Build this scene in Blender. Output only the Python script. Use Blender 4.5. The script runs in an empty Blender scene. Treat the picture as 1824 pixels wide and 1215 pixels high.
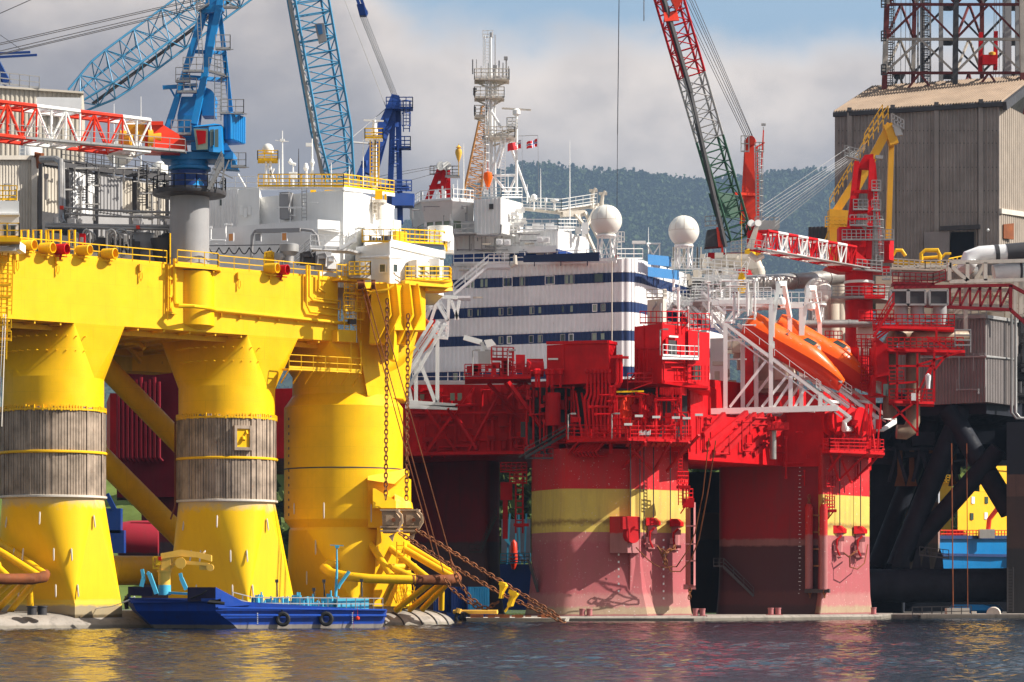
import bpy,math,random
import numpy as np
from mathutils import Vector,Matrix,noise as mnoise
random.seed(7)
V=Vector
C=bpy.context.scene.collection
R=math.radians
# ---- photograph geometry: a level camera with a shifted lens, 3 m above the water ----
F,CX,HY,CZ=4827.0,912.0,1050.0,3.0
YS=0.0          # extra distance of the section being built
def at(px,py,Y):Y+=YS;return V(((px - CX) / F * Y,Y,CZ + (HY - py) / F * Y))
def A(t):return t if isinstance(t,Vector) else at(*t)
def gx(px,Y):return (px - CX) / F * (Y + YS)
def gz(py,Y):return CZ + (HY - py) / F * (Y + YS)

class MB:
    """collects primitives; put() links them as one mesh object"""
    def __init__(s):s.v=[];s.f=[];s.p=[]
    def add(s,vs,fs):
        b=len(s.v);s.p.append((b,len(s.f),len(fs)));s.v.extend([tuple(p) for p in vs]);s.f.extend([tuple(i + b for i in f) for f in fs]);return s
    def hexa(s,p):   # 8 corners: bottom 0-3 ccw, top 4-7
        return s.add(p,[(3,2,1,0),(4,5,6,7),(0,1,5,4),(1,2,6,5),(2,3,7,6),(3,0,4,7)])
    def box(s,c,size,rz=0.0):
        c=V(c);x,y,z=size[0]/2,size[1]/2,size[2]/2;ca,sa=math.cos(rz),math.sin(rz)
        P=[(-x,-y,-z),(x,-y,-z),(x,y,-z),(-x,y,-z),(-x,-y,z),(x,-y,z),(x,y,z),(-x,y,z)]
        return s.hexa([V((a*ca-b*sa,a*sa+b*ca,d)) + c for a,b,d in P])
    def prism(s,plan,z0,z1):
        n=len(plan)
        ar=sum(plan[i][0]*plan[(i+1)%n][1]-plan[(i+1)%n][0]*plan[i][1] for i in range(n))
        if ar < 0:plan=plan[::-1]
        vs=[(x,y,z0) for x,y in plan] + [(x,y,z1) for x,y in plan]
        fs=[tuple(range(n-1,-1,-1)),tuple(range(n,2*n))] + [(i,(i+1) % n,(i+1) % n + n,i + n) for i in range(n)]
        return s.add(vs,fs)
    def slab(s,pts,d):   # planar polygon (3d) extruded along vector d
        n=len(pts);pts=[V(p) for p in pts];d=V(d)
        nn=(pts[1]-pts[0]).cross(pts[2]-pts[1])
        if nn.dot(d) < 0:pts=pts[::-1]
        vs=pts + [p + d for p in pts]
        fs=[tuple(range(n-1,-1,-1)),tuple(range(n,2*n))] + [(i,(i+1) % n,(i+1) % n + n,i + n) for i in range(n)]
        return s.add(vs,fs)
    def bar(s,a,b,w,h=None,up=(0,0,1)):
        a,b=A(a),A(b);h=w if h is None else h;t=b - a
        if t.length < 1e-6:return s
        t.normalize();up=V(up)
        if abs(t.dot(up)) > .97:up=V((0,1,0)) if abs(t.y) < .9 else V((1,0,0))
        x=t.cross(up).normalized() * (w/2);y=x.cross(t).normalized() * (h/2)
        return s.hexa([a-x-y,a+x-y,b+x-y,b-x-y,a-x+y,a+x+y,b+x+y,b-x+y])
    def tube(s,pts,r,n=6,closed=False):
        pts=[A(p) for p in pts];m=len(pts);rs=r if isinstance(r,(list,tuple)) else [r]*m
        ts=[]
        for i in range(m):
            if closed:t=pts[(i+1) % m] - pts[i-1]
            else:t=pts[min(i+1,m-1)] - pts[max(i-1,0)]
            ts.append(t.normalized() if t.length > 1e-9 else V((0,0,1)))
        up=V((0,0,1)) if abs(ts[0].z) < .9 else V((1,0,0))
        x=ts[0].cross(up).normalized();vs=[]
        for i in range(m):
            x=x - ts[i]*x.dot(ts[i])
            x=x.normalized() if x.length > 1e-6 else ts[i].orthogonal().normalized()
            y=ts[i].cross(x);k=1.0
            if 0 < i < m-1 and not closed:
                d1=(pts[i]-pts[i-1]);d2=(pts[i+1]-pts[i])
                if d1.length > 1e-9 and d2.length > 1e-9:
                    cc=max(-1,min(1,d1.normalized().dot(d2.normalized())));k=1/max(.6,math.sqrt((1+cc)/2))
            for j in range(n):
                q=2*math.pi*(j+.5)/n
                vs.append(pts[i] + (x*math.cos(q) + y*math.sin(q))*rs[i]*k)
        fs=[]
        for i in range(m if closed else m-1):
            i2=(i+1) % m
            for j in range(n):
                j2=(j+1) % n;fs.append((i*n+j,i*n+j2,i2*n+j2,i2*n+j))
        if not closed:fs+=[tuple(range(n-1,-1,-1)),tuple(range((m-1)*n,m*n))]
        return s.add(vs,fs)
    def cyl(s,a,b,r,r2=None,n=16):return s.tube([a,b],[r,r if r2 is None else r2],n)
    def lathe(s,c,prof,n=32,ax=None,a0=0.0,a1=2*math.pi):
        """prof: (radius, height) from low to high; ax: axis direction"""
        c=V(c);Z=V(ax).normalized() if ax else V((0,0,1))
        X=V((1,0,0)) if abs(Z.z) > .99 else V((0,0,1)).cross(Z).normalized()
        Yv=Z.cross(X);full=abs(a1-a0-2*math.pi) < 1e-6;k=n if full else n+1;vs=[]
        for r,h in prof:
            for j in range(k):
                q=a0 + (a1-a0)*j/n;vs.append(c + X*(r*math.cos(q)) + Yv*(r*math.sin(q)) + Z*h)
        fs=[]
        for i in range(len(prof)-1):
            for j in range(n):
                j2=(j+1) % k;fs.append((i*k+j,i*k+j2,(i+1)*k+j2,(i+1)*k+j))
        if full:
            if prof[0][0] > 1e-6:fs.append(tuple(range(n-1,-1,-1)))
            if prof[-1][0] > 1e-6:fs.append(tuple(range((len(prof)-1)*n,len(prof)*n)))
        return s.add(vs,fs)
    def sphere(s,c,r,n=32,lo=-90):
        m=n//2;return s.lathe(c,[(r*math.cos(R(lo+(90-lo)*i/m)) + (1e-7),r*math.sin(R(lo+(90-lo)*i/m))) for i in range(m+1)],n)
    def loft(s,rings,cap=True):
        n=len(rings[0]);vs=[p for r in rings for p in r]
        fs=[(i*n+j,i*n+(j+1) % n,(i+1)*n+(j+1) % n,(i+1)*n+j) for i in range(len(rings)-1) for j in range(n)]
        if cap:fs+=[tuple(range(n-1,-1,-1)),tuple(range((len(rings)-1)*n,len(rings)*n))]
        return s.add(vs,fs)
    def rail(s,pts,h=1.1,sp=1.6,r=.03,rails=(1.0,.52),toe=True):
        pts=[A(p) for p in pts];up=V((0,0,h))
        for a,b in zip(pts,pts[1:]):
            L=(b-a).length;k=max(1,round(L/sp))
            for q in rails:s.bar(a+up*q,b+up*q,r*2)
            if toe:s.bar(a+V((0,0,.1)),b+V((0,0,.1)),.02,.16)
            for i in range(k+1):p=a.lerp(b,i/k);s.bar(p,p+up,r*2)
        return s
    def ladder(s,a,b,w=.5,side=(1,0,0),r=.03,cage=False,step=.32):
        a,b,sd=A(a),A(b),V(side).normalized()*(w/2)
        s.bar(a-sd,b-sd,r*2);s.bar(a+sd,b+sd,r*2);L=(b-a).length;k=max(1,int(L/step))
        for i in range(1,k):p=a.lerp(b,i/k);s.bar(p-sd,p+sd,r*1.4)
        if cage:
            out=V((0,0,1)).cross(sd).normalized()*.75
            if out.y > 0:out=-out
            for i in range(3):
                o=[sd*1.4+out*.6,out,-sd*1.4+out*.6][i];s.bar(a+(b-a)*.18+o,b+o,r*1.3)
            kk=max(2,int(L/1.0))
            for i in range(kk+1):
                p=a.lerp(b,.18+.82*i/kk);s.tube([p-sd,p-sd*1.4+out*.6,p+out,p+sd*1.4+out*.6,p+sd],r*.9,4)
        return s
    def stairs(s,a,b,w=.8,side=(0,1,0),rail_h=1.0):
        a,b,sd=A(a),A(b),V(side).normalized()*(w/2)
        for q in (-1,1):
            s.bar(a+sd*q,b+sd*q,.06,.25)
            for hh in (rail_h,rail_h*.55):s.bar(a+sd*q+V((0,0,hh)),b+sd*q+V((0,0,hh)),.05)
            k=max(2,int((b-a).length/1.3))
            for i in range(k+1):p=a.lerp(b,i/k)+sd*q;s.bar(p,p+V((0,0,rail_h)),.05)
        k=max(2,int(abs(b.z-a.z)/.24));run=V((b.x-a.x,b.y-a.y,0)).normalized()*.12
        for i in range(1,k):
            p=a.lerp(b,i/k);s.hexa([p-sd-run,p+sd-run,p+sd+run,p-sd+run] + [q+V((0,0,.04)) for q in (p-sd-run,p+sd-run,p+sd+run,p-sd+run)])
        return s
    def corr(s,plan,z0,z1,pitch=.55,depth=.09,flat=.35,closed=False):
        """corrugated sheet wall standing on a plan polyline"""
        pl=[V((p[0],p[1],0)) for p in plan]
        if closed:pl.append(pl[0])
        o=[]
        for a,b in zip(pl,pl[1:]):
            d=b-a;L=d.length;t=d.normalized();nrm=V((t.y,-t.x,0));k=max(1,round(L/pitch));p=L/k
            for i in range(k):
                u=i*p;f=flat*p;g=(p-2*f)/2
                for uu,dd in ((u,0),(u+f,0),(u+f+g,depth),(u+2*f+g,depth)):o.append(a+t*uu+nrm*dd)
            o.append(b)
        n=len(o);vs=[(p.x,p.y,z0) for p in o] + [(p.x,p.y,z1) for p in o]
        return s.add(vs,[(i,i+1,i+1+n,i+n) for i in range(n-1)])
    def chain(s,pts,L=.55,r=.055,seed=0):
        pts=[A(p) for p in pts];cum=[0.0]
        for a,b in zip(pts,pts[1:]):cum.append(cum[-1]+(b-a).length)
        step=L-2.6*r;k=max(1,int(cum[-1]/step))
        for i in range(k):
            d=(i+.5)*step;j=0
            while j < len(cum)-2 and cum[j+1] < d:j+=1
            q=(d-cum[j])/max(1e-6,cum[j+1]-cum[j]);c=pts[j].lerp(pts[j+1],q);t=(pts[j+1]-pts[j]).normalized()
            x=t.cross(V((0,0,1)) if abs(t.z) < .9 else V((0,1,0))).normalized();y=t.cross(x)
            ang=(math.pi/2*(i % 2)) + .35;w=x*math.cos(ang)+y*math.sin(ang);hw=L*.27;hl=L/2-hw
            ring=[c+t*(hl+hw*math.sin(a))*1+w*hw*math.cos(a) if a <= math.pi+1e-6 else c+t*(-hl+hw*math.sin(a))+w*hw*math.cos(a) for a in [math.pi*e/4 for e in range(8)]]
            ring=[c+t*(hl*sg+hw*math.sin(a))+w*hw*math.cos(a) for sg,a in ((1,0.),(1,.9),(1,math.pi-.9),(1,math.pi),(-1,math.pi),(-1,math.pi+.9),(-1,-.9),(-1,0.))]
            s.tube(ring,r,4,closed=True)
        return s
    def pieces(s):
        """groups of primitives that touch one another"""
        n=len(s.p);e=[p[0] for p in s.p[1:]]+[len(s.v)];v=np.array(s.v)
        lo=np.array([v[p[0]:q].min(0) for p,q in zip(s.p,e)])-.07;hi=np.array([v[p[0]:q].max(0) for p,q in zip(s.p,e)])+.07
        g=list(range(n))
        def find(i):
            while g[i] != i:g[i]=g[g[i]];i=g[i]
            return i
        for i in range(n):
            for j in np.nonzero(((lo[i] <= hi[i+1:]) & (hi[i] >= lo[i+1:])).all(1))[0]:g[find(int(j)+i+1)]=find(i)
        d={}
        for i in range(n):d.setdefault(find(i),[]).append(i)
        o=[]
        for k in sorted(d.values(),key=lambda k:-len(k)):
            m=MB()
            for i in k:b0=s.p[i][0];m.add(s.v[b0:e[i]],[tuple(x-b0 for x in f) for f in s.f[s.p[i][1]:s.p[i][1]+s.p[i][2]]])
            o.append(m)
        return o
    def put(s,name,mat,parent=None,smooth=None,split=True):
        if parent is not None and split and 1 < len(s.p) < 1500:
            q=s.pieces()
            if 1 < len(q) <= 95:
                r_=[m.put(name,mat,parent,smooth,False) for m in q];return r_[0]
        me=bpy.data.meshes.new(name);o=V((0,0,0))
        if parent is not None:o=base_of(parent)
        vs=np.array(s.v,dtype=np.float32) - np.array(o,dtype=np.float32)
        me.from_pydata(vs.tolist(),[],s.f)
        me.polygons.foreach_set('use_smooth',[True]*len(me.polygons));me.update()
        me.set_sharp_from_angle(angle=R(smooth or 35))
        me.materials.append(mat)
        ob=bpy.data.objects.new(name,me);C.objects.link(ob)
        if parent is not None:ob.parent=parent
        return ob
def base_of(o):
    p=V((0,0,0))
    while o is not None:p=p + o.location;o=o.parent
    return p
def thing(name,label,cat,base,group=None):
    o=bpy.data.objects.new(name,None);o.empty_display_size=.5;C.objects.link(o);o.location=A(base)
    return tag(o,label,cat,group)
def tag(o,label=None,cat=None,group=None,kind=None):
    if label:o['label']=label
    if cat:o['category']=cat
    if group:o['group']=group
    if kind:o['kind']=kind
    return o
def solo(m,name,mat,label,cat,base,group=None):
    """a thing that is one mesh, its origin at its base"""
    me_o=m.put(name,mat);b=A(base);me_o.data.transform(Matrix.Translation(-b));me_o.location=b
    return tag(me_o,label,cat,group)
def dup(o,off,label=None,parent=None):
    c=o.copy();C.objects.link(c)
    if parent is None:c.location=o.location + V(off)
    else:c.parent=parent
    for ch in o.children:dup(ch,off,None,c)
    if label:c['label']=label
    return c
def lattice(pick,lace,a,b,side,wa,ha,wb,hb,n,rc,rl,ring=None,mid=None,mw=None,mh=None):
    """four-chord lattice girder from a to b; pick(i) is the MB of chord segment i, lace(i) of its lacing"""
    a,b=A(a),A(b);t=(b-a).normalized();sd=(V(side)-t*V(side).dot(t)).normalized();up=sd.cross(t)
    def sec(q):
        if mid is None:w,h=wa+(wb-wa)*q,ha+(hb-ha)*q
        elif q < mid:w,h=wa+(mw-wa)*q/mid,ha+(mh-ha)*q/mid
        else:e=max(0,(q-mid)/(1-mid));e=max(0,(e-.6)/.4);w,h=mw+(wb-mw)*e,mh+(hb-mh)*e
        c=a.lerp(b,q);return [c-sd*w/2-up*h/2,c+sd*w/2-up*h/2,c+sd*w/2+up*h/2,c-sd*w/2+up*h/2]
    S=[sec(i/n) for i in range(n+1)]
    for i in range(n):
        m=pick(i);l=lace(i)
        for k in range(4):
            m.tube([S[i][k],S[i+1][k]],rc,6)
            k2=(k+1) % 4
            if (i+k) % 2:l.tube([S[i][k],S[i+1][k2]],rl,5)
            else:l.tube([S[i][k2],S[i+1][k]],rl,5)
            l.tube([S[i][k],S[i][k2]],rl,5)
    for k in range(4):lace(n-1).tube([S[n][k],S[n][(k+1) % 4]],rl,5)
    return S

# ---------------- materials ----------------
MATS={}
def paint(name,col,rough=.5,var=.18,streak=.25,rust=.0,spec=.35,bump=.0,dirtcol=(.12,.08,.05),metal=0.,seam=0.,rustcol=(.16,.05,.015),vs=1.):
    m=bpy.data.materials.new(name);m.use_nodes=True;nt=m.node_tree;N=nt.nodes;L=nt.links
    b=N['Principled BSDF'];b.inputs['Roughness'].default_value=rough;b.inputs['Specular IOR Level'].default_value=spec
    b.inputs['Metallic'].default_value=metal
    tc=N.new('ShaderNodeTexCoord')
    def noise(scale,det=4,vec=None,rg=.6):
        n=N.new('ShaderNodeTexNoise');n.inputs['Scale'].default_value=scale;n.inputs['Detail'].default_value=det;n.inputs['Roughness'].default_value=rg
        L.new(vec or tc.outputs['Object'],n.inputs['Vector']);return n.outputs['Fac']
    def ramp(src,a,b_,ca=0.,cb=1.):
        r=N.new('ShaderNodeMapRange');r.inputs['From Min'].default_value=a;r.inputs['From Max'].default_value=b_
        r.inputs['To Min'].default_value=ca;r.inputs['To Max'].default_value=cb;L.new(src,r.inputs['Value']);return r.outputs['Result']
    def mix(fac,c1,c2):
        x=N.new('ShaderNodeMix');x.data_type='RGBA'
        for s_,v in (('A',c1),('B',c2)):
            i=[k for k in x.inputs if k.name == s_ and k.type == 'RGBA'][0]
            if hasattr(v,'is_linked') or hasattr(v,'links'):L.new(v,i)
            else:i.default_value=(*v,1)
        if isinstance(fac,float):x.inputs[0].default_value=fac
        else:L.new(fac,x.inputs[0])
        return [k for k in x.outputs if k.type == 'RGBA'][0]
    lo=tuple(max(0,c*(1-var)) for c in col);hi=tuple(min(1,c*(1+var*.5)) for c in col)
    c=mix(ramp(noise(.45*vs,5),.3,.7),lo,hi)
    if streak:
        mp=N.new('ShaderNodeMapping');mp.inputs['Scale'].default_value=(2.6*vs,2.6*vs,.16*vs);L.new(tc.outputs['Object'],mp.inputs['Vector'])
        c=mix(ramp(noise(1.,6,mp.outputs['Vector'],.65),.5,.8,0,streak),c,tuple(col[i]*.35+dirtcol[i]*.65 for i in range(3)))
    if rust:
        mp2=N.new('ShaderNodeMapping');mp2.inputs['Scale'].default_value=(1.3*vs,1.3*vs,.55*vs);L.new(tc.outputs['Object'],mp2.inputs['Vector'])
        c=mix(ramp(noise(1.7,9,mp2.outputs['Vector'],.72),.68-rust*.3,.76-rust*.3,0,.85),c,rustcol)
    if seam:
        br=N.new('ShaderNodeTexBrick');br.inputs['Scale'].default_value=1.;br.inputs['Mortar Size'].default_value=.012
        br.inputs['Brick Width'].default_value=3.1;br.inputs['Row Height'].default_value=1.7
        mp3=N.new('ShaderNodeMapping');mp3.inputs['Rotation'].default_value=(R(90),0,0);L.new(tc.outputs['Object'],mp3.inputs['Vector']);L.new(mp3.outputs['Vector'],br.inputs['Vector'])
        f=N.new('ShaderNodeMath');f.operation='MULTIPLY';f.inputs[1].default_value=seam;L.new(br.outputs['Fac'],f.inputs[0])
        c=mix(f.outputs[0],c,tuple(k*.45 for k in col))
    L.new(c,b.inputs['Base Color'])
    if bump:
        bp=N.new('ShaderNodeBump');bp.inputs['Strength'].default_value=bump;bp.inputs['Distance'].default_value=.08
        L.new(noise(.9*vs,3),bp.inputs['Height']);L.new(bp.outputs['Normal'],b.inputs['Normal'])
    L.new(ramp(noise(1.6*vs,4),.3,.7,max(.05,rough-.12),min(1,rough+.15)),b.inputs['Roughness'])
    MATS[name]=m
    return m
def banded(name,bands,rough=.6,wob=.35,spec=.3,blot=(.09,.05,.03),blotamt=.35,speck=None):
    """paint whose colour changes with height: bands = [(z_from, colour)...], edges slightly uneven"""
    m=bpy.data.materials.new(name);m.use_nodes=True;nt=m.node_tree;N=nt.nodes;L=nt.links
    b=N['Principled BSDF'];b.inputs['Roughness'].default_value=rough;b.inputs['Specular IOR Level'].default_value=spec
    g=N.new('ShaderNodeNewGeometry');sx=N.new('ShaderNodeSeparateXYZ');L.new(g.outputs['Position'],sx.inputs[0])
    def noise(sc,det,scale=(1,1,1)):
        mp=N.new('ShaderNodeMapping');mp.inputs['Scale'].default_value=scale;L.new(g.outputs['Position'],mp.inputs['Vector'])
        n=N.new('ShaderNodeTexNoise');n.inputs['Scale'].default_value=sc;n.inputs['Detail'].default_value=det;n.inputs['Roughness'].default_value=.65
        L.new(mp.outputs['Vector'],n.inputs['Vector']);return n.outputs['Fac']
    def ramp(src,a,b_,ca=0.,cb=1.):
        r=N.new('ShaderNodeMapRange');r.inputs['From Min'].default_value=a;r.inputs['From Max'].default_value=b_
        r.inputs['To Min'].default_value=ca;r.inputs['To Max'].default_value=cb;L.new(src,r.inputs['Value']);return r.outputs['Result']
    c=None;nz=noise(1.4,6);
    def mix(fac,c1,c2):
        x=N.new('ShaderNodeMix');x.data_type='RGBA'
        for s_,v in (('A',c1),('B',c2)):
            i=[k for k in x.inputs if k.name == s_ and k.type == 'RGBA'][0]
            if isinstance(v,tuple):i.default_value=(*v,1)
            else:L.new(v,i)
        L.new(fac,x.inputs[0]);return [k for k in x.outputs if k.type == 'RGBA'][0]
    for z,col,w in bands:
        if c is None:c=col;continue
        ad=N.new('ShaderNodeMath');ad.operation='MULTIPLY_ADD';L.new(nz,ad.inputs[0]);ad.inputs[1].default_value=w*2;L.new(sx.outputs['Z'],ad.inputs[2])
        c=mix(ramp(ad.outputs[0],z+w-.03-w*.3,z+w+.03+w*.3),c,col)
    c=mix(ramp(noise(1.,7,(1.6,1.6,.13)),.5,.8,0,blotamt),c,blot)
    c=mix(ramp(noise(.35,5),.35,.75,0,blotamt*.7),c,blot)
    if speck:c=mix(ramp(noise(4.2,3),.665,.69,0,.8),c,speck)
    L.new(c,b.inputs['Base Color']);MATS[name]=m
    return m
def glass(name,col,rough=.12):
    m=bpy.data.materials.new(name);m.use_nodes=True;b=m.node_tree.nodes['Principled BSDF']
    b.inputs['Base Color'].default_value=(*col,1);b.inputs['Roughness'].default_value=rough;b.inputs['Specular IOR Level'].default_value=.8
    MATS[name]=m;return m
YEL=paint('yellow_paint',(.86,.48,.002),.48,.12,.18,.05,.22,.08,(.35,.12,.0),seam=.3,rustcol=(.40,.15,.0))
YELR=paint('yellow_rusty',(.82,.46,.006),.5,.12,.35,.16,.25,.0,(.3,.08,.0))
RUSTY=paint('rust_metal',(.20,.06,.02),.8,.5,.4,.3,.2)
CHAIN=paint('chain_rust',(.27,.10,.04),.8,.5,0,.2,.2)
WHT=paint('white_paint',(.80,.79,.76),.45,.06,.14,.0,.35,.02,(.35,.25,.16))
WHTD=paint('white_weathered',(.77,.76,.75),.55,.10,.26,.05,.3,0,(.42,.38,.34),rustcol=(.35,.18,.08))
CREAM=paint('cream_weathered',(.60,.54,.46),.6,.2,.45,.1,.3,0,(.25,.16,.08),rustcol=(.25,.12,.05))
GRYP=paint('grey_paint',(.30,.29,.29),.5,.12,.2,0,.3)
GALV=paint('galvanised',(.36,.35,.34),.45,.2,.2,0,.4,metal=.35)
PIPE=paint('steel_pipe',(.33,.31,.29),.38,.25,.3,.03,.4,metal=.5)
DKST=paint('dark_steel',(.055,.052,.055),.5,.3,.2,.05,.3)
BLK=paint('black_rubber',(.018,.018,.02),.7,.2,.1,0,.25)
BRNM=paint('brown_sheeting',(.29,.25,.225),.6,.2,.65,0,.2,0,(.07,.05,.04))
BEIGD=paint('tan_sheeting',(.36,.30,.245),.6,.16,.5,.05,.25,0,(.15,.1,.06))
TANB=paint('tan_dirty',(.42,.29,.18),.7,.3,.5,.12,.2,0,(.12,.06,.03))
BEIG=paint('beige_sheeting',(.47,.42,.35),.55,.14,.4,.05,.3,0,(.22,.16,.1),rustcol=(.3,.16,.07))
ROOF=paint('roof_sheeting',(.30,.215,.15),.6,.25,.5,.12,.3,0,(.22,.12,.06),rustcol=(.3,.15,.07))
BLU=paint('crane_blue',(.004,.20,.50),.38,.12,.15,0,.4,.03)
DBLU=paint('deep_blue',(.006,.045,.22),.42,.15,.2,0,.35)
LBLU=paint('pale_blue',(.05,.24,.42),.45,.15,.15,0,.35)
CYAN=paint('turquoise_paint',(.07,.40,.56),.5,.1,.3,.04,.3)
HBLU=paint('hull_blue',(.004,.05,.32),.4,.15,.3,.03,.35,.02,(.02,.03,.08))
NAVY=paint('navy_band',(.008,.028,.105),.45,.2,.15,0,.35)
SGN=paint('sign_blue',(.05,.19,.42),.4,.05,0,0,.3)
NAVS=paint('sign_navy',(.008,.02,.07),.4,.05,0,0,.3)
RED=paint('red_paint',(.58,.004,.008),.5,.30,.48,0,.14,.03,(.14,.0,.008))
REDD=paint('red_worn',(.46,.006,.010),.55,.25,.35,.05,.14,0,(.1,.01,.01),rustcol=(.12,.03,.02))
ORRED=paint('orange_red',(.70,.035,.008),.4,.1,.15,0,.3)
ORNG=paint('lifeboat_orange',(.88,.115,.002),.34,.06,.06,0,.3)
ORNR=paint('lifeboat_hull',(.66,.03,.006),.38,.08,.12,0,.35)
GRN=paint('boom_green',(.025,.085,.05),.45,.2,.15,0,.35)
WOOD=paint('fender_wood',(.37,.285,.215),.85,.5,.85,.2,.15,0,(.03,.022,.016),rustcol=(.24,.09,.03),vs=1.6)
BLACKR=paint('black_rig_paint',(.016,.018,.026),.6,.4,.4,.08,.12,.02,(.03,.025,.02),rustcol=(.07,.045,.03))
CRYEL=paint('crane_yellow',(.72,.36,.02),.45,.12,.3,.04,.3,0,(.2,.08,.02))
CRBEI=paint('faded_orange_yellow',(.74,.42,.06),.55,.15,.3,.05,.3,0,(.25,.1,.03))
TANK=paint('tank_cream',(.55,.48,.39),.55,.1,.3,0,.3,0,(.3,.22,.14))
DOME=paint('radome_white',(.72,.70,.64),.5,.04,.10,0,.3,0,(.5,.42,.32))
PONT=banded('pontoon_paint',[(-2,(.22,.19,.15),0),(.25,(.33,.29,.25),.12),(1.05,(.27,.25,.22),.2)],.8,blot=(.05,.045,.04),blotamt=.75)
GLS=glass('window_dark',(.03,.05,.045))
GLP=glass('window_pale',(.22,.27,.20),.2)
GLO=glass('window_orange',(.75,.28,.05),.3)
CONC=paint('quay_concrete',(.3,.28,.25),.85,.2,.3,0,.2)
# ================= camera, light, sky =================
sc=bpy.context.scene
cd=bpy.data.cameras.new('camera');cam=bpy.data.objects.new('camera',cd);C.objects.link(cam);sc.camera=cam
cam.location=(0,0,CZ);cam.rotation_euler=(R(90),0,0)
cd.sensor_fit='HORIZONTAL';cd.sensor_width=36;cd.lens=36*F/1824;cd.shift_y=(HY-607.5)/1824;cd.clip_start=1;cd.clip_end=30000
AZ,EL=R(8),R(38)
sd=V((math.cos(AZ)*math.cos(EL),-math.sin(AZ)*math.cos(EL),math.sin(EL)))
sl=bpy.data.lights.new('sun','SUN');so=bpy.data.objects.new('sun',sl);C.objects.link(so)
sl.energy=5.0;sl.angle=R(.5);sl.color=(1,.95,.86);so.rotation_euler=sd.to_track_quat('Z','Y').to_euler();so.location=(60,100,120)
sc.view_settings.view_transform='Standard';sc.view_settings.look='None';sc.view_settings.exposure=.95;sc.view_settings.gamma=1
w=bpy.data.worlds.new('World');sc.world=w;w.use_nodes=True;nt=w.node_tree;N=nt.nodes;L=nt.links
bg=N['Background'];bg.inputs['Strength'].default_value=.058
sky=N.new('ShaderNodeTexSky');sky.sky_type='NISHITA';sky.sun_disc=False;sky.sun_elevation=EL;sky.sun_rotation=R(97);sky.dust_density=1.4;sky.air_density=1.0
tc=N.new('ShaderNodeTexCoord');sp=N.new('ShaderNodeSeparateXYZ');L.new(tc.outputs['Generated'],sp.inputs[0])
def mth(op,a,b=None,c=None):
    n=N.new('ShaderNodeMath');n.operation=op
    for i,x in enumerate((a,b,c)):
        if x is None:continue
        if isinstance(x,(int,float)):n.inputs[i].default_value=x
        else:L.new(x,n.inputs[i])
    return n.outputs[0]
def nz(scale,det,rg,stretch=(1,1,1),off=(0,0,0)):
    mp=N.new('ShaderNodeMapping');mp.inputs['Scale'].default_value=stretch;mp.inputs['Location'].default_value=off;L.new(tc.outputs['Generated'],mp.inputs['Vector'])
    n=N.new('ShaderNodeTexNoise');n.inputs['Scale'].default_value=scale;n.inputs['Detail'].default_value=det;n.inputs['Roughness'].default_value=rg
    L.new(mp.outputs['Vector'],n.inputs['Vector']);return n.outputs['Fac']
def rng(src,a,b,c=0.,d=1.,smooth=True):
    r=N.new('ShaderNodeMapRange');r.interpolation_type='SMOOTHSTEP' if smooth else 'LINEAR'
    for k,v in (('From Min',a),('From Max',b),('To Min',c),('To Max',d)):r.inputs[k].default_value=v
    L.new(src,r.inputs['Value']);return r.outputs[0]
def mixc(f,a,b):
    x=N.new('ShaderNodeMix');x.data_type='RGBA';L.new(f,x.inputs[0])
    for s_,v in (('A',a),('B',b)):
        i=[k for k in x.inputs if k.name == s_ and k.type == 'RGBA'][0]
        if isinstance(v,tuple):i.default_value=(*v,1)
        else:L.new(v,i)
    return [k for k in x.outputs if k.type == 'RGBA'][0]
# a bank of low cloud whose upper edge sinks towards the right of the view, clear blue above it
az=mth('DIVIDE',sp.outputs['X'],mth('MAXIMUM',sp.outputs['Y'],.05))
el=mth('DIVIDE',sp.outputs['Z'],mth('MAXIMUM',sp.outputs['Y'],.05))
edge=mth('ADD',rng(az,-.085,-.03,.262,.206),rng(az,.0,.10,0.,-.002))
n1=nz(16,7,.55,(1,1,1.5));n2=nz(44,6,.6,(1,1,1.3),(3,1,2));n3=nz(7,5,.5,(1,1,1.6),(1,5,2))
d=mth('SUBTRACT',mth('ADD',edge,mth('MULTIPLY',mth('SUBTRACT',n1,.5),.028)),el)
d=mth('ADD',d,mth('MULTIPLY',mth('SUBTRACT',n2,.5),.016))
cover=rng(d,-.010,.014)
lit=rng(mth('ADD',mth('ADD',d,mth('MULTIPLY',mth('SUBTRACT',n3,.5),.15)),mth('MULTIPLY',mth('SUBTRACT',n1,.5),.07)),.0,.075,1.,0.)
soft=rng(n2,.35,.7)
ccol=mixc(lit,(3.8,3.15,2.95),(11.8,10.0,8.4))
ccol=mixc(mth('MULTIPLY',soft,.25),ccol,(6.6,5.7,5.1))
front=rng(sp.outputs['Y'],.2,.6)
high=rng(nz(3.2,6,.6,(1,1,2.)),.45,.62)           # broken cloud over the rest of the sky
back=mth('SUBTRACT',1.,front);cover=mth('MAXIMUM',mth('MULTIPLY',cover,front),mth('MULTIPLY',back,mth('MULTIPLY',high,.85)))
ccol=mixc(back,ccol,(11.0,10.2,9.3))     # unseen cloud behind the camera, brightened as fill light
skyc=mixc(mth('MULTIPLY',front,.8),sky.outputs[0],(4.2,6.1,8.0))
L.new(mixc(cover,skyc,ccol),bg.inputs['Color'])

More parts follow.
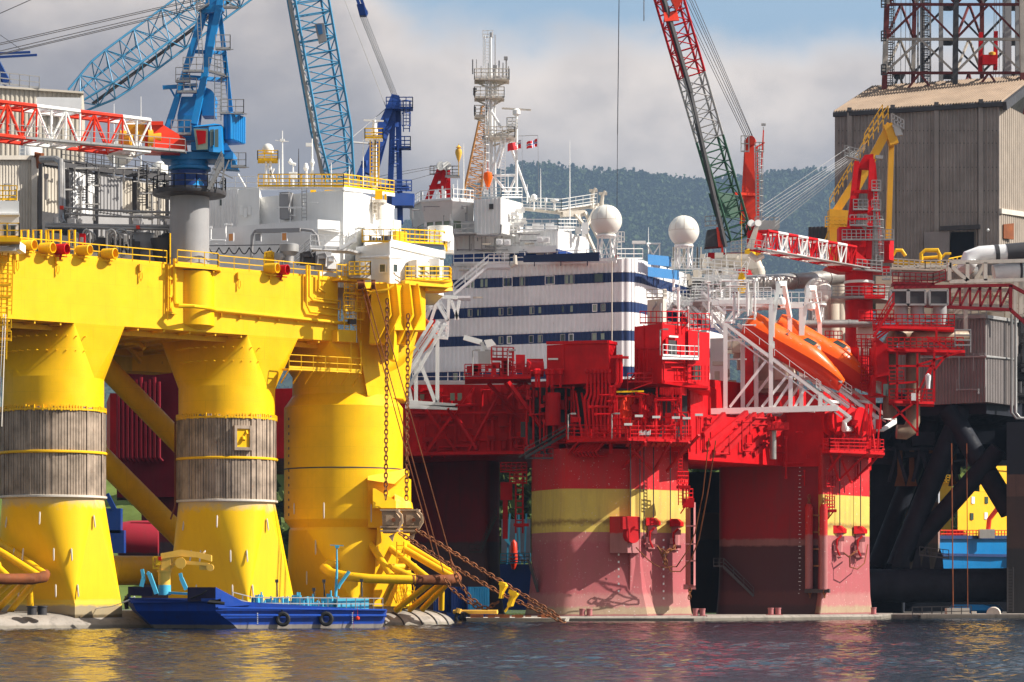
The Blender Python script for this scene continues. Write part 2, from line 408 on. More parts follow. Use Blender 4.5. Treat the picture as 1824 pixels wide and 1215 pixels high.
# ================= water: one sheet to the horizon with modelled waves =================
def water():
    ys=np.concatenate([np.linspace(4,60,30),np.arange(61,275,.27),np.linspace(276,420,50),np.linspace(440,9000,12)])
    xs=np.concatenate([np.linspace(-6000,-54,14),np.arange(-52,66,.30),np.linspace(68,6000,14)])
    X,Yy=np.meshgrid(xs,ys);rs=np.random.RandomState(3);Z=np.zeros_like(X)
    for lam,amp,k in ((9.,.009,6),(4.6,.012,10),(2.5,.023,16),(1.5,.023,18)):
        for i in range(k):
            th=rs.normal(R(75),R(40)) if lam > 3 else rs.uniform(0,math.pi);l=lam*rs.uniform(.75,1.3);kx,ky=math.cos(th)*2*math.pi/l,math.sin(th)*2*math.pi/l
            Z+=amp/math.sqrt(k)*1.6*np.sin(kx*X+ky*Yy+rs.uniform(0,6.28)+.5*np.sin(.13*X+rs.uniform(0,6)))
    patch=.75+.5*(np.sin(X*.05+Yy*.11+1)*np.sin(X*.021-Yy*.05));fade=np.clip((280-Yy)/40,0,1)*np.clip((Yy-40)/20,0,1)*np.clip((64-abs(X-7))/5,0,1)
    Z=Z*patch*fade;ny,nx=X.shape
    idx=np.arange(ny*nx).reshape(ny,nx);q=np.stack([idx[:-1,:-1],idx[:-1,1:],idx[1:,1:],idx[1:,:-1]],-1).reshape(-1,4)
    me=bpy.data.meshes.new('water');me.vertices.add(ny*nx);me.vertices.foreach_set('co',np.stack([X,Yy,Z],-1).astype(np.float32).ravel())
    me.loops.add(q.size);me.loops.foreach_set('vertex_index',q.ravel().astype(np.int32));me.polygons.add(len(q))
    me.polygons.foreach_set('loop_start',np.arange(0,q.size,4,dtype=np.int32));me.update(calc_edges=True);me.polygons.foreach_set('use_smooth',[True]*len(q))
    m=bpy.data.materials.new('water');m.use_nodes=True;b=m.node_tree.nodes['Principled BSDF'];n_,l_=m.node_tree.nodes,m.node_tree.links
    b.inputs['Base Color'].default_value=(.004,.009,.014,1);b.inputs['Roughness'].default_value=.04;b.inputs['IOR'].default_value=1.333
    t=n_.new('ShaderNodeTexCoord');mp=n_.new('ShaderNodeMapping');mp.inputs['Scale'].default_value=(1.3,2.6,1);l_.new(t.outputs['Object'],mp.inputs['Vector'])
    a=n_.new('ShaderNodeTexNoise');a.inputs['Scale'].default_value=1.7;a.inputs['Detail'].default_value=5;l_.new(mp.outputs[0],a.inputs['Vector'])
    bp=n_.new('ShaderNodeBump');bp.inputs['Strength'].default_value=1.0;bp.inputs['Distance'].default_value=.11;l_.new(a.outputs['Fac'],bp.inputs['Height']);l_.new(bp.outputs[0],b.inputs['Normal'])
    me.materials.append(m);o=bpy.data.objects.new('water',me);C.objects.link(o);o['kind']='structure'
water()

# ================= shore and wooded hill =================
def grid_obj(name,xs,ys,fz,mat):
    X,Yy=np.meshgrid(xs,ys);Z=fz(X,Yy);ny,nx=X.shape;idx=np.arange(ny*nx).reshape(ny,nx)
    q=np.stack([idx[:-1,:-1],idx[:-1,1:],idx[1:,1:],idx[1:,:-1]],-1).reshape(-1,4)
    me=bpy.data.meshes.new(name);me.from_pydata(np.stack([X,Yy,Z],-1).reshape(-1,3).tolist(),[],q.tolist());me.polygons.foreach_set('use_smooth',[True]*len(q));me.materials.append(mat)
    o=bpy.data.objects.new(name,me);C.objects.link(o);o['kind']='structure';return o
GRASS=paint('bank_grass',(.12,.16,.035),.9,.4,0,.15,.1,rustcol=(.05,.08,.02),vs=.35)
HILLM=paint('hill_ground',(.05,.075,.025),.95,.4,0,0,.1,vs=.05)
def shore_z(X,Y):
    s=np.clip((Y-430)/110,0,1);return -2+34*s*s*(3-2*s)+1.6*np.sin(X*.11)*s+1.2*np.sin(X*.23+Y*.07)*s
grid_obj('shore',np.linspace(-500,500,161),np.concatenate([np.linspace(425,600,40),np.linspace(640,1500,8)]),shore_z,GRASS)
K=1.6           # the hill stands far off
def ridge(X):     # height of the ridge line, from the photograph's skyline
    px=CX+X/(5200*K)*F
    xs=[-4000,500,760,860,930,990,1060,1110,1160,1210,1260,1330,1400,1440,1490,1600,1900,5000]
    ys=[520,470,380,318,284,291,300,300,306,313,318,310,302,298,304,320,380,500]
    return CZ-24+(HY-np.interp(px,xs,ys))/F*5200*K
def hill_z(X,Y):
    X,Y=X/K,Y/K;s=np.clip((Y-2800)/2400,0,1);e=np.clip((Y-5200)/1800,0,1)
    base=60+(ridge(X*K)-60)*(s**1.25)*(1-.35*e)
    return base+s*(1-s)*8*K*(14*np.sin(X*.006+Y*.002)+9*np.sin(X*.0135-Y*.003+1)+6*np.sin(X*.025+2))
grid_obj('hill',np.linspace(-4800,4800,201),np.linspace(4480,11200,85),hill_z,HILLM)
def crowns(name,n,fx,mat,seed,size,label,zfn,k=16):
    """n trees, each a cloud of k leaf clumps; some pointed, some round"""
    rs=np.random.RandomState(seed);P_=np.array([fx(rs) for i in range(n)]);z=zfn(P_[:,0],P_[:,1]);c0=np.column_stack([P_,z])[:,None,:]
    s=(size*rs.uniform(.5,1.4,n))[:,None,None];con=(rs.rand(n) < .35)[:,None,None];N3=lambda:rs.normal(size=(n,k,3))
    u=lambda v:v/np.linalg.norm(v,axis=-1,keepdims=True)
    h=rs.rand(n,k,1);pt=np.concatenate([N3()[...,:2]*((1-h)*.25*s+.06),h*s*1.5],-1)
    rd=u(N3())*np.array([.52,.52,.5])*s*rs.uniform(.6,1.05,(n,k,1))+np.array([0,0,.62])*s
    c=c0+np.where(con,pt,rd);q=s*rs.uniform(.16,.34,(n,k,1));t1=u(N3());t2=u(np.cross(t1,N3()))
    v=np.stack([c-t1*q,c+t2*q,c+t1*q*.9,c-t2*q*1.1],2).reshape(-1,3);m_=n*k
    me=bpy.data.meshes.new(name);me.vertices.add(m_*4);me.vertices.foreach_set('co',v.astype(np.float32).ravel());me.loops.add(m_*4);me.loops.foreach_set('vertex_index',np.arange(m_*4,dtype=np.int32))
    me.polygons.add(m_);me.polygons.foreach_set('loop_start',np.arange(0,m_*4,4,dtype=np.int32));me.update(calc_edges=True);me.materials.append(mat)
    o=bpy.data.objects.new(name,me);C.objects.link(o);o['kind']='stuff';o['label']=label;o['category']='forest';return o
FOL=paint('foliage',(.05,.075,.025),.85,.3,0,.10,.1,rustcol=(.10,.12,.03),vs=.02)
FOLN=paint('foliage_near',(.07,.10,.022),.8,.5,0,.2,.15,rustcol=(.03,.05,.012),vs=.5)
def hillpos(rs):
    y=K*(5280-2480*rs.rand()**1.6);px=rs.uniform(560,1640) if rs.rand() < .68 else rs.choice((rs.uniform(-500,560),rs.uniform(1640,2800)));return (px-CX)/F*y,y
crowns('forest',40000,hillpos,FOL,5,17,'hazy mixed forest covering the hill behind the rigs',hill_z,13)
def bankpos(rs):
    while True:
        y=rs.uniform(455,640);px=rs.uniform(-200,2500)
        if px < 330 and rs.rand() > .12:continue
        return (px-CX)/F*y,y
crowns('undergrowth',1300,bankpos,FOLN,6,5.0,'green undergrowth and small trees on the grassy far bank',shore_z,60)

# ================= air =================
hz=MB();hz.hexa([V(p) for p in ((-4900,-30,-12),(4900,-30,-12),(4900,11300,-12),(-4900,11300,-12),(-4900,-30,1700),(4900,-30,1700),(4900,11300,1700),(-4900,11300,1700))])
hm=bpy.data.materials.new('haze');hm.use_nodes=True;hn=hm.node_tree.nodes;hn.remove(hn['Principled BSDF'])
pv=hn.new('ShaderNodeVolumePrincipled');pv.inputs['Color'].default_value=(.31,.43,.60,1);pv.inputs['Density'].default_value=.000078;pv.inputs['Anisotropy'].default_value=.2
hm.node_tree.links.new(pv.outputs[0],hn['Material Output'].inputs['Volume'])
ho=hz.put('haze',hm);ho['kind']='stuff';ho['label']='thin blue haze over the harbour and the hill';ho['category']='haze'
# ================= yellow rig =================
U=V((.785,.62,0)).normalized();NN=V((U.y,-U.x,0));VV=-NN
C1=V((gx(95,213),213,0))
def on_line(px,off,z=0.0,base=None):
    p0=(base or C1) + NN*off;k=(px-CX)/F
    s=(p0.x-k*p0.y)/(k*U.y-U.x);p=p0+U*s;return V((p.x,p.y,z))
ZB,ZT=23.6,28.75            # deck box underside and top
HALF=4.08
BOX_L,BOX_R=on_line(-60,HALF),on_line(602,HALF)
rig=thing('yellow_rig','huge yellow semi-submersible rig on round columns partly clad in grey timber','oil rig',(BOX_L.x,BOX_L.y,0))
def P2(v):return (v.x,v.y)
def sq2round(m,c,r,half,z0,z1,seg=32,cor=None,rot=0.):
    """head that grows from a circle (z0) to a square aligned with the deck (z1)"""
    dirs=[NN,U,VV,-U];cor=cor or [c+(dirs[i]+dirs[(i+1) % 4])*half for i in range(4)];dirs=[Matrix.Rotation(rot,3,'Z') @ d for d in dirs]
    cir=[V((c.x,c.y,z0))+(dirs[i]*math.cos(a)+dirs[(i+1) % 4]*math.sin(a))*r for i in range(4) for a in [math.pi/2*j/seg for j in range(seg)]]
    vs=cir+[V((p.x,p.y,z1)) for p in cor];n=4*seg;fs=[]
    for i in range(4):
        for j in range(seg):fs.append((i*seg+j,(i*seg+j+1) % n,n+i))
        fs.append((i*seg,n+i,n+(i-1) % 4))
    fs.append(tuple(n+i for i in range(4)))
    m.add(vs,fs)
YMIXED=banded('column_yellow',[(-1,(.09,.08,.05),0),(1.05,(.36,.30,.19),.15),(1.75,(.80,.56,.06),.2),(2.2,(.88,.52,.003),.15),(9.0,(.88,.52,.003),1.2),(9.6,(.62,.45,.20),.9)],.45,blot=(.55,.22,.01),blotamt=.22)
HB=3.78;LD=V((-.853,.522,0))
def rbase(q,z,r,hb,zt_):
    d=V((math.cos(q),math.sin(q),0));a,b=d.dot(NN),d.dot(U);rs_=min([k for k in (3.85/a if a > .01 else 99,(3.9 if hb < 4 else 3.3)/b if b > .01 else 99,3.0/-b if b < -.01 else 99)]);return r+(rs_-r)*max(0,(zt_-z)/(zt_-1.9))
def clad_column(px):
    c=on_line(px,0);r=3.95
    m=MB();m.lathe(c,[(r,16.9),(r,19.5)],64);col=m.put('column',YEL,rig)
    m=MB();Fh,Rh=on_line(px+37,HALF),on_line(px+127,HALF);sq2round(m,c,r,HALF,19.5,ZB,32,[Rh,Rh+LD*8.6,Fh+LD*9.0,Fh],R(24))
    for k in range(12):
        for z in (21.5,22.6):
            q=R(-165+k*11);rr=r*.94+(z-19.5)*.14;d=V((math.cos(q),math.sin(q),0));m.cyl(c+d*(rr-.5)+V((0,0,z)),c+d*(rr+.10)+V((0,0,z)),.05,None,5)
    m.put('flared_head',YEL,col,1)
    m=MB();m.lathe(c,[(r,10.05),(r,10.35)],64);Fb,Rb=on_line(px+38,3.85),on_line(px+121,3.85);kb=[Rb,Rb+LD*8.2,Fb+LD*8.3,Fb];sq2round(m,c,r,HB,10.08,1.9,32,kb,R(24));cb=sum(kb,V((0,0,0)))/4;m.prism([P2(cb+(k-cb)*1.012) for k in kb],.8,1.92);m.put('flared_base',YMIXED,col,1)
    m=MB();n=108
    for i in range(n):
        q=2*math.pi*i/n;d=V((math.cos(q),math.sin(q),0));t=V((-d.y,d.x,0));rr=r+random.uniform(.06,.19);wdt=2*math.pi*r/n*.43*random.uniform(.85,1.05)
        top=17.0+random.uniform(-.05,.22);bot=10.3+random.uniform(-.02,.02)
        p=[c+d*(r-.05)-t*wdt,c+d*(r-.05)+t*wdt,c+d*rr+t*wdt,c+d*rr-t*wdt]
        m.hexa([V((k.x,k.y,bot)) for k in p]+[V((k.x,k.y,top)) for k in p])
    m.put('timber_cladding',WOOD,col)
    m=MB();m.lathe(c,[(r+.2,13.55),(r+.25,13.6),(r+.25,13.72),(r+.2,13.77)],64);m.put('cladding_hoop',YELR,col);m=MB();m.lathe(c,[(r+.02,16.85),(r+.2,16.88),(r+.2,17.02),(r+.02,17.05)],64)
    for i in range(n):
        q=2*math.pi*(i+.5)/n;d=V((math.cos(q),math.sin(q),0))
        if random.random() < .8:m.box(c+d*(r+.14)+V((0,0,17.05)),(.14,.14,random.uniform(.3,.5)),q)
    m.put('cladding_rim',YELR,col)
    m=MB();m.lathe(c,[(r+.1,10.12),(r+.24,10.15),(r+.24,10.3),(r+.1,10.33)],64);m.put('cladding_shelf',CREAM,col)
    for z,qs in ((8.3,(-150,-30)),(5.7,(-140,-120,-80,-60)),(2.9,(-135,-78,-52)),(8.5,(-95,))):
        for q in qs:
            q=R(q);rb=rbase(q,z,r,HB,10.08);d=V((math.cos(q),math.sin(q),0));p=c+d*(rb+.08)+V((0,0,z))
            m=MB();m.tube([p+V((0,0,-.5))+d*.08,p+V((0,0,-.38))+d*.08,p+V((0,0,.38))-d*.04,p+V((0,0,.5))-d*.04],[.03,.065,.065,.03],6);m.put('anode',CREAM,col)
    return c,col
c1,col1=clad_column(95)
c2,col2=clad_column(404)
# the yellow box let into the cladding of the second column
for q0,name in ((-66,'access_hatch'),):
    d=V((math.cos(R(q0)),math.sin(R(q0)),0));t=V((-d.y,d.x,0));p=c2+d*4.15+V((0,0,15.25));m=MB()
    for a,b in ((-.75,-.55),(.55,.75)):m.hexa([p+t*a-d*.3+V((0,0,-1)),p+t*b-d*.3+V((0,0,-1)),p+t*b+d*.22+V((0,0,-1)),p+t*a+d*.22+V((0,0,-1))]+[p+t*a-d*.3+V((0,0,1)),p+t*b-d*.3+V((0,0,1)),p+t*b+d*.22+V((0,0,1)),p+t*a+d*.22+V((0,0,1))])
    for z in (-1,.75):m.hexa([p+t*a+d*e+V((0,0,z+h)) for h in (0,.25) for a,e in ((-.55,-.3),(.55,-.3),(.55,.2),(-.55,.2))])
    fr=m.put('hatch_frame',WOOD,col2)
    m=MB();m.hexa([p+t*a+d*e+V((0,0,h)) for h in (-.75,.75) for a,e in ((-.54,-.2),(.54,-.2),(.54,.06),(-.54,.06))]);m.cyl(p+d*.06+V((0,0,.1)),p+d*.3+V((0,0,-.2)),.13);m.bar(p+d*.05+t*.3+V((0,0,.6)),p+d*.3+t*.3+V((0,0,.3)),.12);m.put('hatch_panel',YEL,col2)
# fender strip on the right edge of the first column
m=MB();e=c1+U*4.15;m.bar(e+V((0,0,13.9)),e+V((0,0,15.7)),.14,.5);m.put('fender_strip',WHTD,col1)
# corner column: drum, chamfered shoulders, narrower neck and base
c3=on_line(612,-.4);m=MB();r3=5.05
m.lathe(c3,[(r3-.55,8.2),(r3,8.9),(r3,18.4),(r3-.75,19.45)],72);col3=m.put('corner_column',YEL,rig,20)
m=MB();m.lathe(c3,[(r3-.7,19.4),(r3-.72,21.0)],64);sq2round(m,c3,r3-.72,HALF+.35,21.0,ZB);m.put('flared_head',YEL,col3,1)
m=MB();m.lathe(c3,[(r3-.42,7.95),(r3-.55,8.25)],64);Fb,Rb=on_line(628,4.0),on_line(712,4.0);kb=[Rb,Rb+VV*10,Fb+VV*10,Fb];sq2round(m,c3,r3-.42,4.45,8.0,1.9,32,kb,R(14));cb=sum(kb,V((0,0,0)))/4;m.prism([P2(cb+(k-cb)*1.012) for k in kb],.8,1.92);m.put('flared_base',YMIXED,col3,1)
m=MB();m.lathe(c3,[(r3+.012,13.12),(r3+.02,13.13),(r3+.02,13.22),(r3+.012,13.23)],72);m.put('seam_line',DKST,col3)
m=MB()
for k in range(14):
    q=R(-152);d=V((math.cos(q),math.sin(q),0));m=MB();m.box(c3+d*(r3+.01)+V((0,0,9.3+k*.62)),(.03,.16,.22),q);m.put('draught_mark',DKST,col3)
for q,z,ln in ((-140,9.9,.6),(-105,9.9,1.0),(-118,6.8,.9),(-143,4.2,.8),(-60,9.8,1.2)):
    q=R(q);rb=r3 if z > 8.5 else rbase(q,z,r3-.42,4.45,8.0);d=V((math.cos(q),math.sin(q),0));p=c3+d*(rb+.1);m=MB()
    m.tube([p+V((0,0,z-ln)),p+V((0,0,z-ln+.15)),p+V((0,0,z+.2)),p+V((0,0,z+.35))],[.03,.065,.065,.03],6);m.put('anode',CREAM,col3)
# deck box
m=MB();m.prism([P2(BOX_L),P2(BOX_R),P2(BOX_R+VV*34),P2(BOX_L+VV*34)],ZB,ZT);box=m.put('deck_box',YEL,rig)
m=MB();m.prism([P2(BOX_L+VV*.2),P2(BOX_R+VV*.2-U*.2),P2(BOX_R+VV*33.8-U*.2),P2(BOX_L+VV*33.8)],ZT,ZT+.02);m.put('added_deck_sheet',GRYP,box)  # unseen grey sheet added to keep yellow bounce off the house
m=MB()
for k in range(14):p=on_line(-30+k*46,HALF-.1,ZB);m.bar(p+V((0,0,-.12)),p+VV*33+V((0,0,-.12)),.12,.22)
m.bar(on_line(-60,HALF-1.9,ZB-.3),on_line(600,HALF-1.9,ZB-.3),.15,.4);m.put('underdeck_beams',YELR,box)
m=MB();zt=V((0,0,ZT))
m.rail([on_line(30,HALF-.15,ZT),on_line(205,HALF-.15,ZT),on_line(297,HALF-.15,ZT)],1.1,1.5,.035)
m.rail([on_line(316,HALF+.9,ZT),on_line(388,HALF+.9,ZT)],1.1,1.3,.035);m.rail([on_line(388,HALF+.9,ZT),on_line(390,HALF-.1,ZT)],1.1,1.3,.035)
m.rail([on_line(390,HALF-.15,ZT),on_line(600,HALF-.15,ZT)],1.1,1.4,.035);m.put('deck_railing',YEL,box)
# crane foot: half drum on the box front with a small platform over it
pc=on_line(346,HALF-.75);m=MB();m.lathe(pc,[(.2,ZB-.1),(1.6,ZB+.5),(1.62,ZT-.35)],40);ft=m.put('crane_foot',YEL,box)
m=MB();a,b=on_line(312,HALF+.98),on_line(392,HALF+.98);m.prism([P2(a),P2(b),P2(on_line(394,HALF-.2)),P2(on_line(310,HALF-.2))],ZT-.25,ZT+.0);m.bar(on_line(380,HALF+.8,ZT-.3),on_line(372,HALF-.1,ZT-1.2),.12,.35);m.put('foot_platform',YEL,box)
# scupper hooks hanging from the deck edge
for px in (102,250,378,425,30):
    p=on_line(px,HALF+.16,ZT-.15);m=MB();m.box(p+V((0,0,-.3)),(.22,.22,.55),.67);m.tube([p+V((0,0,-.5)),p+V((-.06,0,-1.1)),p+V((.05,0,-1.35)),p+V((.16,0,-1.1)),p+V((.14,0,-.7))],.045,5);m.put('edge_hook',YELR,box)
# pipes down and along the front of the box
m=MB();o=HALF+.28
m.tube([on_line(303,o,31.2),on_line(303,o,25.2)],.06);m.tube([on_line(300,o,ZT),on_line(299,o,24.3)],.05)
m.tube([on_line(311,o+.1,29.2),on_line(311,o+.1,25.9),on_line(314,o+.1,25.5),on_line(320,o+.9,25.4),on_line(345,o+1.35,25.4),on_line(375,o+.85,25.4),on_line(384,o,25.4),on_line(606,o,25.1),on_line(622,o,25.1)],.15,8)
for px in range(395,610,34):m.bar(on_line(px,HALF,25.05),on_line(px,o,25.05),.08,.3)
for z in (26.2,27.6,24.9):m.box(on_line(307,HALF+.2,z),(.7,.35,.16),.67)
m.put('fire_main_pipe',YEL,box)
m=MB()
for k,(px,zz) in enumerate(((546,26.4),(551,27.4))):
    m.tube([on_line(px,o,ZT+.9),on_line(px,o,zz-.3*k),on_line(px+6,o,zz-.6),on_line(600,o,zz-.7)],.09,6)
for px,z in ((560,27.0),(575,26.3)):m.tube([on_line(px,o,z),on_line(606,o,z-.1),on_line(606,o,z-.9)],.06)
m.tube([on_line(568,o,ZT+.5),on_line(568,o,27.8),on_line(580,o,27.5)],.09);m.put('drain_pipe',YELR,box)
# ladder tower against the right end of the box
m=MB();lx=on_line(618,HALF+.7)
for q in (0,1.1):m.ladder(lx+U*q+V((0,0,24.4)),lx+U*q+V((0,0,29.9)),.55,U,.035,cage=True)
for z in (26.0,27.4):m.rail([lx-U*.6+NN*.5+V((0,0,z)),lx+U*1.7+NN*.5+V((0,0,z))],.9,.6,.03)
for k in range(18):p=lx+U*random.uniform(-.6,1.6)+V((0,0,random.uniform(24.3,28.2)));m.bar(p,p+U*random.uniform(.2,.9),.06);m.bar(p,p+V((0,0,random.uniform(.2,.9))),.06)
lt=m.put('ladder_tower',YEL,rig)
m=MB();m.box(on_line(627,HALF+1.0,25.2),(.6,.4,.42),.67);m.put('flood_lamp',DKST,lt)
m=MB();m.box(on_line(612,HALF+.3,24.0),(1.9,1.0,1.0),.67);m.put('tower_foot',YELR,lt)
m=MB();m.box(on_line(618,HALF+.6,28.6),(2.3,1.4,.18),.67);m.rail([on_line(600,HALF+1.2,28.7),on_line(634,HALF+1.2,28.7),on_line(640,HALF+.2,28.7)],1.1,.5,.035);m.put('tower_platform',YEL,lt)
# walkway under the box beside the corner column
m=MB();a,b=on_line(515,HALF+.9,20.9),on_line(643,HALF+1.1,20.95)
m.hexa([a,b,b+VV*1.1,a+VV*1.1]+[k+V((0,0,.14)) for k in (a,b,b+VV*1.1,a+VV*1.1)]);m.rail([a+V((0,0,.14)),b+V((0,0,.14)),b+VV*1.1+V((0,0,.14))],1.1,1.1,.03)
for k in range(7):p=a.lerp(b,k/6.);m.bar(p,p+VV*1.2+V((0,0,-1.0)),.06,.12)
m.bar(b+V((0,0,.1)),b+V((0,0,2.7)),.08);m.bar(b-U*1.0+V((0,0,.1)),b-U*1.0+V((0,0,2.7)),.06);m.put('underdeck_walkway',YELR,rig)
# corner sponson that carries the winch house: tapered body, hanging brackets
def q4(pts,z):return [V((p[0],p[1],z)) for p in pts]
s0=c3+NN*2.0;m=MB()
bot=[at(655,0,226.6),at(718,0,230.2),at(724,0,236),at(650,0,236)];top=[at(634,0,224.6),at(757,0,230.6),at(757,0,240),at(634,0,240)]
mid=[at(636,0,225.6),at(735,0,230.6),at(737,0,238),at(636,0,238)]
m.loft([q4([P2(p) for p in bot],19.2),q4([P2(p) for p in mid],24.2),q4([P2(p) for p in top],28.2)]);spn=m.put('corner_sponson',YEL,rig,10)
m=MB()
for px,yy in ((664,224.3),(680,224.9),(703,226.2),(719,227.4)):
    a,b,c_=at(px,612,yy),at(px+22,530,yy-1.0),at(px+30,530,yy+1.2);m.slab([a+V((-.3,0,0)),a+V((.3,0,0)),at(px+32,560,yy-.9),at(px+26,505,yy-1),at(px-2,505,yy-.2)],V((.1,1.5,0)))
m.slab([at(703,588,224.6),at(758,588,228.6),at(758,510,228.6),at(703,508,224.6)],V((-.4,1.6,0)));m.slab([at(703,588,224.6),at(700,640,225),at(690,640,225),at(690,560,224.4)],V((.3,2.5,0)))
m.put('sponson_bracket',YEL,spn)
m=MB();m.tube([at(655,527,223.6),at(662,521,223.4),at(690,516,223.2),at(702,508,223.4)],.1,6);m.tube([at(652,518,223.6),at(672,523,223.3),at(688,519,223.3)],.08,6);m.put('drain_pipe',YELR,spn)
m=MB();m.slab([at(636,514,222.8),at(757,512,229),at(757,502,229),at(636,503,222.8)],V((0,3,0)));m.put('sponson_beam',YELR,spn)
for px in (640,646,665):m=MB();m.box(at(px,507,222.4),(.32,.4,.75));m.cyl(at(px-3,506,222),at(px+3,506,222),.2,None,10);m.put('rope_sheave',RUSTY,spn)
# braces between the columns
m=MB();m.tube([at(175,640,226),at(345,815,238)],.92,24);m.put('diagonal_brace',YEL,rig)
m=MB();m.tube([at(160,795,226),at(335,970,238)],.98,24);b2=m.put('diagonal_brace',YEL,rig)
for k in (.33,.55):m=MB();a,b=at(160,795,225.0),at(335,970,237.0);m.tube([a.lerp(b,k),a.lerp(b,k+.09)],.07,5);m.put('anode',WHTD,b2)
m=MB();m.tube([at(190,1016,226),at(330,1016,236)],1.25,24);m.put('horizontal_brace',YEL,rig)
m=MB();m.box(at(255,640,238),(4,3,2.4),.67);m.box(at(225,628,232),(2.6,1.2,.6),.67);m.bar(at(222,610,229),at(250,645,233),.3);m.put('underdeck_winch',YELR,rig)
m=MB();m.tube([at(228,590,224),at(230,608,224)],.12,8);m.tube([at(222,612,224),at(238,610,224),at(250,613,223.6),at(257,621,223.4)],.2,10);m.put('overboard_pipe',YEL,rig)
# vertical ladder beside the second column
m=MB();m.tube([at(312,745,221.5),at(312,900,221.5),at(304,925,222)],.07,6);m.put('column_pipe',RUSTY,rig)
# pontoon: a rounded hull just awash
pa,pb=on_line(-120,-2.2),on_line(765,-.8);m=MB();rings=[]
Lp=(pb-pa).length;prof=[]
for i,(s,k) in enumerate(((0,1),(.88,1),(.93,.97),(.96,.88),(.985,.7),(1.0,.38))):
    c=pa.lerp(pb,s)
    rings.append([c+(NN*math.copysign(abs(math.cos(a))**.6,math.cos(a))*7.0*k)+V((0,0,-1.4+math.copysign(abs(math.sin(a))**.6,math.sin(a))*2.75*(.6+.4*k))) for a in [2*math.pi*j/40 for j in range(40)]])
m.loft(rings);pon=m.put('pontoon',PONT,rig,50)
for s,k in ((.80,1),(.84,1),(.88,1),(.915,.98),(.945,.93)):
    c=pa.lerp(pb,s);m=MB();m.tube([c+(NN*math.copysign(abs(math.cos(a))**.6,math.cos(a))*7.03*k)+V((0,0,-1.4+abs(math.sin(a))**.6*2.77*(.6+.4*k))) for a in [math.pi*j/20*.95 for j in range(1,20)]],.07,5);m.put('hull_seam',DKST,pon)
m=MB()
for px in (57,75):p=on_line(px,4.6,1.05);m.cyl(p,p+V((0,0,.6)),.36,None,16);m.cyl(p+V((0,0,.6)),p+V((0,0,.7)),.42,None,16)
m.put('bollard',DKST,pon)
# anchor guard frames of bent tube
def guard(px_shift,label_part):
    m=MB();s=on_line(611+px_shift,0)-on_line(611,0)
    if px_shift:s=V((gx(78,207.5)-gx(814,226),207.5-226,0))
    def q(px,py,Y):return at(px,py,Y)+s
    m.tube([q(598,1006,226),q(586,1005,225),q(578,1012,224.4),q(590,1021,223.2),q(620,1027,222.4),q(660,1031,222),q(740,1033,222.5)],.38,14)
    for a,b in (((660,968,227),(697,1026,223.5)),((684,968,228),(762,1030,224)),((692,962,229),(806,1028,226)),((722,970,231),(812,1025,227))):m.tube([q(*a),q(*b)],.29,12)
    m.tube([q(694,1010,224),q(725,1010,226),q(738,1010,226.5)],.28,12);m.tube([q(738,1008,226.3),q(747,1028,224.5)],.24,10);m.tube([q(700,1012,224),q(740,1030,223.4)],.28,12)
    for a,b in (((770,1036,223.5),(705,1087,226)),((790,1036,224.5),(730,1086,227.5)),((800,1036,226),(752,1086,228)),((787,1040,227),(786,1086,228)),((700,1036,223),(683,1072,226))):m.tube([q(*a),q(*b)],.25,12)
    g=m.put('anchor_guard',YELR,rig)
    m=MB();m.tube([q(733,1033,222.4),q(800,1033,224.2),q(814,1030,226),q(810,1025,228)],.40,14);m.put('chafed_tube',RUSTY,g)
guard(0,'');guard(1,'')
# platform ladder low on the corner column
m=MB();m.ladder(at(713,1075,226),at(713,965,226),.6,(1,.2,0),.04);m.ladder(at(720,1090,225.5),at(733,1045,225.5),.6,(1,.2,0),.04)
for k in range(10):m.bar(at(700+k*4,1040+random.randint(0,30),226),at(706+k*4,1075,226),.08)
m.put('base_ladder',YEL,rig)
# recess and fairleads
m=MB();m.slab([at(655,855,225.2),at(702,862,225.6),at(722,845,227.5),at(722,835,227.5),at(655,848,225.2)],V((.2,3,0)))
m.slab([at(664,905,224.5),at(705,905,225),at(705,892,225),at(668,870,225.2),at(664,870,225.2)],V((0,4,0)));m.slab([at(703,905,225.4),at(733,905,226.4),at(731,893,226.4),at(703,880,226)],V((0,4,0)))
m.slab([at(655,940,226),at(722,940,228),at(722,850,228),at(655,850,226)],V((.3,5,0)));m.slab([at(664,1080,226.6),at(724,1080,228.4),at(719,940,228),at(672,940,226.2)],V((.3,5,0)))
m.put('fairlead_tower',YEL,rig)
for px,yy in ((697,223.6),(733,224.9)):
    m=MB();m.slab([at(px-17,908,yy),at(px+4,908,yy),at(px+17,925,yy),at(px+10,942,yy),at(px+4,950,yy),at(px-15,950,yy)],V((.15,.9,0)))
    for y_ in (908,938,945):m.slab([at(px-20,y_+2,yy-.25),at(px+13,y_+2,yy-.25),at(px+13,y_-1,yy-.25),at(px-20,y_-1,yy-.25)],V((.1,1.5,0)))
    m.slab([at(px-10,935,yy-.2),at(px+4,935,yy-.2),at(px+4,917,yy-.2),at(px-10,917,yy-.2)],V((0,.2,0)));m.cyl(at(px+3,926,yy-.3),at(px+3,926,yy),.22)
    m.tube([at(px+8,908,yy-.15),at(px+18,918,yy-.15),at(px+19,930,yy-.15),at(px+12,942,yy-.15)],.13,5);m.slab([at(px-5,955,yy),at(px+6,950,yy),at(px+2,965,yy)],V((0,.6,0)))
    f=m.put('chain_fairlead',TANB,rig)
    m=MB();m.cyl(at(px+4,926,yy-.36),at(px+4,926,yy-.22),.17,None,12);m.put('fairlead_pin',RUSTY,f)
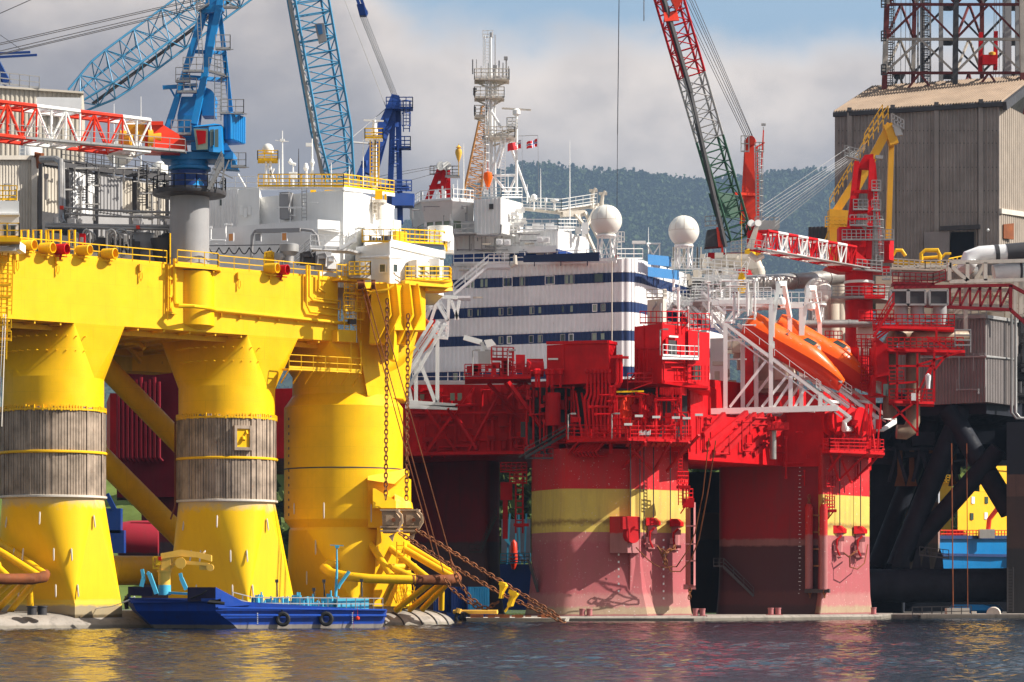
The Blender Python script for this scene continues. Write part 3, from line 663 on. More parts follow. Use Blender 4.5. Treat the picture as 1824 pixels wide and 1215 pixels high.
for px,y0,y1,yy in ((688,533,893,222.3),(725,560,893,224.2)):
    m=MB();m.chain([at(px+2,y0,yy),at(px-1,y1,yy)],.50,.055);solo(m,'anchor_chain',CHAIN,'rusty anchor chain hanging plumb %s' % ('in front of the yellow corner column between wire ropes' if px < 700 else 'along the right edge of the yellow corner column'),'anchor chain',(px-1,y1,yy),'anchor chains of the yellow rig')
m=MB();m.chain([at(712,950,223),at(800,1006,222),at(905,1064,221),at(1012,1111,220)],.60,.068);solo(m,'anchor_chain',CHAIN,'rusty anchor chain running from the left fairlead down into the water','anchor chain',(1012,1111,220),'anchor chains of the yellow rig')
m=MB();m.chain([at(742,944,224),at(820,992,223),at(925,1056,222),at(1000,1101,221)],.60,.068);solo(m,'anchor_chain',CHAIN,'rusty anchor chain from the right fairlead, upper of the two sloping strands','anchor chain',(1000,1101,221),'anchor chains of the yellow rig')
m=MB();m.chain([at(792,1030,220),at(802,1047,220),at(825,1066,220),at(850,1082,220),at(870,1083,220),at(885,1074,220),at(890,1066,220)],.52,.06);m.chain([at(806,1008,220.2),at(816,1034,220.2),at(838,1066,220.2),at(862,1081,220.2)],.52,.06)
solo(m,'slack_chain',CHAIN,'slack rusty chain drooping in a loop between the guard frame and a yellow clamp','chain',(870,1083,220),'anchor chains of the yellow rig')
m=MB();m.slab([at(889,1036,219.2),at(897,1038,219.2),at(901,1044,219.2),at(894,1055,219.2),at(893,1066,219.2),at(888,1066,219.2),at(890,1052,219.2)],V((.2,.6,0)));m.bar(at(889,1038,219),at(900,1043,219),.25,.3)
solo(m,'chain_clamp',YELR,'smaller yellow clamp on the upper of the two sloping anchor chains','chain clamp',(890,1066,219.2))
m=MB();m.slab([at(906,1051,219.6),at(915,1054,219.6),at(921,1059,219.6),at(914,1068,219.6),at(910,1080,219.6),at(904,1083,219.6),at(903,1076,219.6),at(908,1064,219.6)],V((.2,.7,0)));m.bar(at(906,1053,219.4),at(920,1059,219.4),.28,.35);m.tube([at(904,1083,219.6),at(899,1090,219.6)],.1,6)
solo(m,'chain_clamp',YELR,'larger yellow clamp on the lower of the two sloping anchor chains','chain clamp',(905,1084,219.6))
for a,b,y0,y1,d in (((641,500),(772,985),222.2,219,'the one nearest the ladder tower'),((647,498),(790,1020),222.2,219,'middle of three'),((665,500),(806,1005),222.2,219.4,'ending at a pale socket')):
    m=MB();m.tube([at(*a,y0),at(*b,y1)],.045,5)
    if 'socket' in d:m.tube([at(802,996,y1),at(806,1008,y1)],[.1,.16],8)
    solo(m,'wire_rope',DKST if 'x' in d else RUSTY,'brown wire rope slanting past the yellow corner column, ' + d,'wire rope',(*b,y1),'wire ropes of the yellow rig')
# ================= what stands on the yellow rig =================
def dk(px,back=0.0,z=None):p=on_line(px,HALF-back);return V((p.x,p.y,ZT if z is None else z))
def wall_block(m,plan_px,y_top,zb=ZT,yref=None):
    """solid block: plan as (px, Y) corners, height from the photo row at the first corner"""
    zt_=gz(y_top,plan_px[0][1] if yref is None else yref);m.prism([(gx(p,y),y) for p,y in plan_px],zb,zt_);return zt_
def PX(plan):return [(gx(p,y),y + YS) for p,y in plan]
def windows(parent,spec,mat,w,h,fr=WHTD,name='window'):
    """spec: (px, py, Y, facing normal) for each pane"""
    for px,py,Y,nrm in spec:
        c=at(px,py,Y);nn=V(nrm).normalized();t=V((-nn.y,nn.x,0));m=MB();up=V((0,0,1))
        m.hexa([c+t*a*w/2+up*b*h/2+nn*e for e in (.03,.05) for a,b in ((-1,-1),(1,-1),(1,1),(-1,1))]);p=m.put(name,mat,parent)
        if fr:
            f=.07;m=MB()
            for a0,a1,b0,b1 in ((-1,1,1,1.0),(-1,1,-1,-1.0)):m.bar(c+t*(w/2+f)*-1+up*(b0*(h/2+f/2))+nn*.06,c+t*(w/2+f)+up*(b0*(h/2+f/2))+nn*.06,f,.1,nn)
            for a in (-1,1):m.bar(c+t*a*(w/2+f/2)+up*(-h/2)+nn*.06,c+t*a*(w/2+f/2)+up*h/2+nn*.06,f,.1,nn)
            m.put('window_frame',fr,p)
# --- accommodation house: tall block, lower wing to its left ---
hs=thing('deck_house','white flat-roofed accommodation house with a tall block on the yellow rig','house',(gx(610,231),231,ZT))
m=MB();ztop=wall_block(m,((612,231),(702,243),(640,252),(458,236)),337);m.put('tall_block',WHT,hs)
m=MB();zw=wall_block(m,((566,230),(606,231),(458,242),(366,236)),391);m.put('low_wing',WHTD,hs)
m=MB();m.prism(PX(((612,230.9),(703,243),(700,243.5),(610,231.5))),ztop+.002,ztop+.25);m.bar(at(458,336,235.9),at(612,336,230.8),.15,.2);m.bar(at(612,336,230.8),at(702,347,242.9),.15,.3);m.put('roof_edge',WHTD,hs)
m=MB()
for pts in ((at(460,336,235.6),at(612,336,230.9),at(702,347,242.6)),(at(470,336,240),at(560,336,240),at(640,338,240)),):m.rail([p+V((0,0,.15)) for p in pts],1.1,1.1,.035,(1,.66,.33))
for k in range(16):p=at(random.uniform(470,690),336,random.uniform(236,243));p.z=ztop;m.box(p+V((0,0,.4)),(random.uniform(.15,.9),.3,random.uniform(.4,.9)))
m.put('roof_railing',YEL,hs)
m=MB();m.box(at(510,367,233.7),(.9,.9,2.3),-.4);m.ladder(at(542,408,232.1),at(542,334,232.1),.45,(1,-.4,0),.035);m.put('wall_ladder',GRYP,hs)
m=MB();m.tube([at(448,460,231.8),at(449,420,231.8),at(455,411,231.8),at(540,409,229.4),at(556,411,229.2),at(565,420,229),at(568,438,229)],.13,6);m.slab([at(456,415,231.4),at(534,413,229.2),at(534,406,229.2),at(456,408,231.4)],V((.1,.3,0)));m.put('wall_pipe',GRYP,hs)
m=MB();m.slab([at(564,408,229),at(594,407,229.2),at(608,412,230)],V((0,1,.12)));m.slab([at(680,437-28,234),at(632,409,231.6),at(634,406,231.6)],V((.1,-.6,0)));m.put('door_canopy',WHT,hs)
m=MB();m.cyl(at(676,392,237.4),at(676,362,237.4),.38,None,16);m.cyl(at(676,362,237.4),at(676,357,237.4),.62,None,16);m.lathe(at(667,370,238),[(.01,0),(.5,.1),(.62,.6)],16,(.6,-.8,0));m.ladder(at(668,395,236.8),at(668,358,236.8),.4,(1,.5,0),.03);m.put('vent_stack',CREAM,hs)
m=MB();m.prism(PX(((650,231),(722,241),(702,246),(646,236))),ZT,gz(395,231));m.box(at(686,400,234.6),(1.2,.5,.8),.8);m.box(at(705,403,237),(.8,.5,1.),.8);m.put('annex',WHT,hs)
windows(hs,[(507,422,230.1,(-.35,-.94,0)),(412,423,233.5,(-.35,-.94,0))],GLO,.42,.62)
windows(hs,[(460,423,231.6,(-.35,-.94,0))],GRYP,.5,.6)
m=MB()
for k in range(7):
    a,b=at(372+k*18,441,232.6-k*.3),at(390+k*18,441,232.3-k*.3);m.tube([a.lerp(b,j/6)-V((0,0,.55*math.sin(math.pi*j/6))) for j in range(7)],.05,5)
m.tube([at(366,438,233),at(500,436,230.5)],.04,4);m.put('hanging_cable',BLK,hs)
m=MB();m.stairs(at(527,470,227.5),at(560,441,227.5),.9,(0,1,0),.95);m.put('house_stairs',GALV,hs)
m=MB();m.slab([at(553,444,227),at(622,447,227),at(640,452,228),at(640,448,228),at(622,443,227),at(553,440,227)],V((0,2,0)));m.rail([at(553,441,227),at(605,443,227)],1.1,1,.03);m.stairs(at(608,443,226.8),at(634,426,226.8),.8,(0,1,0),.9);m.put('house_landing',WHTD,hs)
# white container like block and windlass cab at the rear left of the house
m=MB();m.corr(PX(((372,240),(425,238))),ZT,gz(362-24,239),.35,.06);m.prism(PX(((373,240.1),(425,238.1),(430,243),(378,245))),ZT,gz(340,239));cn=m.put('container',WHTD);cn.data.transform(Matrix.Translation(-at(398,400,239)));cn.location=at(398,400,239)
tag(cn,'white corrugated cabin with one small window behind the grey crane pedestal','cabin')
windows(cn,[(394,361,239.2,(-.35,-.94,0))],GLS,.35,.55)
tk=MB();tk.prism(PX(((424,236),(462,235),(466,240),(430,241))),ZT+3,gz(338,236));tk.rail([at(400,337,236),at(458,337,235.5)],1.1,1,.03);tk.cyl(at(440,338,236),at(424,310,236),.08)
for k in range(5):tk.box(at(430+k*7,375+k % 2*4,235.4),(.3,.2,.8))
solo(tk,'equipment_cabin',WHT,'small bright white equipment box on posts left of the tall house','cabin',(443,400,236))
# --- winch house on the corner sponson ---
wh=thing('winch_house','white corner control house with yellow balcony overhanging the yellow rig','house',(gx(695,226),226,28.2))
zr=gz(432,226);m=MB();m.prism(PX(((696,225),(790,233),(772,241),(632,238),(634,229))),gz(508,225),zr);m.put('house_body',WHT,wh)
m=MB();m.prism(PX(((696,224.8),(793,232.8),(790,233.6),(695,225.6))),zr-.5,zr+.12);m.put('roof_edge',WHT,wh)
m=MB();m.tube([at(640,459,227.5),at(693,457,224.7),at(727,461,227.6)],.09,6);m.tube([at(694,508,224.7),at(694,430,224.7)],.08,6);m.put('wall_pipe',WHTD,wh)
windows(wh,[(682,478,225.55,(-.35,-.94,0))],GLS,.48,.62);windows(wh,[(703,478,225.5,(.62,-.78,0))],GLS,.38,.6)
m=MB();m.prism(PX(((727,227.2),(742,226.2),(764,228.2),(768,231.2),(735,231))),gz(496,227),gz(464,227));m.put('bay_cabin',CREAM,wh)
m=MB();m.prism(PX(((764,229.2),(782,229.2),(786,232.5),(764,232.5))),gz(496,229),gz(460,229));m.put('bay_cabin',WHT,wh)
windows(wh,[(752,483,227.0,(.5,-.87,0)),(769,482,229.1,(0,-1,0)),(778,482,229.1,(0,-1,0))],GLP,.36,.62,GRYP)
m=MB();m.slab([at(722,498,225.6),at(800,498,229.2),at(806,502,231),at(806,510,231),at(798,512,229),at(722,507,225.6)],V((-1.2,2.6,0)));m.slab([at(760,512,228),at(806,512,230),at(806,518,230),at(764,518,228)],V((-1,2,0)));m.put('balcony',YELR,wh)
m=MB();m.rail([at(722,498,225.5),at(766,498,227.4),at(800,498,229.1),at(804,502,231)],1.1,.7,.035,(1,.66,.33))
m.rail([at(645,432,227.6),at(696,432,225),at(712,432,226.5)],1.1,.9,.03);m.rail([at(712,432,226.4),at(791,436,232.8),at(796,448,233)],1.15,.8,.04,(1,.66,.33));m.put('balcony_railing',YEL,wh)
m=MB()
for k in range(7):m.cyl(at(660+k*5.5,431,230),at(660+k*5.5,425-random.uniform(0,6),230),.13,None,8)
m.cyl(at(690,431,229),at(690,421,229),.28);m.put('roof_vent',DKST,wh)
m=MB();m.box(at(712,424,231),(1.1,.6,1.1),.6);m.ladder(at(770,434,233),at(770,408,233),.5,(1,0,0),.04);m.put('roof_locker',YELR,wh)
m=MB();m.cyl(at(784,431,234),at(784,404,234),1.08,None,24);m.cyl(at(783,431,233.2),at(783,418,233.2),.85,None,16)
solo(m,'round_tank',WHT,'low round white tank on the roof of the winch house','tank',(784,431,234))
m=MB();m.tube([at(800,447,234),at(800,424,234),at(798,417,234),at(792,415,234)],.42,10);m.box(at(796,449,233.5),(1.2,.8,.3));solo(m,'vent_pipe',WHT,'bent white ventilation pipe at the right end of the winch house roof','vent',(800,447,234))
# --- far left: white cabin with yellow railing, ladder cage below ---
lc=thing('corner_cabin','white corner cabin with dark windows at the far left edge of the yellow rig','cabin',(gx(10,203),203,ZT))
m=MB();m.prism(PX(((-40,203),(34,203),(34,208),(-40,207))),gz(424,203),gz(358,203));m.prism(PX(((-40,202.7),(35,202.7),(35,203.5),(-40,203.5))),gz(384,203),gz(381,203));m.put('cabin_body',WHT,lc)
windows(lc,[(11,411,203,(0,-1,0)),(23,411,203,(0,-1,0))],GLS,.34,.75,GRYP)
m=MB();m.rail([at(-20,357,203.2),at(30,357,203.2)],1.1,.6,.035,(1,.66,.33));m.prism(PX(((-40,201.5),(36,201.5),(36,204),(-40,204))),gz(432,202),gz(424,202));m.rail([at(-30,424,201.6),at(34,424,201.6),at(34,424,204)],1.1,.9,.035);m.put('cabin_balcony',YEL,lc)
m=MB()
m.slab([at(-30,440,203),at(28,440,203),at(28,447,203),at(-30,447,203)],V((0,2,0)));m.slab([at(-10,450,204),at(35,430,203),at(35,444,203)],V((0,2.5,0)))
m.put('cabin_bracket',WHTD,lc)
m=MB();m.ladder(at(4,640,204.5),at(8,450,204.5),.6,(1,0,0),.045,cage=True);m.ladder(at(16,560,204.5),at(19,450,204.5),.4,(1,0,0),.04)
for y in (508,530,590,606):m.rail([at(-20,y,203.7),at(20,y,203.7)],.9,.5,.03);m.bar(at(-20,y,203.7),at(20,y,203.7),.3,.12)
m.tube([at(26,448,205),at(26,485,205)],.06);m.tube([at(23,448,205),at(23,490,205)],.06);m.put('escape_ladder',YELR,lc)
m=MB();m.tube([at(6,560,204),at(0,700,202),at(-4,800,201)],.04);m.tube([at(10,560,204),at(3,760,201)],.04);m.put('escape_rope',CREAM,lc)
m=MB();m.tube([at(29,366,204),at(29,337,204)],.12,8);m.tube([at(8,340,204),at(8,328,204),at(20,328,204)],.05);solo(m,'lamp_post',GRYP,'short grey lamp post on the roof of the far left cabin','lamp post',(29,366,204))
# --- left background blocks ---
m=MB();m.corr(PX(((-60,246),(147,250),(150,262))),ZT,gz(168,250),.42,.08);m.prism(PX(((-60,246.2),(146.5,250.2),(150,262),(-60,262))),ZT,gz(168,250)-.02)
m.prism(PX(((-60,245.6),(149,249.6),(151,262.5),(-60,262.5))),gz(168,250),gz(164.5,250))
dkb=solo(m,'tall_module',BEIG,'tall cream corrugated block behind the red and white boom','module',(60,330,248))
m=MB();m.rail([at(0,150,247),at(70,158,248)],1.1,1,.04);m.put('roof_railing',GALV,dkb)
m=MB();m.box(at(100,190,248.6),(4.6,.1,1.7),.1);m.put('patch_panel',WHTD,dkb)
m=MB();m.corr(PX(((-40,228),(66,230),(72,236))),ZT,gz(281,229),.25,.05);m.prism(PX(((-40,228.2),(65.5,230.2),(72,236),(-40,236))),ZT,gz(280,229));m.bar(at(-40,281,227.8),at(67,281,229.8),.3,.35);m.bar(at(62,430,229.6),at(62,281,229.6),.5)
wm=solo(m,'brown_module',CREAM,'weathered beige brown corrugated module at the left edge of the yellow rig','module',(20,430,229))
m=MB();m.tube([at(71,300,229.4),at(71,276,229.4),at(62,276,229.4)],.28,8);m.put('stack_end',RUSTY,wm)
md=thing('process_module','long grey and white corrugated process module left of the blue crane','module',at(200,430,230))
m=MB();pl=PX(((76,225),(330,238),(320,246),(70,240)));m.prism(pl,ZT,gz(292,226)-.15);m.put('module_core',GRYP,md)
segs=[(76,112,BEIG),(130,168,WHTD),(176,218,GRYP),(218,240,BEIG),(244,300,BEIG),(300,330,WHTD)]
for a,b,mt in segs:
    m=MB();ya,yb=225+(a-76)/254*13,225+(b-76)/254*13;ztm=gz(292,226);m.corr(PX(((a,ya-.25),(b,yb-.25))),gz(378,ya),ztm-.4,.4,.08);m.put('wall_panel',mt,md)
m=MB();m.bar(at(76,289,224.7),at(330,322,237.7),.35,.4);m.rail([at(110,287,226.5),at(200,299,231)],1.1,1,.035);m.rail([at(150,296,229),at(300,316,237)],1.1,1,.03)
for px in (72,120,172,240,298):ya=225+(px-76)/254*13;m.bar(at(px,430,ya-.35),at(px,292+(px-76)*.12,ya-.35),.3)
for k in range(26):px=random.uniform(110,320);ya=225+(px-76)/254*13;p=at(px,290+(px-76)*.12,ya);m.box(p+V((0,1,.2)),(random.uniform(.3,1.2),.6,random.uniform(.3,.8)))
m.put('module_frame',DKST,md)
m=MB();m.prism(PX(((74,224.6),(112,226.5),(112,228),(74,227))),ZT,gz(377,225));m.put('dark_bay',DKST,md)
for px,yy,nm in ((155,228,''),(262,233.5,'')):
    m=MB();c=at(px,372,yy-.8);m.cyl(c,c+V((0,0,3.8)),.1,None,8)
    for k in range(20):q=k*.5+(.8 if px > 200 else 0);m.hexa([c+V((0,0,k*.19+h))+V((math.cos(a)*r_,math.sin(a)*r_,0)) for h in (0,.05) for a,r_ in ((q,.08),(q,.8),(q+.5,.8),(q+.5,.08))])
    m.tube([c+V((math.cos(k*.5)*.82,math.sin(k*.5)*.82,k*.19+1)) for k in range(20)],.035,4);m.put('spiral_stair',DKST,md)
# grey pipework in front of the module
m=MB()
for y0,y1,yy,r_ in ((372,379,219.5,.10),(383,388,219.3,.09),(401,403,218.5,.12),(405,408,218.2,.14)):
    x1=327 if y0 < 380 else 314 if y0 < 390 else 309 if y0 < 403 else 306
    m.tube([at(116 if y0 < 390 else 80,y0-2,yy-1.5),at(200,(y0+y1)/2,yy-.5),at(x1-7,y1,yy),at(x1,y1+8,yy),at(x1,470,yy-.4)],r_,8)
m.tube([at(108,285,223),at(109,390,219),at(114,398,218.6)],.22,8);m.tube([at(113,290,223),at(114,370,219.6),at(120,375,219.4)],.12,8);m.tube([at(72,284,224),at(100,284,223.5),at(108,290,223)],.3,8)
pw=solo(m,'deck_pipes',PIPE,'bundle of bright steel pipes bending down to the edge of the yellow box','pipes',(306,470,218))
for px,py,yy in ((158,403,217.8),(246,405,217.6),(110,370,218.8),(307,444,217.6)):m=MB();m.box(at(px,py,yy),(.28,.36,.28));m.put('orange_clamp',ORRED,pw)
def goosenecks(name,pxs,y0,y1,yy,label):
    m=MB()
    for i,(a,b) in enumerate(pxs):
        h=y0+i % 3*3;mid_=(a+b)/2;m.tube([at(a,y1,yy+i*.3),at(a,h+8,yy+i*.3)]+[at(mid_-(mid_-a)*math.cos(q),h+8-9*math.sin(q),yy+i*.3) for q in (.5,1.,1.57,2.1,2.6)]+[at(b,h+8,yy+i*.3),at(b,y1,yy+i*.3)],.085,6)
    m.bar(at(pxs[0][0]-3,y1-8,yy),at(pxs[-1][1]+3,y1-6,yy),.3,.5)
    for k in range(10):p=at(random.uniform(pxs[0][0],pxs[-1][1]),random.uniform(y0+15,y1),yy-.3);m.box(p,(.2,.3,random.uniform(.2,.6)))
    return solo(m,name,PIPE,label,'pipes',(pxs[0][0],y1,yy))
goosenecks('manifold',[(122,132),(126,136),(130,141),(148,160),(152,165),(156,170)],410,462,214,'cluster of shiny gooseneck pipes beside the red post on the yellow deck')
goosenecks('manifold',[(190,206),(194,214),(198,221),(204,228),(210,233)],410,466,215,'fan of tall shiny gooseneck pipes left of the grey winch drum')
m=MB();m.cyl(at(255,446,219),at(255,438,219),1.0,None,20);m.cyl(at(255,438,219),at(255,418,219),.82,None,28);m.cyl(at(255,418,219),at(255,416,219),.9,None,28);m.box(at(255,458,219),(2.2,1.4,1.1));solo(m,'winch_drum',GRYP,'grey upright winch drum among pipes left of the crane pedestal','winch',(255,470,219))
m=MB();m.lathe(at(289,470,217.5),[(.5,0),(.7,.6),(.95,1.9),(.95,2.0)],20);solo(m,'deck_hopper',DKST,'dark conical hopper with a rusty rim right of the grey winch drum','hopper',(289,470,217.5))
m=MB();m.box(at(147,431,214.5),(.45,.3,1.3));m.cyl(at(147,446,214.5),at(147,437,214.5),.08);solo(m,'red_post',RED,'small red equipment post among the gooseneck pipes','post',(147,446,214.5))
for i,(px,py,yy,t,w_) in enumerate(((300,440,218,DKST,1.5),(95,440,213,DKST,2.2),(185,448,216,DKST,2.2),(225,450,217.5,DKST,2.),(120,425,220,DKST,3))):
    m=MB();m.box(at(px,py,yy),(w_,.9,1.8),.5);m.box(at(px,py-14,yy),(w_*.6,.6,.9),.5)
    for k in range(5):m.cyl(at(px-14+k*7,py,yy-.6),at(px-14+k*7,py-16+k % 2*5,yy-.6),.06,None,6)
    solo(m,'machinery_skid',t,['dark machinery skid just left of the crane pedestal','dark machinery skid behind the left yellow frames','dark machinery skid between the two gooseneck clusters','dark machinery skid under the grey winch drum','dark wide machinery skid below the spiral stair'][i],'machinery',(px,py+20,yy))
for px,w_ in ((44,12),(66,14),(88,12),(97,22),(128,10)):
    m=MB();yy=on_line(px,HALF-1.2).y;b0=at(px,445,yy);m.tube([at(px-w_/2,446+px*.06,yy),at(px-w_/2,410,yy),at(px+w_/2,410,yy),at(px+w_/2,448+px*.06,yy)],.07,6);m.bar(at(px-w_/2,427,yy),at(px+w_/2,427,yy),.08)
    solo(m,'tube_guard',YEL,'tall yellow tube frame on the deck edge, %s' % {44:'beside the white corner cabin',66:'above two yellow pipe hoods',88:'left of the red pipe hood',97:'widest one behind the red hood',128:'in front of the first goosenecks'}[px],'frame',(px,446,yy),'yellow tube frames')
# pipe hoods on the deck edge
hoods=[(51,437,YEL,'yellow pipe hood nearest the far left cabin'),(84,442,YEL,'yellow pipe hood touching the red one'),(109,444,RED,'red pipe hood on the left deck edge'),(150,446,YEL,'yellow pipe hood below the first goosenecks'),(195,452,YEL,'yellow pipe hood below the second goosenecks'),(484,478,YEL,'yellow pipe hood near the stairs of the deck house'),(502,481,RED,'red pipe hood near the stairs of the deck house')]
for px,py,mt,lab in hoods:
    p=on_line(px,HALF+.25);c=at(px,py,p.y);ax=V((.90,-.44,0)).normalized();m=MB();m.lathe(c-ax*.65,[(.30,0),(.42,.1),(.42,1.2),(.36,1.22),(.36,.2),(.01,.19)],18,ax);m.bar(c+V((0,0,-.4)),c+V((0,0,-.8))-NN*.2,.12);m.bar(c-U*.5+V((0,0,-.55)),c+U*.5+V((0,0,-.55)),.08)
    solo(m,'pipe_hood',mt,lab,'pipe hood',c-V((0,0,.6)),'pipe hoods along the deck edge')
# mushroom vents near the house
for px,y0,y1,r_,lab in ((499,472,452,.5,'small grey mushroom vent left of the bigger one'),(515,470,436,.8,'big grey mushroom vent beside the house stairs')):
    m=MB();c=at(px,y0,224);h=(y0-y1)/4827*224;m.lathe(c,[(r_*.5,0),(r_*.5,h*.4),(r_,h*.62),(r_,h),(r_*.9,h+.05)],24);solo(m,'mushroom_vent',GALV,lab,'vent',c,'mushroom vents by the deck house')
for i,(px,py,w_,h_,mt) in enumerate(((575,465,1.3,1.5,GRYP),(590,470,.9,.9,WHTD),(548,462,1.2,1.0,DKST),(480,462,.7,1.2,YELR))):
    m=MB();m.box(at(px,py,224.6),(w_,.7,h_),.3)
    m.tube([at(px-10,py+5,224),at(px-8,py-12,224),at(px+4,py-14,224),at(px+9,py-4,224)],.07,6);m.box(at(px,py-8,224.2),(w_*.5,.5,.4));solo(m,'deck_equipment',mt,['grey equipment box under the house landing','pale equipment box at the foot of the winch house','dark equipment box below the house stairs','rusty yellow locker on the deck left of the vents'][i],'equipment',(px,py+16,224.6))
m=MB();m.cyl(at(640,497,224.3),at(640,470,224.3),.95,None,24);m.cyl(at(640,470,224.3),at(640,467,224.3),.8,None,24);dm=solo(m,'rope_drum',GALV,'dull grey rope drum caged in yellow rails beside the ladder tower','drum',(640,497,224.3))
m=MB();m.rail([at(622,490,223.2),at(660,490,223.2),at(660,490,225.4)],1.1,.4,.04,(1,.66,.33));m.put('drum_guard',YEL,dm)
# --- blue pedestal crane with its red and white boom ---
cr=thing('pedestal_crane','bright blue pedestal crane with lowered red and white lattice boom','crane',V((pc.x,pc.y,ZT)))
yc=pc.y;ppx=337.5;cz=lambda py:gz(py,yc);ctr=V((gx(ppx,yc),yc,0))
m=MB();m.lathe(ctr,[(1.58,ZT-.3),(1.58,cz(351))],40);m.put('pedestal',GRYP,cr)
m=MB();m.lathe(ctr,[(1.6,cz(352)),(2.9,cz(349)),(2.95,cz(345)),(2.95,cz(343)),(1.6,cz(343))],40);m.rail([ctr+V((2.9*math.cos(q),2.9*math.sin(q),cz(343))) for q in [2*math.pi*k/20 for k in range(21)]],1.1,1,.035);m.put('slew_platform',DKST,cr)
m=MB();m.lathe(ctr,[(1.48,cz(343)),(1.48,cz(306))],40);m.lathe(ctr,[(1.6,cz(284)),(1.5,cz(279)),(1.5,cz(277))],40);m.put('slew_column',DBLU,cr)
m=MB();m.lathe(ctr,[(1.5,cz(306)),(1.72,cz(304)),(1.72,cz(299)),(1.5,cz(297)),(1.5,cz(284))],40);m.put('slew_ring',BLU,cr)
cc=lambda px,py,d=0:at(px,py,yc+d)
lg=lambda px,py:at(px,py,yc-.04-math.sqrt(max(.05,2.19-((px-ppx)*yc/F)**2)))
for pl_ in (((350,334.5),(348,326),(355.5,317),(362.5,327.5),(359.5,334.5)),((343,335),(343,329.5),(347.8,326),(347.8,335)),((338.5,335),(340,331.5),(341.3,335))):m=MB();m.slab([lg(*p) for p in pl_],V((0,.05,0)));m.put('emblem',paint('emblem_blue%d' % len(pl_),(.02,.34,.80),.4,.05,0),cr)
m=MB();m.slab([cc(286,270,-1.6),cc(415,270,-1.6),cc(415,283,-1.6),cc(286,283,-1.6)],V((0,3.2,0)));m.slab([cc(340,268,-1.7),cc(412,268,-1.7),cc(404,255,-1.7),cc(340,252,-1.7)],V((0,3,0)))
m.slab([cc(316,250,-1.2),cc(350,250,-1.2),cc(350,205,-1.2),cc(316,205,-1.2)],V((0,2.4,0)));m.slab([cc(316,205,-1.),cc(349,205,-1.),cc(349,172,-1.),cc(323,172,-1.)],V((0,2.4,0)))
m.lathe(cc(365,180,.4)+V((0,-.8,0)),[(.95,0),(.95,1.6)],20,(0,1,0));m.slab([cc(360,206,-.5),cc(382,206,-.5),cc(382,182,-.5),cc(360,182,-.5)],V((0,1.7,0)))
m.slab([cc(385,245,-1.0),cc(418,285,-1.0),cc(425,302,-1.0),cc(385,300,-1.0)],V((0,1.2,0))) ;m.put('machine_house',BLU,cr)
m=MB()
for a,b,w_ in (((299,231,-1.5),(363,16,-.6),.44),((346,222,-1.9),(393,0,-.7),.50),((352,222,1.5),(382,-5,.6),.45),((412,205,1.3),(390,10,.6),.36),((296,232,1.4),(372,5,.6),.4)):m.bar(cc(*a),cc(*b),w_,w_,(0,1,0))
m.bar(cc(349,92,-1),cc(402,95,.3),.35,.25);m.bar(cc(325,137,-1.2),cc(400,143,.6),.45,.3);m.bar(cc(360,18,-.7),cc(395,14,-.7),.5,.6);m.slab([cc(362,20,-.8),cc(396,16,-.8),cc(400,-14,-.8),cc(370,-14,-.8)],V((0,1.5,0)));m.bar(cc(290,156,-1),cc(352,152,-1),.25,.3);m.bar(cc(303,157,-1),cc(313,175,-1),.15);m.bar(cc(340,153,-1),cc(350,175,-1),.15)
m.put('a_frame',BLU,cr)
m=MB()
for pts in (((326,128,-2),(362,128,-2)),((372,128,-2),(402,136,-2),(402,136,1)),((384,88,-1.6),(410,88,-1.6),(410,88,.8)),((313,146,-1.8),(338,146,-1.8)),((316,165,-1.8),(350,165,-1.8)),((398,14,-1.2),(424,14,-1.2),(424,14,1)),((392,203,-1.6),(434,203,-1.6),(434,203,1)),((305,240,-2.1),(340,240,-2.1)),((412,298,-1.5),(438,298,-1.5),(438,298,1)),((352,20,-1.2),(372,8,-1.2))):
    P_=[cc(*p) for p in pts];m.rail(P_,1.15,.6,.03);
    for p,q in zip(P_,P_[1:]):m.bar(p,q,.5,.08)
m.ladder(cc(388,215,-1),cc(388,92,-.8),.5,(1,0,0),.03);m.ladder(cc(400,205,-1),cc(400,130,-.8),.45,(1,0,0),.03);m.ladder(cc(358,100,-1.4),cc(352,-10,-1),.3,(1,0,0),.03);m.stairs(cc(372,338,-2.4),cc(396,290,-2.4),.6,(0,1,0),.9)
for a,b in (((398,340,-2),(398,280,-2)),((390,330,-2.4),(408,285,-2.4)),((378,300,-2),(415,318,-2))):m.bar(cc(*a),cc(*b),.09)
m.put('crane_railing',GALV,cr)
m=MB();m.corr([P2(cc(398,0,-1.4)),P2(cc(413,0,-1.8)),P2(cc(436,0,.6))],cz(254),cz(207),.38,.09);m.prism([P2(cc(398,0,-1.35)),P2(cc(413,0,-1.75)),P2(cc(435.5,0,.6)),P2(cc(405,0,1.2))],cz(255),cz(206));m.put('engine_house',BLU,cr)
m=MB();m.slab([cc(344,228,-3),cc(372,228,-3),cc(372,268,-3),cc(350,268,-3)],V((0,.1,0)));m.slab([cc(372,226,-3.1),cc(394,224,-2.6),cc(396,272,-2.6),cc(372,270,-3.1)],V((.1,1.9,0)));m.slab([cc(343,226,-3.1),cc(394,222,-2.6),cc(382,220,-2.6),cc(348,224,-3.)],V((0,2.0,.1)));cb=m.put('operator_cab',BLU,cr)
m=MB();m.slab([cc(345,229,-3.2),cc(370,230,-3.25),cc(370,266,-3.25),cc(350,267,-3.2)],V((0,.04,0)));g_=m.put('cab_window',GLP,cb)
m=MB();m.slab([cc(349,232,-3.3),cc(367,233,-3.32),cc(366,255,-3.32),cc(353,258,-3.3)],V((0,.03,0)));m.put('cab_seat',REDD,g_)
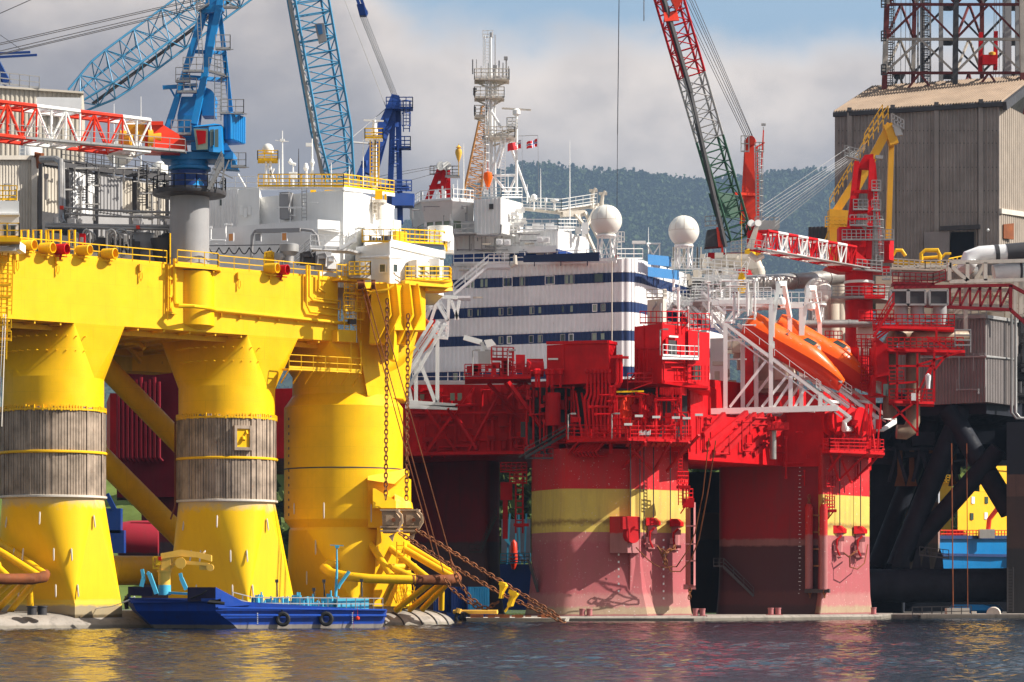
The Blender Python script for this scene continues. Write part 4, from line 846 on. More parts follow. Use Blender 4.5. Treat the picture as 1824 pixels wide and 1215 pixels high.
for a,b in ((374,381),(382,389)):m=MB();m.slab([cc(a,231,-3.2),cc(b,230,-3.05),cc(b,262-(382-a)*.5,-3.05),cc(a,262,-3.2)],V((0,.05,0)));m.put('cab_window',GLS,cb)
# boom, lowered to the left across the deck
ba,bb=at(255,246,yc-2.4),at(-160,198,yc-13.0);reds,whites,dark=MB(),MB(),MB()
seg=lambda i:(whites,reds,whites,reds,reds)[(i//3) % 2 and 1 or 0]
cols=lambda i:reds if i in (2,3,4,8,9,10,14,15) else whites
lattice(cols,cols,ba,bb,(0,1,0),2.6,2.5,2.6,2.6,16,.16,.085)
reds.slab([at(258,222,yc-3.6),at(290,222,yc-3.2),at(330,246,yc-2.0),at(334,268,yc-2.0),at(258,268,yc-3.6)],V((0,.25,0)));reds.slab([at(258,222,yc-1.1),at(288,222,yc-1.1),at(330,246,yc-1.4),at(334,268,yc-1.4),at(258,268,yc-1.1)],V((0,.25,0)));reds.bar(at(262,224,yc-2.4),at(290,224,yc-2.2),2.4,.3);reds.bar(at(256,270,yc-2.4),at(320,272,yc-2.2),2.2,.25)
bm=reds.put('boom',ORRED,cr);whites.put('boom_white_section',WHT,bm)
m=MB();a,b=at(330,271,yc-3.9),at(-40,240,yc-11);m.hexa([a,b,b+V((0,.8,0)),a+V((0,.8,0))]+[k+V((0,0,.1)) for k in (a,b,b+V((0,.8,0)),a+V((0,.8,0)))]);m.rail([a,b],1.0,1.3,.025);m.put('boom_walkway',GALV,bm)
m=MB();m.lathe(at(243,243,yc-3.2),[(.5,0),(.5,1.9)],16,(1,.3,0));m.lathe(at(213,248,yc-3.0),[(.7,0),(.7,.5)],16,(1,.3,0));m.lathe(at(225,252,yc-3.6),[(.55,0),(.55,.5)],16,(1,-.3,0));m.lathe(at(262,247,yc-3.2),[(.75,0),(.75,.4)],16,(1,.3,0));m.box(at(246,232,yc-2.6),(1.5,.8,.8));m.put('boom_winch',CRYEL,bm)
m=MB()
for i,(y0,y1) in enumerate(((77,-8),(80,-5),(91,2),(96,6),(98,9))):m.tube([at(378,y1,yc-.5+i*.15),at(0,y0,yc-9),at(-120,y0+26,yc-11)],.04,4)
m.put('boom_rope',DKST,cr)
# --- second blue boom rising behind the cream block, with a slice of its dark blue mast ---
m1,m2=MB(),MB();lattice(lambda i:m1,lambda i:m2,at(134,180,261),at(480,-75,268),(.3,.9,0),1.9,1.8,3.1,3.3,14,.11,.06,None,.16,3.1,3.3);m1.tube([at(131,172,261),at(100,190,259),at(80,206,258)],.13);m1.tube([at(137,188,261),at(100,214,259),at(80,224,258)],.15)
bo=thing('lattice_boom','blue lattice crane boom rising rightwards behind the cream block','crane boom',at(110,200,260));x=m1.put('boom_chord',LBLU,bo);m2.put('boom_lacing',LBLU,x)
m=MB();m.tube([at(165,185,262),at(300,85,264),at(450,-30,267)],.16,6);m.put('boom_catwalk',DKST,bo)
m=MB();m.bar(at(-14,96,252),at(14,148,252),.9,.6);m.bar(at(-20,103,252),at(66,98,252),.2);m.bar(at(-20,96,252),at(54,93,252),.2);m.bar(at(-16,130,252),at(12,150,253),.4);solo(m,'crane_mast',DBLU,'dark blue crane mast cut off by the left edge behind the cream block','crane mast',(10,150,252))
m=MB();m.tube([at(0,24,255),at(54,0,255),at(110,-25,255)],.04,4);m.tube([at(0,62,253),at(40,90,252)],.03,4);solo(m,'stay_wire',DKST,'thin stay wire crossing the top left corner of the sky','wire',(0,24,255))
# --- domes, dish and masts on the yellow rig ---
m=MB();m.lathe(at(285,322,243),[(.72,0),(.76,.5),(.76,1.0)]+[(.76*math.cos(a),1.0+.76*math.sin(a)) for a in (.3,.6,.9,1.2,1.56)],28);m.cyl(at(285,345,243),at(285,322,243),.5);solo(m,'radome',DOME,'white capsule radome between the process module and the crane pedestal','radome',(285,345,243))
m=MB();m.lathe(at(214,292,246),[(.5,0),(.7,.05),(1.1,.45),(1.35,.9),(1.4,1.35),(1.2,1.9)],32);m.cyl(at(214,305,246),at(214,290,246),.4);solo(m,'radome',DOME,'white bowl shaped radome seen under the red and white boom','radome',(214,305,246))
m=MB();m.lathe(at(55,284,240),[(1.0,0),(1.0,1.2),(.8,1.5)],28);m.ladder(at(40,284,238),at(40,258,238),.5,(1,0,0),.05);solo(m,'round_tank',WHT,'white round tank with a yellow ladder on the far left module','tank',(55,284,240))
rm=thing('radome_mast','small white radome on a yellow railed post above the white house','radome',at(477,330,244))
m=MB();m.lathe(at(477,273,244),[(.5,0),(.52,.3)]+[(.52*math.cos(a),.35+.52*math.sin(a)) for a in (.1,.5,.9,1.2,1.56)],24);m.put('radome',DOME,rm)
m=MB()
for a,b in (((474,330),(474,288)),((482,330),(482,288)),((474,330),(488,300)),((490,325),(478,296))):m.tube([at(*a,244),at(*b,244)],.1,6)
m.put('post',WHTD,rm);m=MB();m.prism(PX(((459,243.2),(495,243.2),(495,245),(459,245))),gz(288,244),gz(285,244));m.rail([at(459,285,243.2),at(495,285,243.2),at(495,285,245),at(459,285,245),at(459,285,243.2)],.85,.6,.04,(1,.66,.33));m.put('railed_platform',YELR,rm)
ants=[(203,310,185,236,.05,'whip antenna left of the white bowl radome'),(251,335,172,236,.05,'tall whip antenna right of the white bowl radome'),(503,333,233,240,.07,'white antenna pole with a cross bar near the small radome'),(532,333,265,241,.05,'dark thin antenna pole beside the wind sensor'),(522,333,290,239,.09,'short white sensor post on the house roof'),(497,333,283,241,.06,'short white twin pole on the house roof'),(556,333,247,242,.10,'thick tapering white antenna pole at mid roof'),(546,333,298,240,.12,'stubby white post beside the tapering pole'),(590,333,290,239,.05,'thin pole in front of the light blue boom'),(622,333,296,240,.05,'thin pole right of the light blue boom foot'),(647,333,235,242,.04,'thin whip antenna left of the yellow radar mast')]
for px,y0,y1,yy,r_,lab in ants:
    m=MB();m.tube([at(px,y0,yy),at(px,(y0+y1)/2,yy),at(px,y1,yy)],[r_*1.2,r_,r_*.5],6)
    if px == 503:m.bar(at(490,250,yy),at(514,252,yy),.06);m.box(at(503,250,yy),(.4,.3,.2))
    if px == 522:m.cyl(at(518,291,yy),at(527,293,yy),.12);m.box(at(522,312,yy),(.7,.4,.5));m.lathe(at(517,288,yy),[(.01,-.3),(.22,0),(.01,.3)],10)
    if px == 556:m.lathe(at(556,290,yy),[(.12,-.3),(.22,0),(.12,.3)],10);m.box(at(550,258,yy),(.5,.3,.3));m.tube([at(556,300,yy),at(546,333,yy)],.05);m.tube([at(556,300,yy),at(566,333,yy)],.05)
    if px == 546:m.lathe(at(545,300,yy),[(.15,-.2),(.25,0),(.15,.4),(.01,.5)],12)
    solo(m,'antenna',DKST if px == 532 else WHT,lab,'antenna',(px,y0,yy),'antennas on the yellow rig')
rd=thing('radar_mast','yellow and white radar mast topped by a flat scanner bar','radar mast',at(668,335,241))
m=MB();m.tube([at(668,338,241),at(667,250,241)],[.22,.2],10);m.lathe(at(667,252,241),[(.2,0),(.28,.4),(.3,1.0),(.2,1.3),(.2,1.6)],12);m.put('mast_post',WHT,rd)
m=MB();m.ladder(at(664,330,240.4),at(664,250,240.4),.45,(1,0,0),.05);m.ladder(at(671,330,240.4),at(672,250,240.4),.35,(1,0,0),.05)
m.rail([at(650,247,240),at(682,247,240),at(682,247,242),at(650,247,242),at(650,247,240)],.9,.7,.04,(1,.6,.3));m.put('mast_ladder',YEL,rd)
m=MB();m.prism(PX(((650,240),(682,240),(682,242),(650,242))),gz(249,241),gz(246,241));m.bar(at(648,214,241),at(683,215.5,241),.16,.14);m.cyl(at(667,218,241),at(667,214,241),.16);m.put('scanner_bar',WHT,rd)
# ================= red rig =================
rr=thing('red_rig','red semi-submersible rig whose columns carry a yellow band over faded pink','oil rig',at(1120,1100,262))
RB=[(-2,(.26,.085,.085),0),(.6,(.34,.25,.16),.1),(1.3,(.40,.16,.15),.35),(2.6,(.38,.088,.10),.5),(7.6,(.40,.12,.12),.5),(8.55,(.64,.47,.09),.0),(9.3,(.30,.19,.04),.5),(9.75,(.64,.47,.09),.5),(12.72,(.58,.006,.012),0)]
REDCOL=banded('red_column_paint',RB,.6,blot=(.22,.09,.07),blotamt=.42,speck=(.62,.5,.46))
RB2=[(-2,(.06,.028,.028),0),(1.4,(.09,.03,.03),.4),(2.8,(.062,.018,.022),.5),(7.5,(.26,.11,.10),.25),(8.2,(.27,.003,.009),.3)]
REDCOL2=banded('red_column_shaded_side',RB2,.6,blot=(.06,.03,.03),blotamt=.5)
def flare(m,plan,prof):
    """vertical loft of a plan, scaled about its centre: prof = (z, scale)"""
    P_=PX(plan);cx=sum(p[0] for p in P_)/len(P_);cy=sum(p[1] for p in P_)/len(P_)
    ar=sum(P_[i][0]*P_[(i+1) % len(P_)][1]-P_[(i+1) % len(P_)][0]*P_[i][1] for i in range(len(P_)))
    if ar < 0:P_=P_[::-1]
    m.loft([[V((cx+(x-cx)*k,cy+(y-cy)*k,z)) for x,y in P_] for z,k in prof])
def rounded(plan,rad,n=5):
    P_=[V(p) for p in plan];o=[]
    for i in range(len(P_)):
        a,b,c=P_[i-1],P_[i],P_[(i+1) % len(P_)];r_=rad[i]
        if r_ <= 0:o.append(P2(b));continue
        p,q=b+(a-b).normalized()*r_,b+(c-b).normalized()*r_
        for k in range(n+1):t=k/n;o.append(P2(p*(1-t)**2+b*2*t*(1-t)+q*t*t))
    return o
def XP(plan):return [(CX+x/y*F,y-YS) for x,y in plan]
plA=rounded([(x,y) for x,y in PX(((944,269),(1000,261.2),(1140,262.5),(1215,276),(970,284)))],[2,1.3,0,1,1])
m=MB();flare(m,XP(plA),[(.4,1.13),(1.2,1.10),(3,1.035),(5.5,1.0),(16.6,1.0)]);ca=m.put('front_column',REDCOL,rr,25)
plA2=rounded(PX(((1118,264),(1121,261.8),(1226,268.0),(1224,275),(1130,272))),[0,.5,.7,0,0])
m=MB();flare(m,XP(plA2),[(.4,1.13),(1.0,1.09),(2.4,1.03),(5.0,1.0),(17.5,1.0)]);m.put('column_blister',REDCOL,ca,25)
YS=18.0
plB=rounded(PX(((1280,263.4),(1464,259.6),(1540,268),(1500,282),(1300,284))),[1.2,.2,.2,1,1])
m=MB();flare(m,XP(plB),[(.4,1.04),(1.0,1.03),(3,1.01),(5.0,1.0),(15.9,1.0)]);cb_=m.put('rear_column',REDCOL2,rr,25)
plB2=rounded(PX(((1447,262),(1464,258.4),(1549,266.2),(1546,274),(1470,274))),[0,.7,.7,0,0])
m=MB();flare(m,XP(plB2),[(.4,1.13),(1.0,1.09),(2.4,1.03),(5.2,1.0),(17.5,1.0)]);m.put('column_blister',REDCOL,cb_,25)
YS=0.0
plC=rounded(PX(((690,292),(868,283),(890,287),(886,300),(700,304))),[1,1,1,1,1])
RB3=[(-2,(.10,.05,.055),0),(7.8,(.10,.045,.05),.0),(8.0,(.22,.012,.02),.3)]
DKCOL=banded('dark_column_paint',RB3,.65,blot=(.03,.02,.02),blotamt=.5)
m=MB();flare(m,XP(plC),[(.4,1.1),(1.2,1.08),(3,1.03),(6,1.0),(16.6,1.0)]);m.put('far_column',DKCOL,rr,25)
m=MB();flare(m,((1210,300),(1292,300),(1292,312),(1210,312)),[(.4,1.05),(4,1.0),(16,1.0)]);m.put('far_column',banded('navy_column_paint',[(-2,(.03,.035,.045),0),(8.5,(.09,.08,.05),.3),(11.5,(.012,.025,.05),.1)],.6),rr)
# pontoon sheet at the waterline
m=MB();m.loft([[V((x,y,z)) for x,y in PX(((896,258.5+d),(1236,258+d),(1570,275+d),(1590,292),(880,275)))] for z,d in ((-2,0),(.25,-.3),(.45,.1))]);pr=m.put('pontoon',PONT,rr)
m=MB();m.loft([[V((x,y,z)) for x,y in PX(((640,283+d),(900,278+d),(900,296),(640,300)))] for z,d in ((-2,0),(.3,-.2),(.45,.1))]);m.put('pontoon',PONT,rr)
PINK=paint('faded_pink',(.42,.15,.15),.6,.2,.3,.03,.25)
for px,yy in ((1037,259.2),(1050,259.2),(1239,259.5),(1251,259.5),(1373,270),(1386,270.5),(1556,276)):
    m=MB();p=at(px,1098,yy);p.z=.45;m.cyl(p,p+V((0,0,.62)),.27,None,14);m.cyl(p+V((0,0,.62)),p+V((0,0,.72)),.31,None,14);m.box(p,(.9,.8,.12));m.put('bollard',PINK,pr)
# deck body
ZD=23.7
m=MB();m.prism(PX(((196,286),(940,270),(1120,266.5),(1230,264.6),(1300,290),(500,318),(190,300))),16.5,ZD);dkr=m.put('deck_body',RED,rr)
m=MB();m.prism(PX(((210,287),(938,271),(1120,267.5),(1225,266.5),(1295,289),(505,316),(200,300))),ZD,ZD+.02);m.put('added_deck_sheet',GRYP,dkr)  # unseen grey sheet added to keep red bounce off the white block
m=MB();m.prism(PX(((1226,264.5),(1466,285),(1466,300),(1226,285))),15.7,20.2);m.prism(PX(((1226,277),(1466,297),(1560,303),(1560,312),(1226,292))),20.1,ZD+1);m.put('deck_side',RED,dkr)
YS=18.0;m=MB();m.prism(PX(((1395,260.6),(1466,259.5),(1552,267.6),(1546,276),(1395,274))),15.6,21.5);m.put('deck_corner',RED,dkr)
YS=0.0;m=MB();m.bar(at(735,700-18,273.6),at(945,682,268.4),.25,.35);m.rail([at(735,681,274.2),at(840,681,271.5),at(940,681,269)],1.1,1.3,.03);m.put('deck_edge_railing',WHTD,dkr)
m=MB()
for a,b in (((730,690,273),(810,800,272)),((900,682,266),(965,760,264)),((890,700,267),(835,805,271)),((930,682,266),(905,700,268)),((985,735,264),(935,682,266)),((870,682,266.5),(925,745,268)),((760,805,271.5),(840,690,271)),((912,680,264),(930,682,267)),((800,720,272),(850,800,270))):m.bar(a,b,.28)
for px in range(745,945,33):m.bar(at(px,690,274.5-(px-735)*.024),at(px,806,274.3-(px-735)*.024),.22)
m.bar(at(735,735,273.4),at(945,735,268.2),.2);m.bar(at(728,808,273),at(945,806,268),.5,.3);m.put('deck_truss',RED,dkr)
windows(dkr,[(806,707,271.8,(-.2,-.98,0)),(819,707,271.5,(-.2,-.98,0)),(752,709,273.6,(-.2,-.98,0))],GLP,.45,.75,None)
# dark recess with ducts left of the pipe bundle
m=MB()
for px in (938,950,962,974,1008,1018):m.tube([at(px,690,263.5),at(px,790,263.5),at(px+12,812,263.5)],.11,6)
m.tube([at(985,700,262.6),at(985,758,262.6)],.75,14)
for k in range(9):m.tube([at(972,702+k*7,262.5),at(998,702+k*7,262.5)],.06,4)
for k in range(18):p=at(random.uniform(935,1035),random.uniform(700,800),264);m.box(p,(random.uniform(.3,1.4),.7,random.uniform(.3,1.6)))
m.put('duct_cluster',REDD,rr)
m=MB();m.bar(at(925,815,261),at(1015,760,259.5),.5,.15);m.stairs(at(935,815,260.5),at(1012,772,260.5),.8,(0,1,0),.9);m.rail([at(935,818,260.4),at(985,818,260.4)],1.,1.,.03);m.put('column_stairs',DKST,rr)
# vertical pipe bundle
for i in range(7):
    x=1046+i*6.7;m=MB();yy=260.2-i*.1;bx=1022+i*6.4
    m.tube([at(x,662,yy),at(x,672,yy),at(x,700+i*2,yy),at(x-1.5-(6-i)*.6,712+i*3,yy),at(x-2,770,yy),at(x-2,786-i,yy),at(bx,806-i*.4,yy),at(bx+5,812,yy+.5),at(bx+20,812,yy+2)],.135,8);m.lathe(at(x,664,yy),[(.14,-.1),(.22,0),(.22,.22),(.1,.34)],10)
    m.put('ballast_pipe',RED,rr)
for x,y0,y1 in ((1088,690,808),(1094,680,790)):
    m=MB();m.tube([at(x+12,632,259.4),at(x+12,680,259.4),at(x+8,688,259.4),at(x+1,690,259.4),at(x,700,259.4),at(x,y1,259.4)],.19,8);m.put('ballast_pipe',RED,rr)
m=MB()
for px in (955,960,975,983,998):m.tube([at(px,690,262),at(px,664,262),at(px+3,662,262)],.13,8);m.lathe(at(px,668,262),[(.15,0),(.26,.1),(.26,.5),(.12,.62)],10)
m.tube([at(945,661,262),at(1005,658,262)],.09);m.bar(at(1088,636,259.3),at(1120,637,259.3),.25);m.put('pipe_heads',RED,rr)
# red boxes on the deck
b1=MB();b1.prism(PX(((974,263.5),(1083,259.6),(1098,262),(1096,270),(985,272))),gz(683,261),gz(611,261));b1.bar(at(974,611,263.3),at(1083,609,259.5),.2,.3);b1.bar(at(1083,609,259.5),at(1098,612,262),.2,.3);b1.bar(at(1004,683,262.3),at(1004,610,262.3),.06);b1.bar(at(1084,683,259.5),at(1084,610,259.5),.12)
solo(b1,'red_container',RED,'plain red box shaped deck house left of the taller red tower house','container',(1030,683,262))
m=MB();m.slab([at(976,641,263.1),at(994,641,262.5),at(994,638,262.5),at(976,638,263.1)],V((0,.1,0)));m_=m.put('strip_lamp',WHT,rr)
m=MB();m.lathe(at(953,657,264),[(.8,-.8),(.8,.8)],18,(1,.1,0));m.box(at(953,648,264.6),(1.6,1,.9));m.box(at(938,665,264),(.7,.7,1.2));solo(m,'red_tank',RED,'small red rounded tank just left of the plain red box','tank',(953,672,264))
th=thing('tower_house','tall red tower house with glazed door and small balcony above the winches','house',at(1180,690,262))
m=MB();m.prism(PX(((1130,262.2),(1179,259.0),(1226,262.4),(1226,272),(1140,274))),gz(684,260),gz(578,260));m.bar(at(1147,684,261.0),at(1147,578,261.0),.1);m.bar(at(1179,640,258.9),at(1179,578,258.9),.12);m.put('tower_body',RED,th)
m=MB();m.prism(PX(((1226,261.9),(1264,264.6),(1264,272),(1226,270))),gz(692,262),gz(588,262));m.put('tower_wing',RED,th)
m=MB();m.rail([at(1140,577,261.2),at(1179,577,259.2),at(1225,577,262.2)],1.2,.8,.04);m.rail([at(1228,588,262),at(1264,588,264.4)],1.6,.6,.04,(1,.66,.33));m.rail([at(1214,588,261),at(1226,575,261)],1.3,.5,.04);m.put('roof_railing',RED,th)
m=MB();m.slab([at(1180,640,258),at(1212,640,259.8),at(1245,641,261.6),at(1245,636,261.6),at(1212,636,259.8),at(1180,634,258)],V((0,1.2,0)));m.rail([at(1181,634,257.9),at(1212,636,259.7),at(1245,637,261.5)],1.1,.7,.03);m.put('tower_balcony',WHTD,th)
m=MB();m.slab([at(1190,632,259.65),at(1204,632,260.7),at(1204,607,260.7),at(1190,606,259.65)],V((.05,-.12,0)));d_=m.put('door',DKST,th)
m=MB();m.slab([at(1185,634,259.2),at(1189,634,259.5),at(1189,603,259.5),at(1185,603,259.2)],V((.05,-.2,0)));m.slab([at(1205,634,260.7),at(1209,634,261.),at(1209,605,261.),at(1205,605,260.7)],V((.05,-.2,0)));m.put('door_jamb',RED,d_)
m=MB();m.ladder(at(1221,675,261.6),at(1221,642,261.6),.5,(.8,.6,0),.04);m.ladder(at(1210,575,260.8),at(1212,596,260.8),.4,(.8,.6,0),.05);m.rail([at(1225,680,260.5),at(1262,680,263)],1.6,.6,.035,(1,.66,.33));m.slab([at(1180,683,258.4),at(1228,690,261.4),at(1262,692,263.4),at(1262,688,263.4),at(1225,682,261)],V((0,2,0)));m.put('tower_ladder',RED,th)
windows(th,[(1241,664,262.6,(.58,-.82,0))],GLS,.9,1.5,None)
m=MB();m.slab([at(1190,601,259.5),at(1206,602,260.7),at(1206,599,260.7),at(1190,598,259.5)],V((.1,-.3,0)));m.put('strip_lamp',WHT,th)
m=MB();m.prism(PX(((1153,262.8),(1181,261.4),(1187,264),(1160,266))),gz(577,262),gz(533,262));m.rail([at(1152,532,262.6),at(1181,532,261.2),at(1187,532,264)],.9,.8,.035);ab=solo(m,'exhaust_housing',CREAM,'stained beige exhaust housing standing on the red tower roof','housing',(1168,577,263))
m=MB();m.tube([at(1162,575,261.7),at(1163,550,261.8),at(1168,543,261.6),at(1168,537,261.6)],.09);m.tube([at(1176,575,261.2),at(1177,540,261.2)],.12);m.put('exhaust_pipe',GALV,ab)
# winch balcony
wb=thing('winch_balcony','red winch balcony with railing and lamps on the front red column','balcony',at(1120,786,260))
m=MB();fl=PX(((1008,260.2),(1010,259),(1120,256.2),(1232,259.4),(1228,266),(1020,268)));m.prism(fl,gz(786,259)-.1,gz(783,259));m.put('balcony_floor',RED,wb)
m=MB();m.rail([at(1009,782,259.2),at(1120,784,256.4),at(1231,784,259.5)],1.35,.8,.04,(1,.72,.45,.2));m.put('balcony_railing',RED,wb)
m=MB()
for a,b in (((1030,786,258.5),(1010,812,262)),((1150,788,256.8),(1110,832,262)),((1195,788,258),(1164,840,261.5)),((1228,788,259),(1188,840,263)),((1164,840,261.2),(1125,800,258)),((1245,775,259),(1200,825,263)),((1150,788,256.8),(1150,795,256.8))):m.bar(a,b,.22)
for k in range(12):px=1120+k*9;m.bar(at(px,787,257+k*.2),at(px-3,795,258.5+k*.2),.3,.12)
m.put('balcony_bracket',RED,wb)
for px,py,yy in ((1118,757,256),(1137,742,256.3),(1168,744,257),(1203,745,257.9),(1222,746,258.5),(1244,740,259.5)):
    m=MB();m.tube([at(px,784,yy),at(px,py,yy)],.05,5);lp=m.put('lamp_post',RED,wb);m=MB();m.box(at(px+1,py-1,yy-.1),(.75,.3,.22));m.put('lamp_head',WHT,lp)
for i,px in enumerate((1104,1140)):
    m=MB();c=at(px,733,261+i*.5);ax=(.8,-.6,0);m.lathe(c,[(1.25,0),(1.62,.02),(1.62,.3),(1.2,.32),(1.1,.5),(1.1,1.1),(1.62,1.15),(1.62,1.4),(1.0,1.42),(.3,1.42)],28,ax)
    for k in range(10):q=2*math.pi*k/10;X_=V((.6,.8,0));m.bar(c+V(ax)*1.45,c+V(ax)*1.45+(X_*math.cos(q)+V((0,0,math.sin(q))))*1.5,.12)
    m.box(c+V((.6,.2,-1.5)),(2.6,2.4,1.2));solo(m,'anchor_winch',ORRED if i == 0 else RED,'spoked red anchor winch wheel, %s' % ('nearer the vertical pipe bundle' if i == 0 else 'right one under the tower house'),'winch',(px,760,261),'anchor winches on the red balcony')
m=MB()
for k in range(40):p=at(random.uniform(1015,1225),0,random.uniform(260,263));p.z=gz(783,259)+random.uniform(.1,2.6);m.box(p,(random.uniform(.15,.9),random.uniform(.2,.8),random.uniform(.2,1.1)))
for k in range(14):px=random.uniform(1020,1220);m.bar(at(px,780,259.5),at(px+random.uniform(-12,12),700,261),.14)
for px in (1170,1197,1213):m.bar(at(px,784,258.6),at(px,690,259.6),.18)
for a,b in (((1197,700,259),(1213,770,259)),((1213,700,259),(1185,775,259)),((1197,720,259),(1222,745,260))):m.bar(a,b,.14)
for px,w_ in ((1175,22),(1200,10)):m.slab([at(px,702,260),at(px+w_*2,704,262),at(px+w_*2,692,262),at(px,690,260)],V((.2,.3,0)))
for k in range(15):px=1176+k*3.0;m.bar(at(px,703,258.7+k*.07),at(px,690,258.7+k*.07),.09)
m.put('winch_gear',RED,wb)
m=MB();m.bar(at(1098,698,258.6),at(1147,697,258.8),.1,.16);m.put('yellow_rail',YEL,wb)
m=MB();m.bar(at(1120,680,260.6),at(1137,658,259.6),.13);m.bar(at(1146,676,260.6),at(1162,656,259.6),.13);m.rail([at(1118,682,258.9),at(1162,681,259.3)],.9,.7,.05);m.bar(at(1122,695,259),at(1162,681,259),.12);m.bar(at(1118,668,259),at(1118,696,259),.1);m.put('cable_arm',REDD,wb)
# fairleads hanging on the columns
def fairlead(px,py,yy,big,lab,side=1):
    o=thing('fairlead',lab,'fairlead',at(px,py+65,yy),'fairleads on the red columns');m=MB()
    if big:
        m.prism(PX(((px-30,yy),(px+2,yy-1.2),(px+22,yy+.4),(px+22,yy+6),(px-30,yy+6))),gz(py+65,yy),gz(py,yy));m.put('housing_lower',banded('fairlead_fade',[(-2,(.36,.14,.14),0),(gz(py+30,yy),(.55,.012,.016),.2)],.6),o)
        m=MB();m.lathe(at(px+9,py+32,yy-1.0),[(.85,-.3),(.85,.3)],20,(.6,-.8,0));m.box(at(px+6,py+12,yy-1.2),(1.9,.5,1.2),.5);m.slab([at(px-6,py+14,yy-1.6),at(px+16,py+14,yy-1),at(px+13,py,yy-1),at(px-1,py,yy-1.6)],V((0,1,0)));m.bar(at(px+15,py+18,yy-1.4),at(px-2,py+36,yy-1.4),.2);m.put('sheave',REDD,o)
    else:
        m.slab([at(px-9,py+14,yy),at(px+10,py+13,yy+.6),at(px+10,py+6,yy+.6),at(px+3,py,yy+.3),at(px-9,py,yy)],V((.5,1.6,0)));m.put('hood',RED,o)
        m=MB();m.slab([at(px-6,py+56,yy+.5),at(px+5,py+56,yy+.8),at(px+6,py+14,yy+.8),at(px-6,py+14,yy+.5)],V((.5,1.5,0)));m.box(at(px,py+50,yy+.2),(1.2,.5,.3));m.box(at(px+6,py+24,yy+.3),(.5,.6,.5));m.box(at(px-6,py+40,yy),(.3,.6,.6));m.put('guide_column',PINK,o)
        m=MB();m.tube([at(px+6,py+18,yy),at(px-2,py+26,yy-.2),at(px-3,py+40,yy-.2),at(px+3,py+54,yy-.2)],.12,6);m.put('guide_arm',REDD,o)
fairlead(1116,920,261.6,True,'largest fairlead housing, red above and pink below, at the blister corner')
fairlead(1160,922,263.0,False,'fairlead with a small red hood right of the largest housing')
fairlead(1202,924,265.6,False,'fairlead with a small red hood beside the tall black tyre fender')
YS=18.0
fairlead(1493,936,260.2,False,'fairlead with a small red hood beside the twin fender tubes')
fairlead(1530,937,263.2,False,'fairlead with a small red hood near the far right column edge')
YS=0.0
m=MB()
for px,y1,yy in ((1123,920,257.6),(1140,960,259.4),(1147,960,259.8),(1164,922,260.4),(1194,925,262.6)):m.tube([at(px,790,yy-.3),at(px,y1,yy)],.055,5)
m.put('vertical_line',DKST,ca)
YS=18.0
m=MB()
for px,y1,yy in ((1496,936,260.4),(1533,937,263.4)):m.tube([at(px,810,yy),at(px,y1,yy)],.055,5)
m.put('vertical_line',DKST,cb_)
YS=0.0
m=MB()
m.tube([at(1133,975,258.8)]+[at(1133+k*9,975+34*math.sin(math.pi*min(1,k/7)*.62)+k*.4,258.8+k*.3) for k in range(1,9)]+[at(1225,980,261),at(1238,950,261),at(1252,880,260),at(1263,780,259.5)],.06,5)
m.tube([at(1275,785,259.5),at(1262,870,260),at(1245,960,260.6),at(1232,995,261),at(1212,1018,261),at(1195,1018,260.8),at(1183,1000,260.5),at(1172,974,260.2)],.06,5);ro=solo(m,'mooring_wire',RUSTY,'rusty wire looping from the balcony tip down across the front pink column','wire',(1212,1018,261))
m=MB();m.chain([at(1172,974,260),at(1183,985,260),at(1198,978,260.5),at(1203,972,261)],.6,.07);m.chain([at(1184,984,260),at(1186,1006,260.3)],.6,.08);solo(m,'short_chain',CHAIN,'short rusty chain hooked between the two small fairleads of the front column','chain',(1186,1006,260.3))
YS=18.0;m=MB();m.tube([at(1503,985,259.8),at(1512,992,260),at(1528,980,261.5)],.08,5);m.tube([at(1513,990,260),at(1514,1010,260),at(1527,1014,261),at(1540,1003,263),at(1546,970,264.5)],.06,5);solo(m,'mooring_wire',RUSTY,'rusty wire looping over the rear pink column','wire',(1527,1014,261))
YS=0.0
# tall tyre fender between the columns
tf=thing('tyre_fender','tall red fender rack filled with black tyres beside the front column','fender',at(1231,1045,264.5))
m=MB();m.prism(PX(((1221,264.4),(1230,263.6),(1230,266),(1221,266))),gz(1043,264),gz(905,264));m.prism(PX(((1235.5,263.6),(1239,264),(1239,266),(1235.5,266))),gz(1043,264),gz(895,264));m.slab([at(1219,1050,264),at(1240,1050,264),at(1238,1041,264),at(1219,1041,264)],V((0,1.5,0)))
for y in (937,969,999):m.box(at(1230,y,263.5),(1.0,.12,.14))
m.put('fender_frame',PINK,tf)
m=MB()
for k in range(17):m.lathe(at(1232.5,1038-k*7.8,264.2),[(.20,.0),(.24,.12),(.24,.26),(.20,.38)],14)
m.put('tyre_stack',BLK,tf)
m=MB();m.chain([at(1229,1048,263.8),at(1228,1068,263.8)],.5,.06);m.put('chain',CHAIN,tf)
m=MB();m.rail([at(1206,862,262.5),at(1226,862,263.5)],1.2,.5,.045,(1,.66,.33));m.box(at(1217,868,263.5),(1.3,1.2,.3));m.ladder(at(1212,900,263),at(1212,800,263),.5,(.8,.6,0),.045);m.ladder(at(1220,905,263.4),at(1220,860,263.4),.4,(.8,.6,0),.045);m.rail([at(1222,893,263),at(1234,893,263.6)],1.2,.5,.05,(1,.66,.33));m.box(at(1226,896,263.5),(1.1,.9,.9));m.bar(at(1212,915,263),at(1222,900,263),.12);m.put('access_platform',RED,tf)
YS=18.0
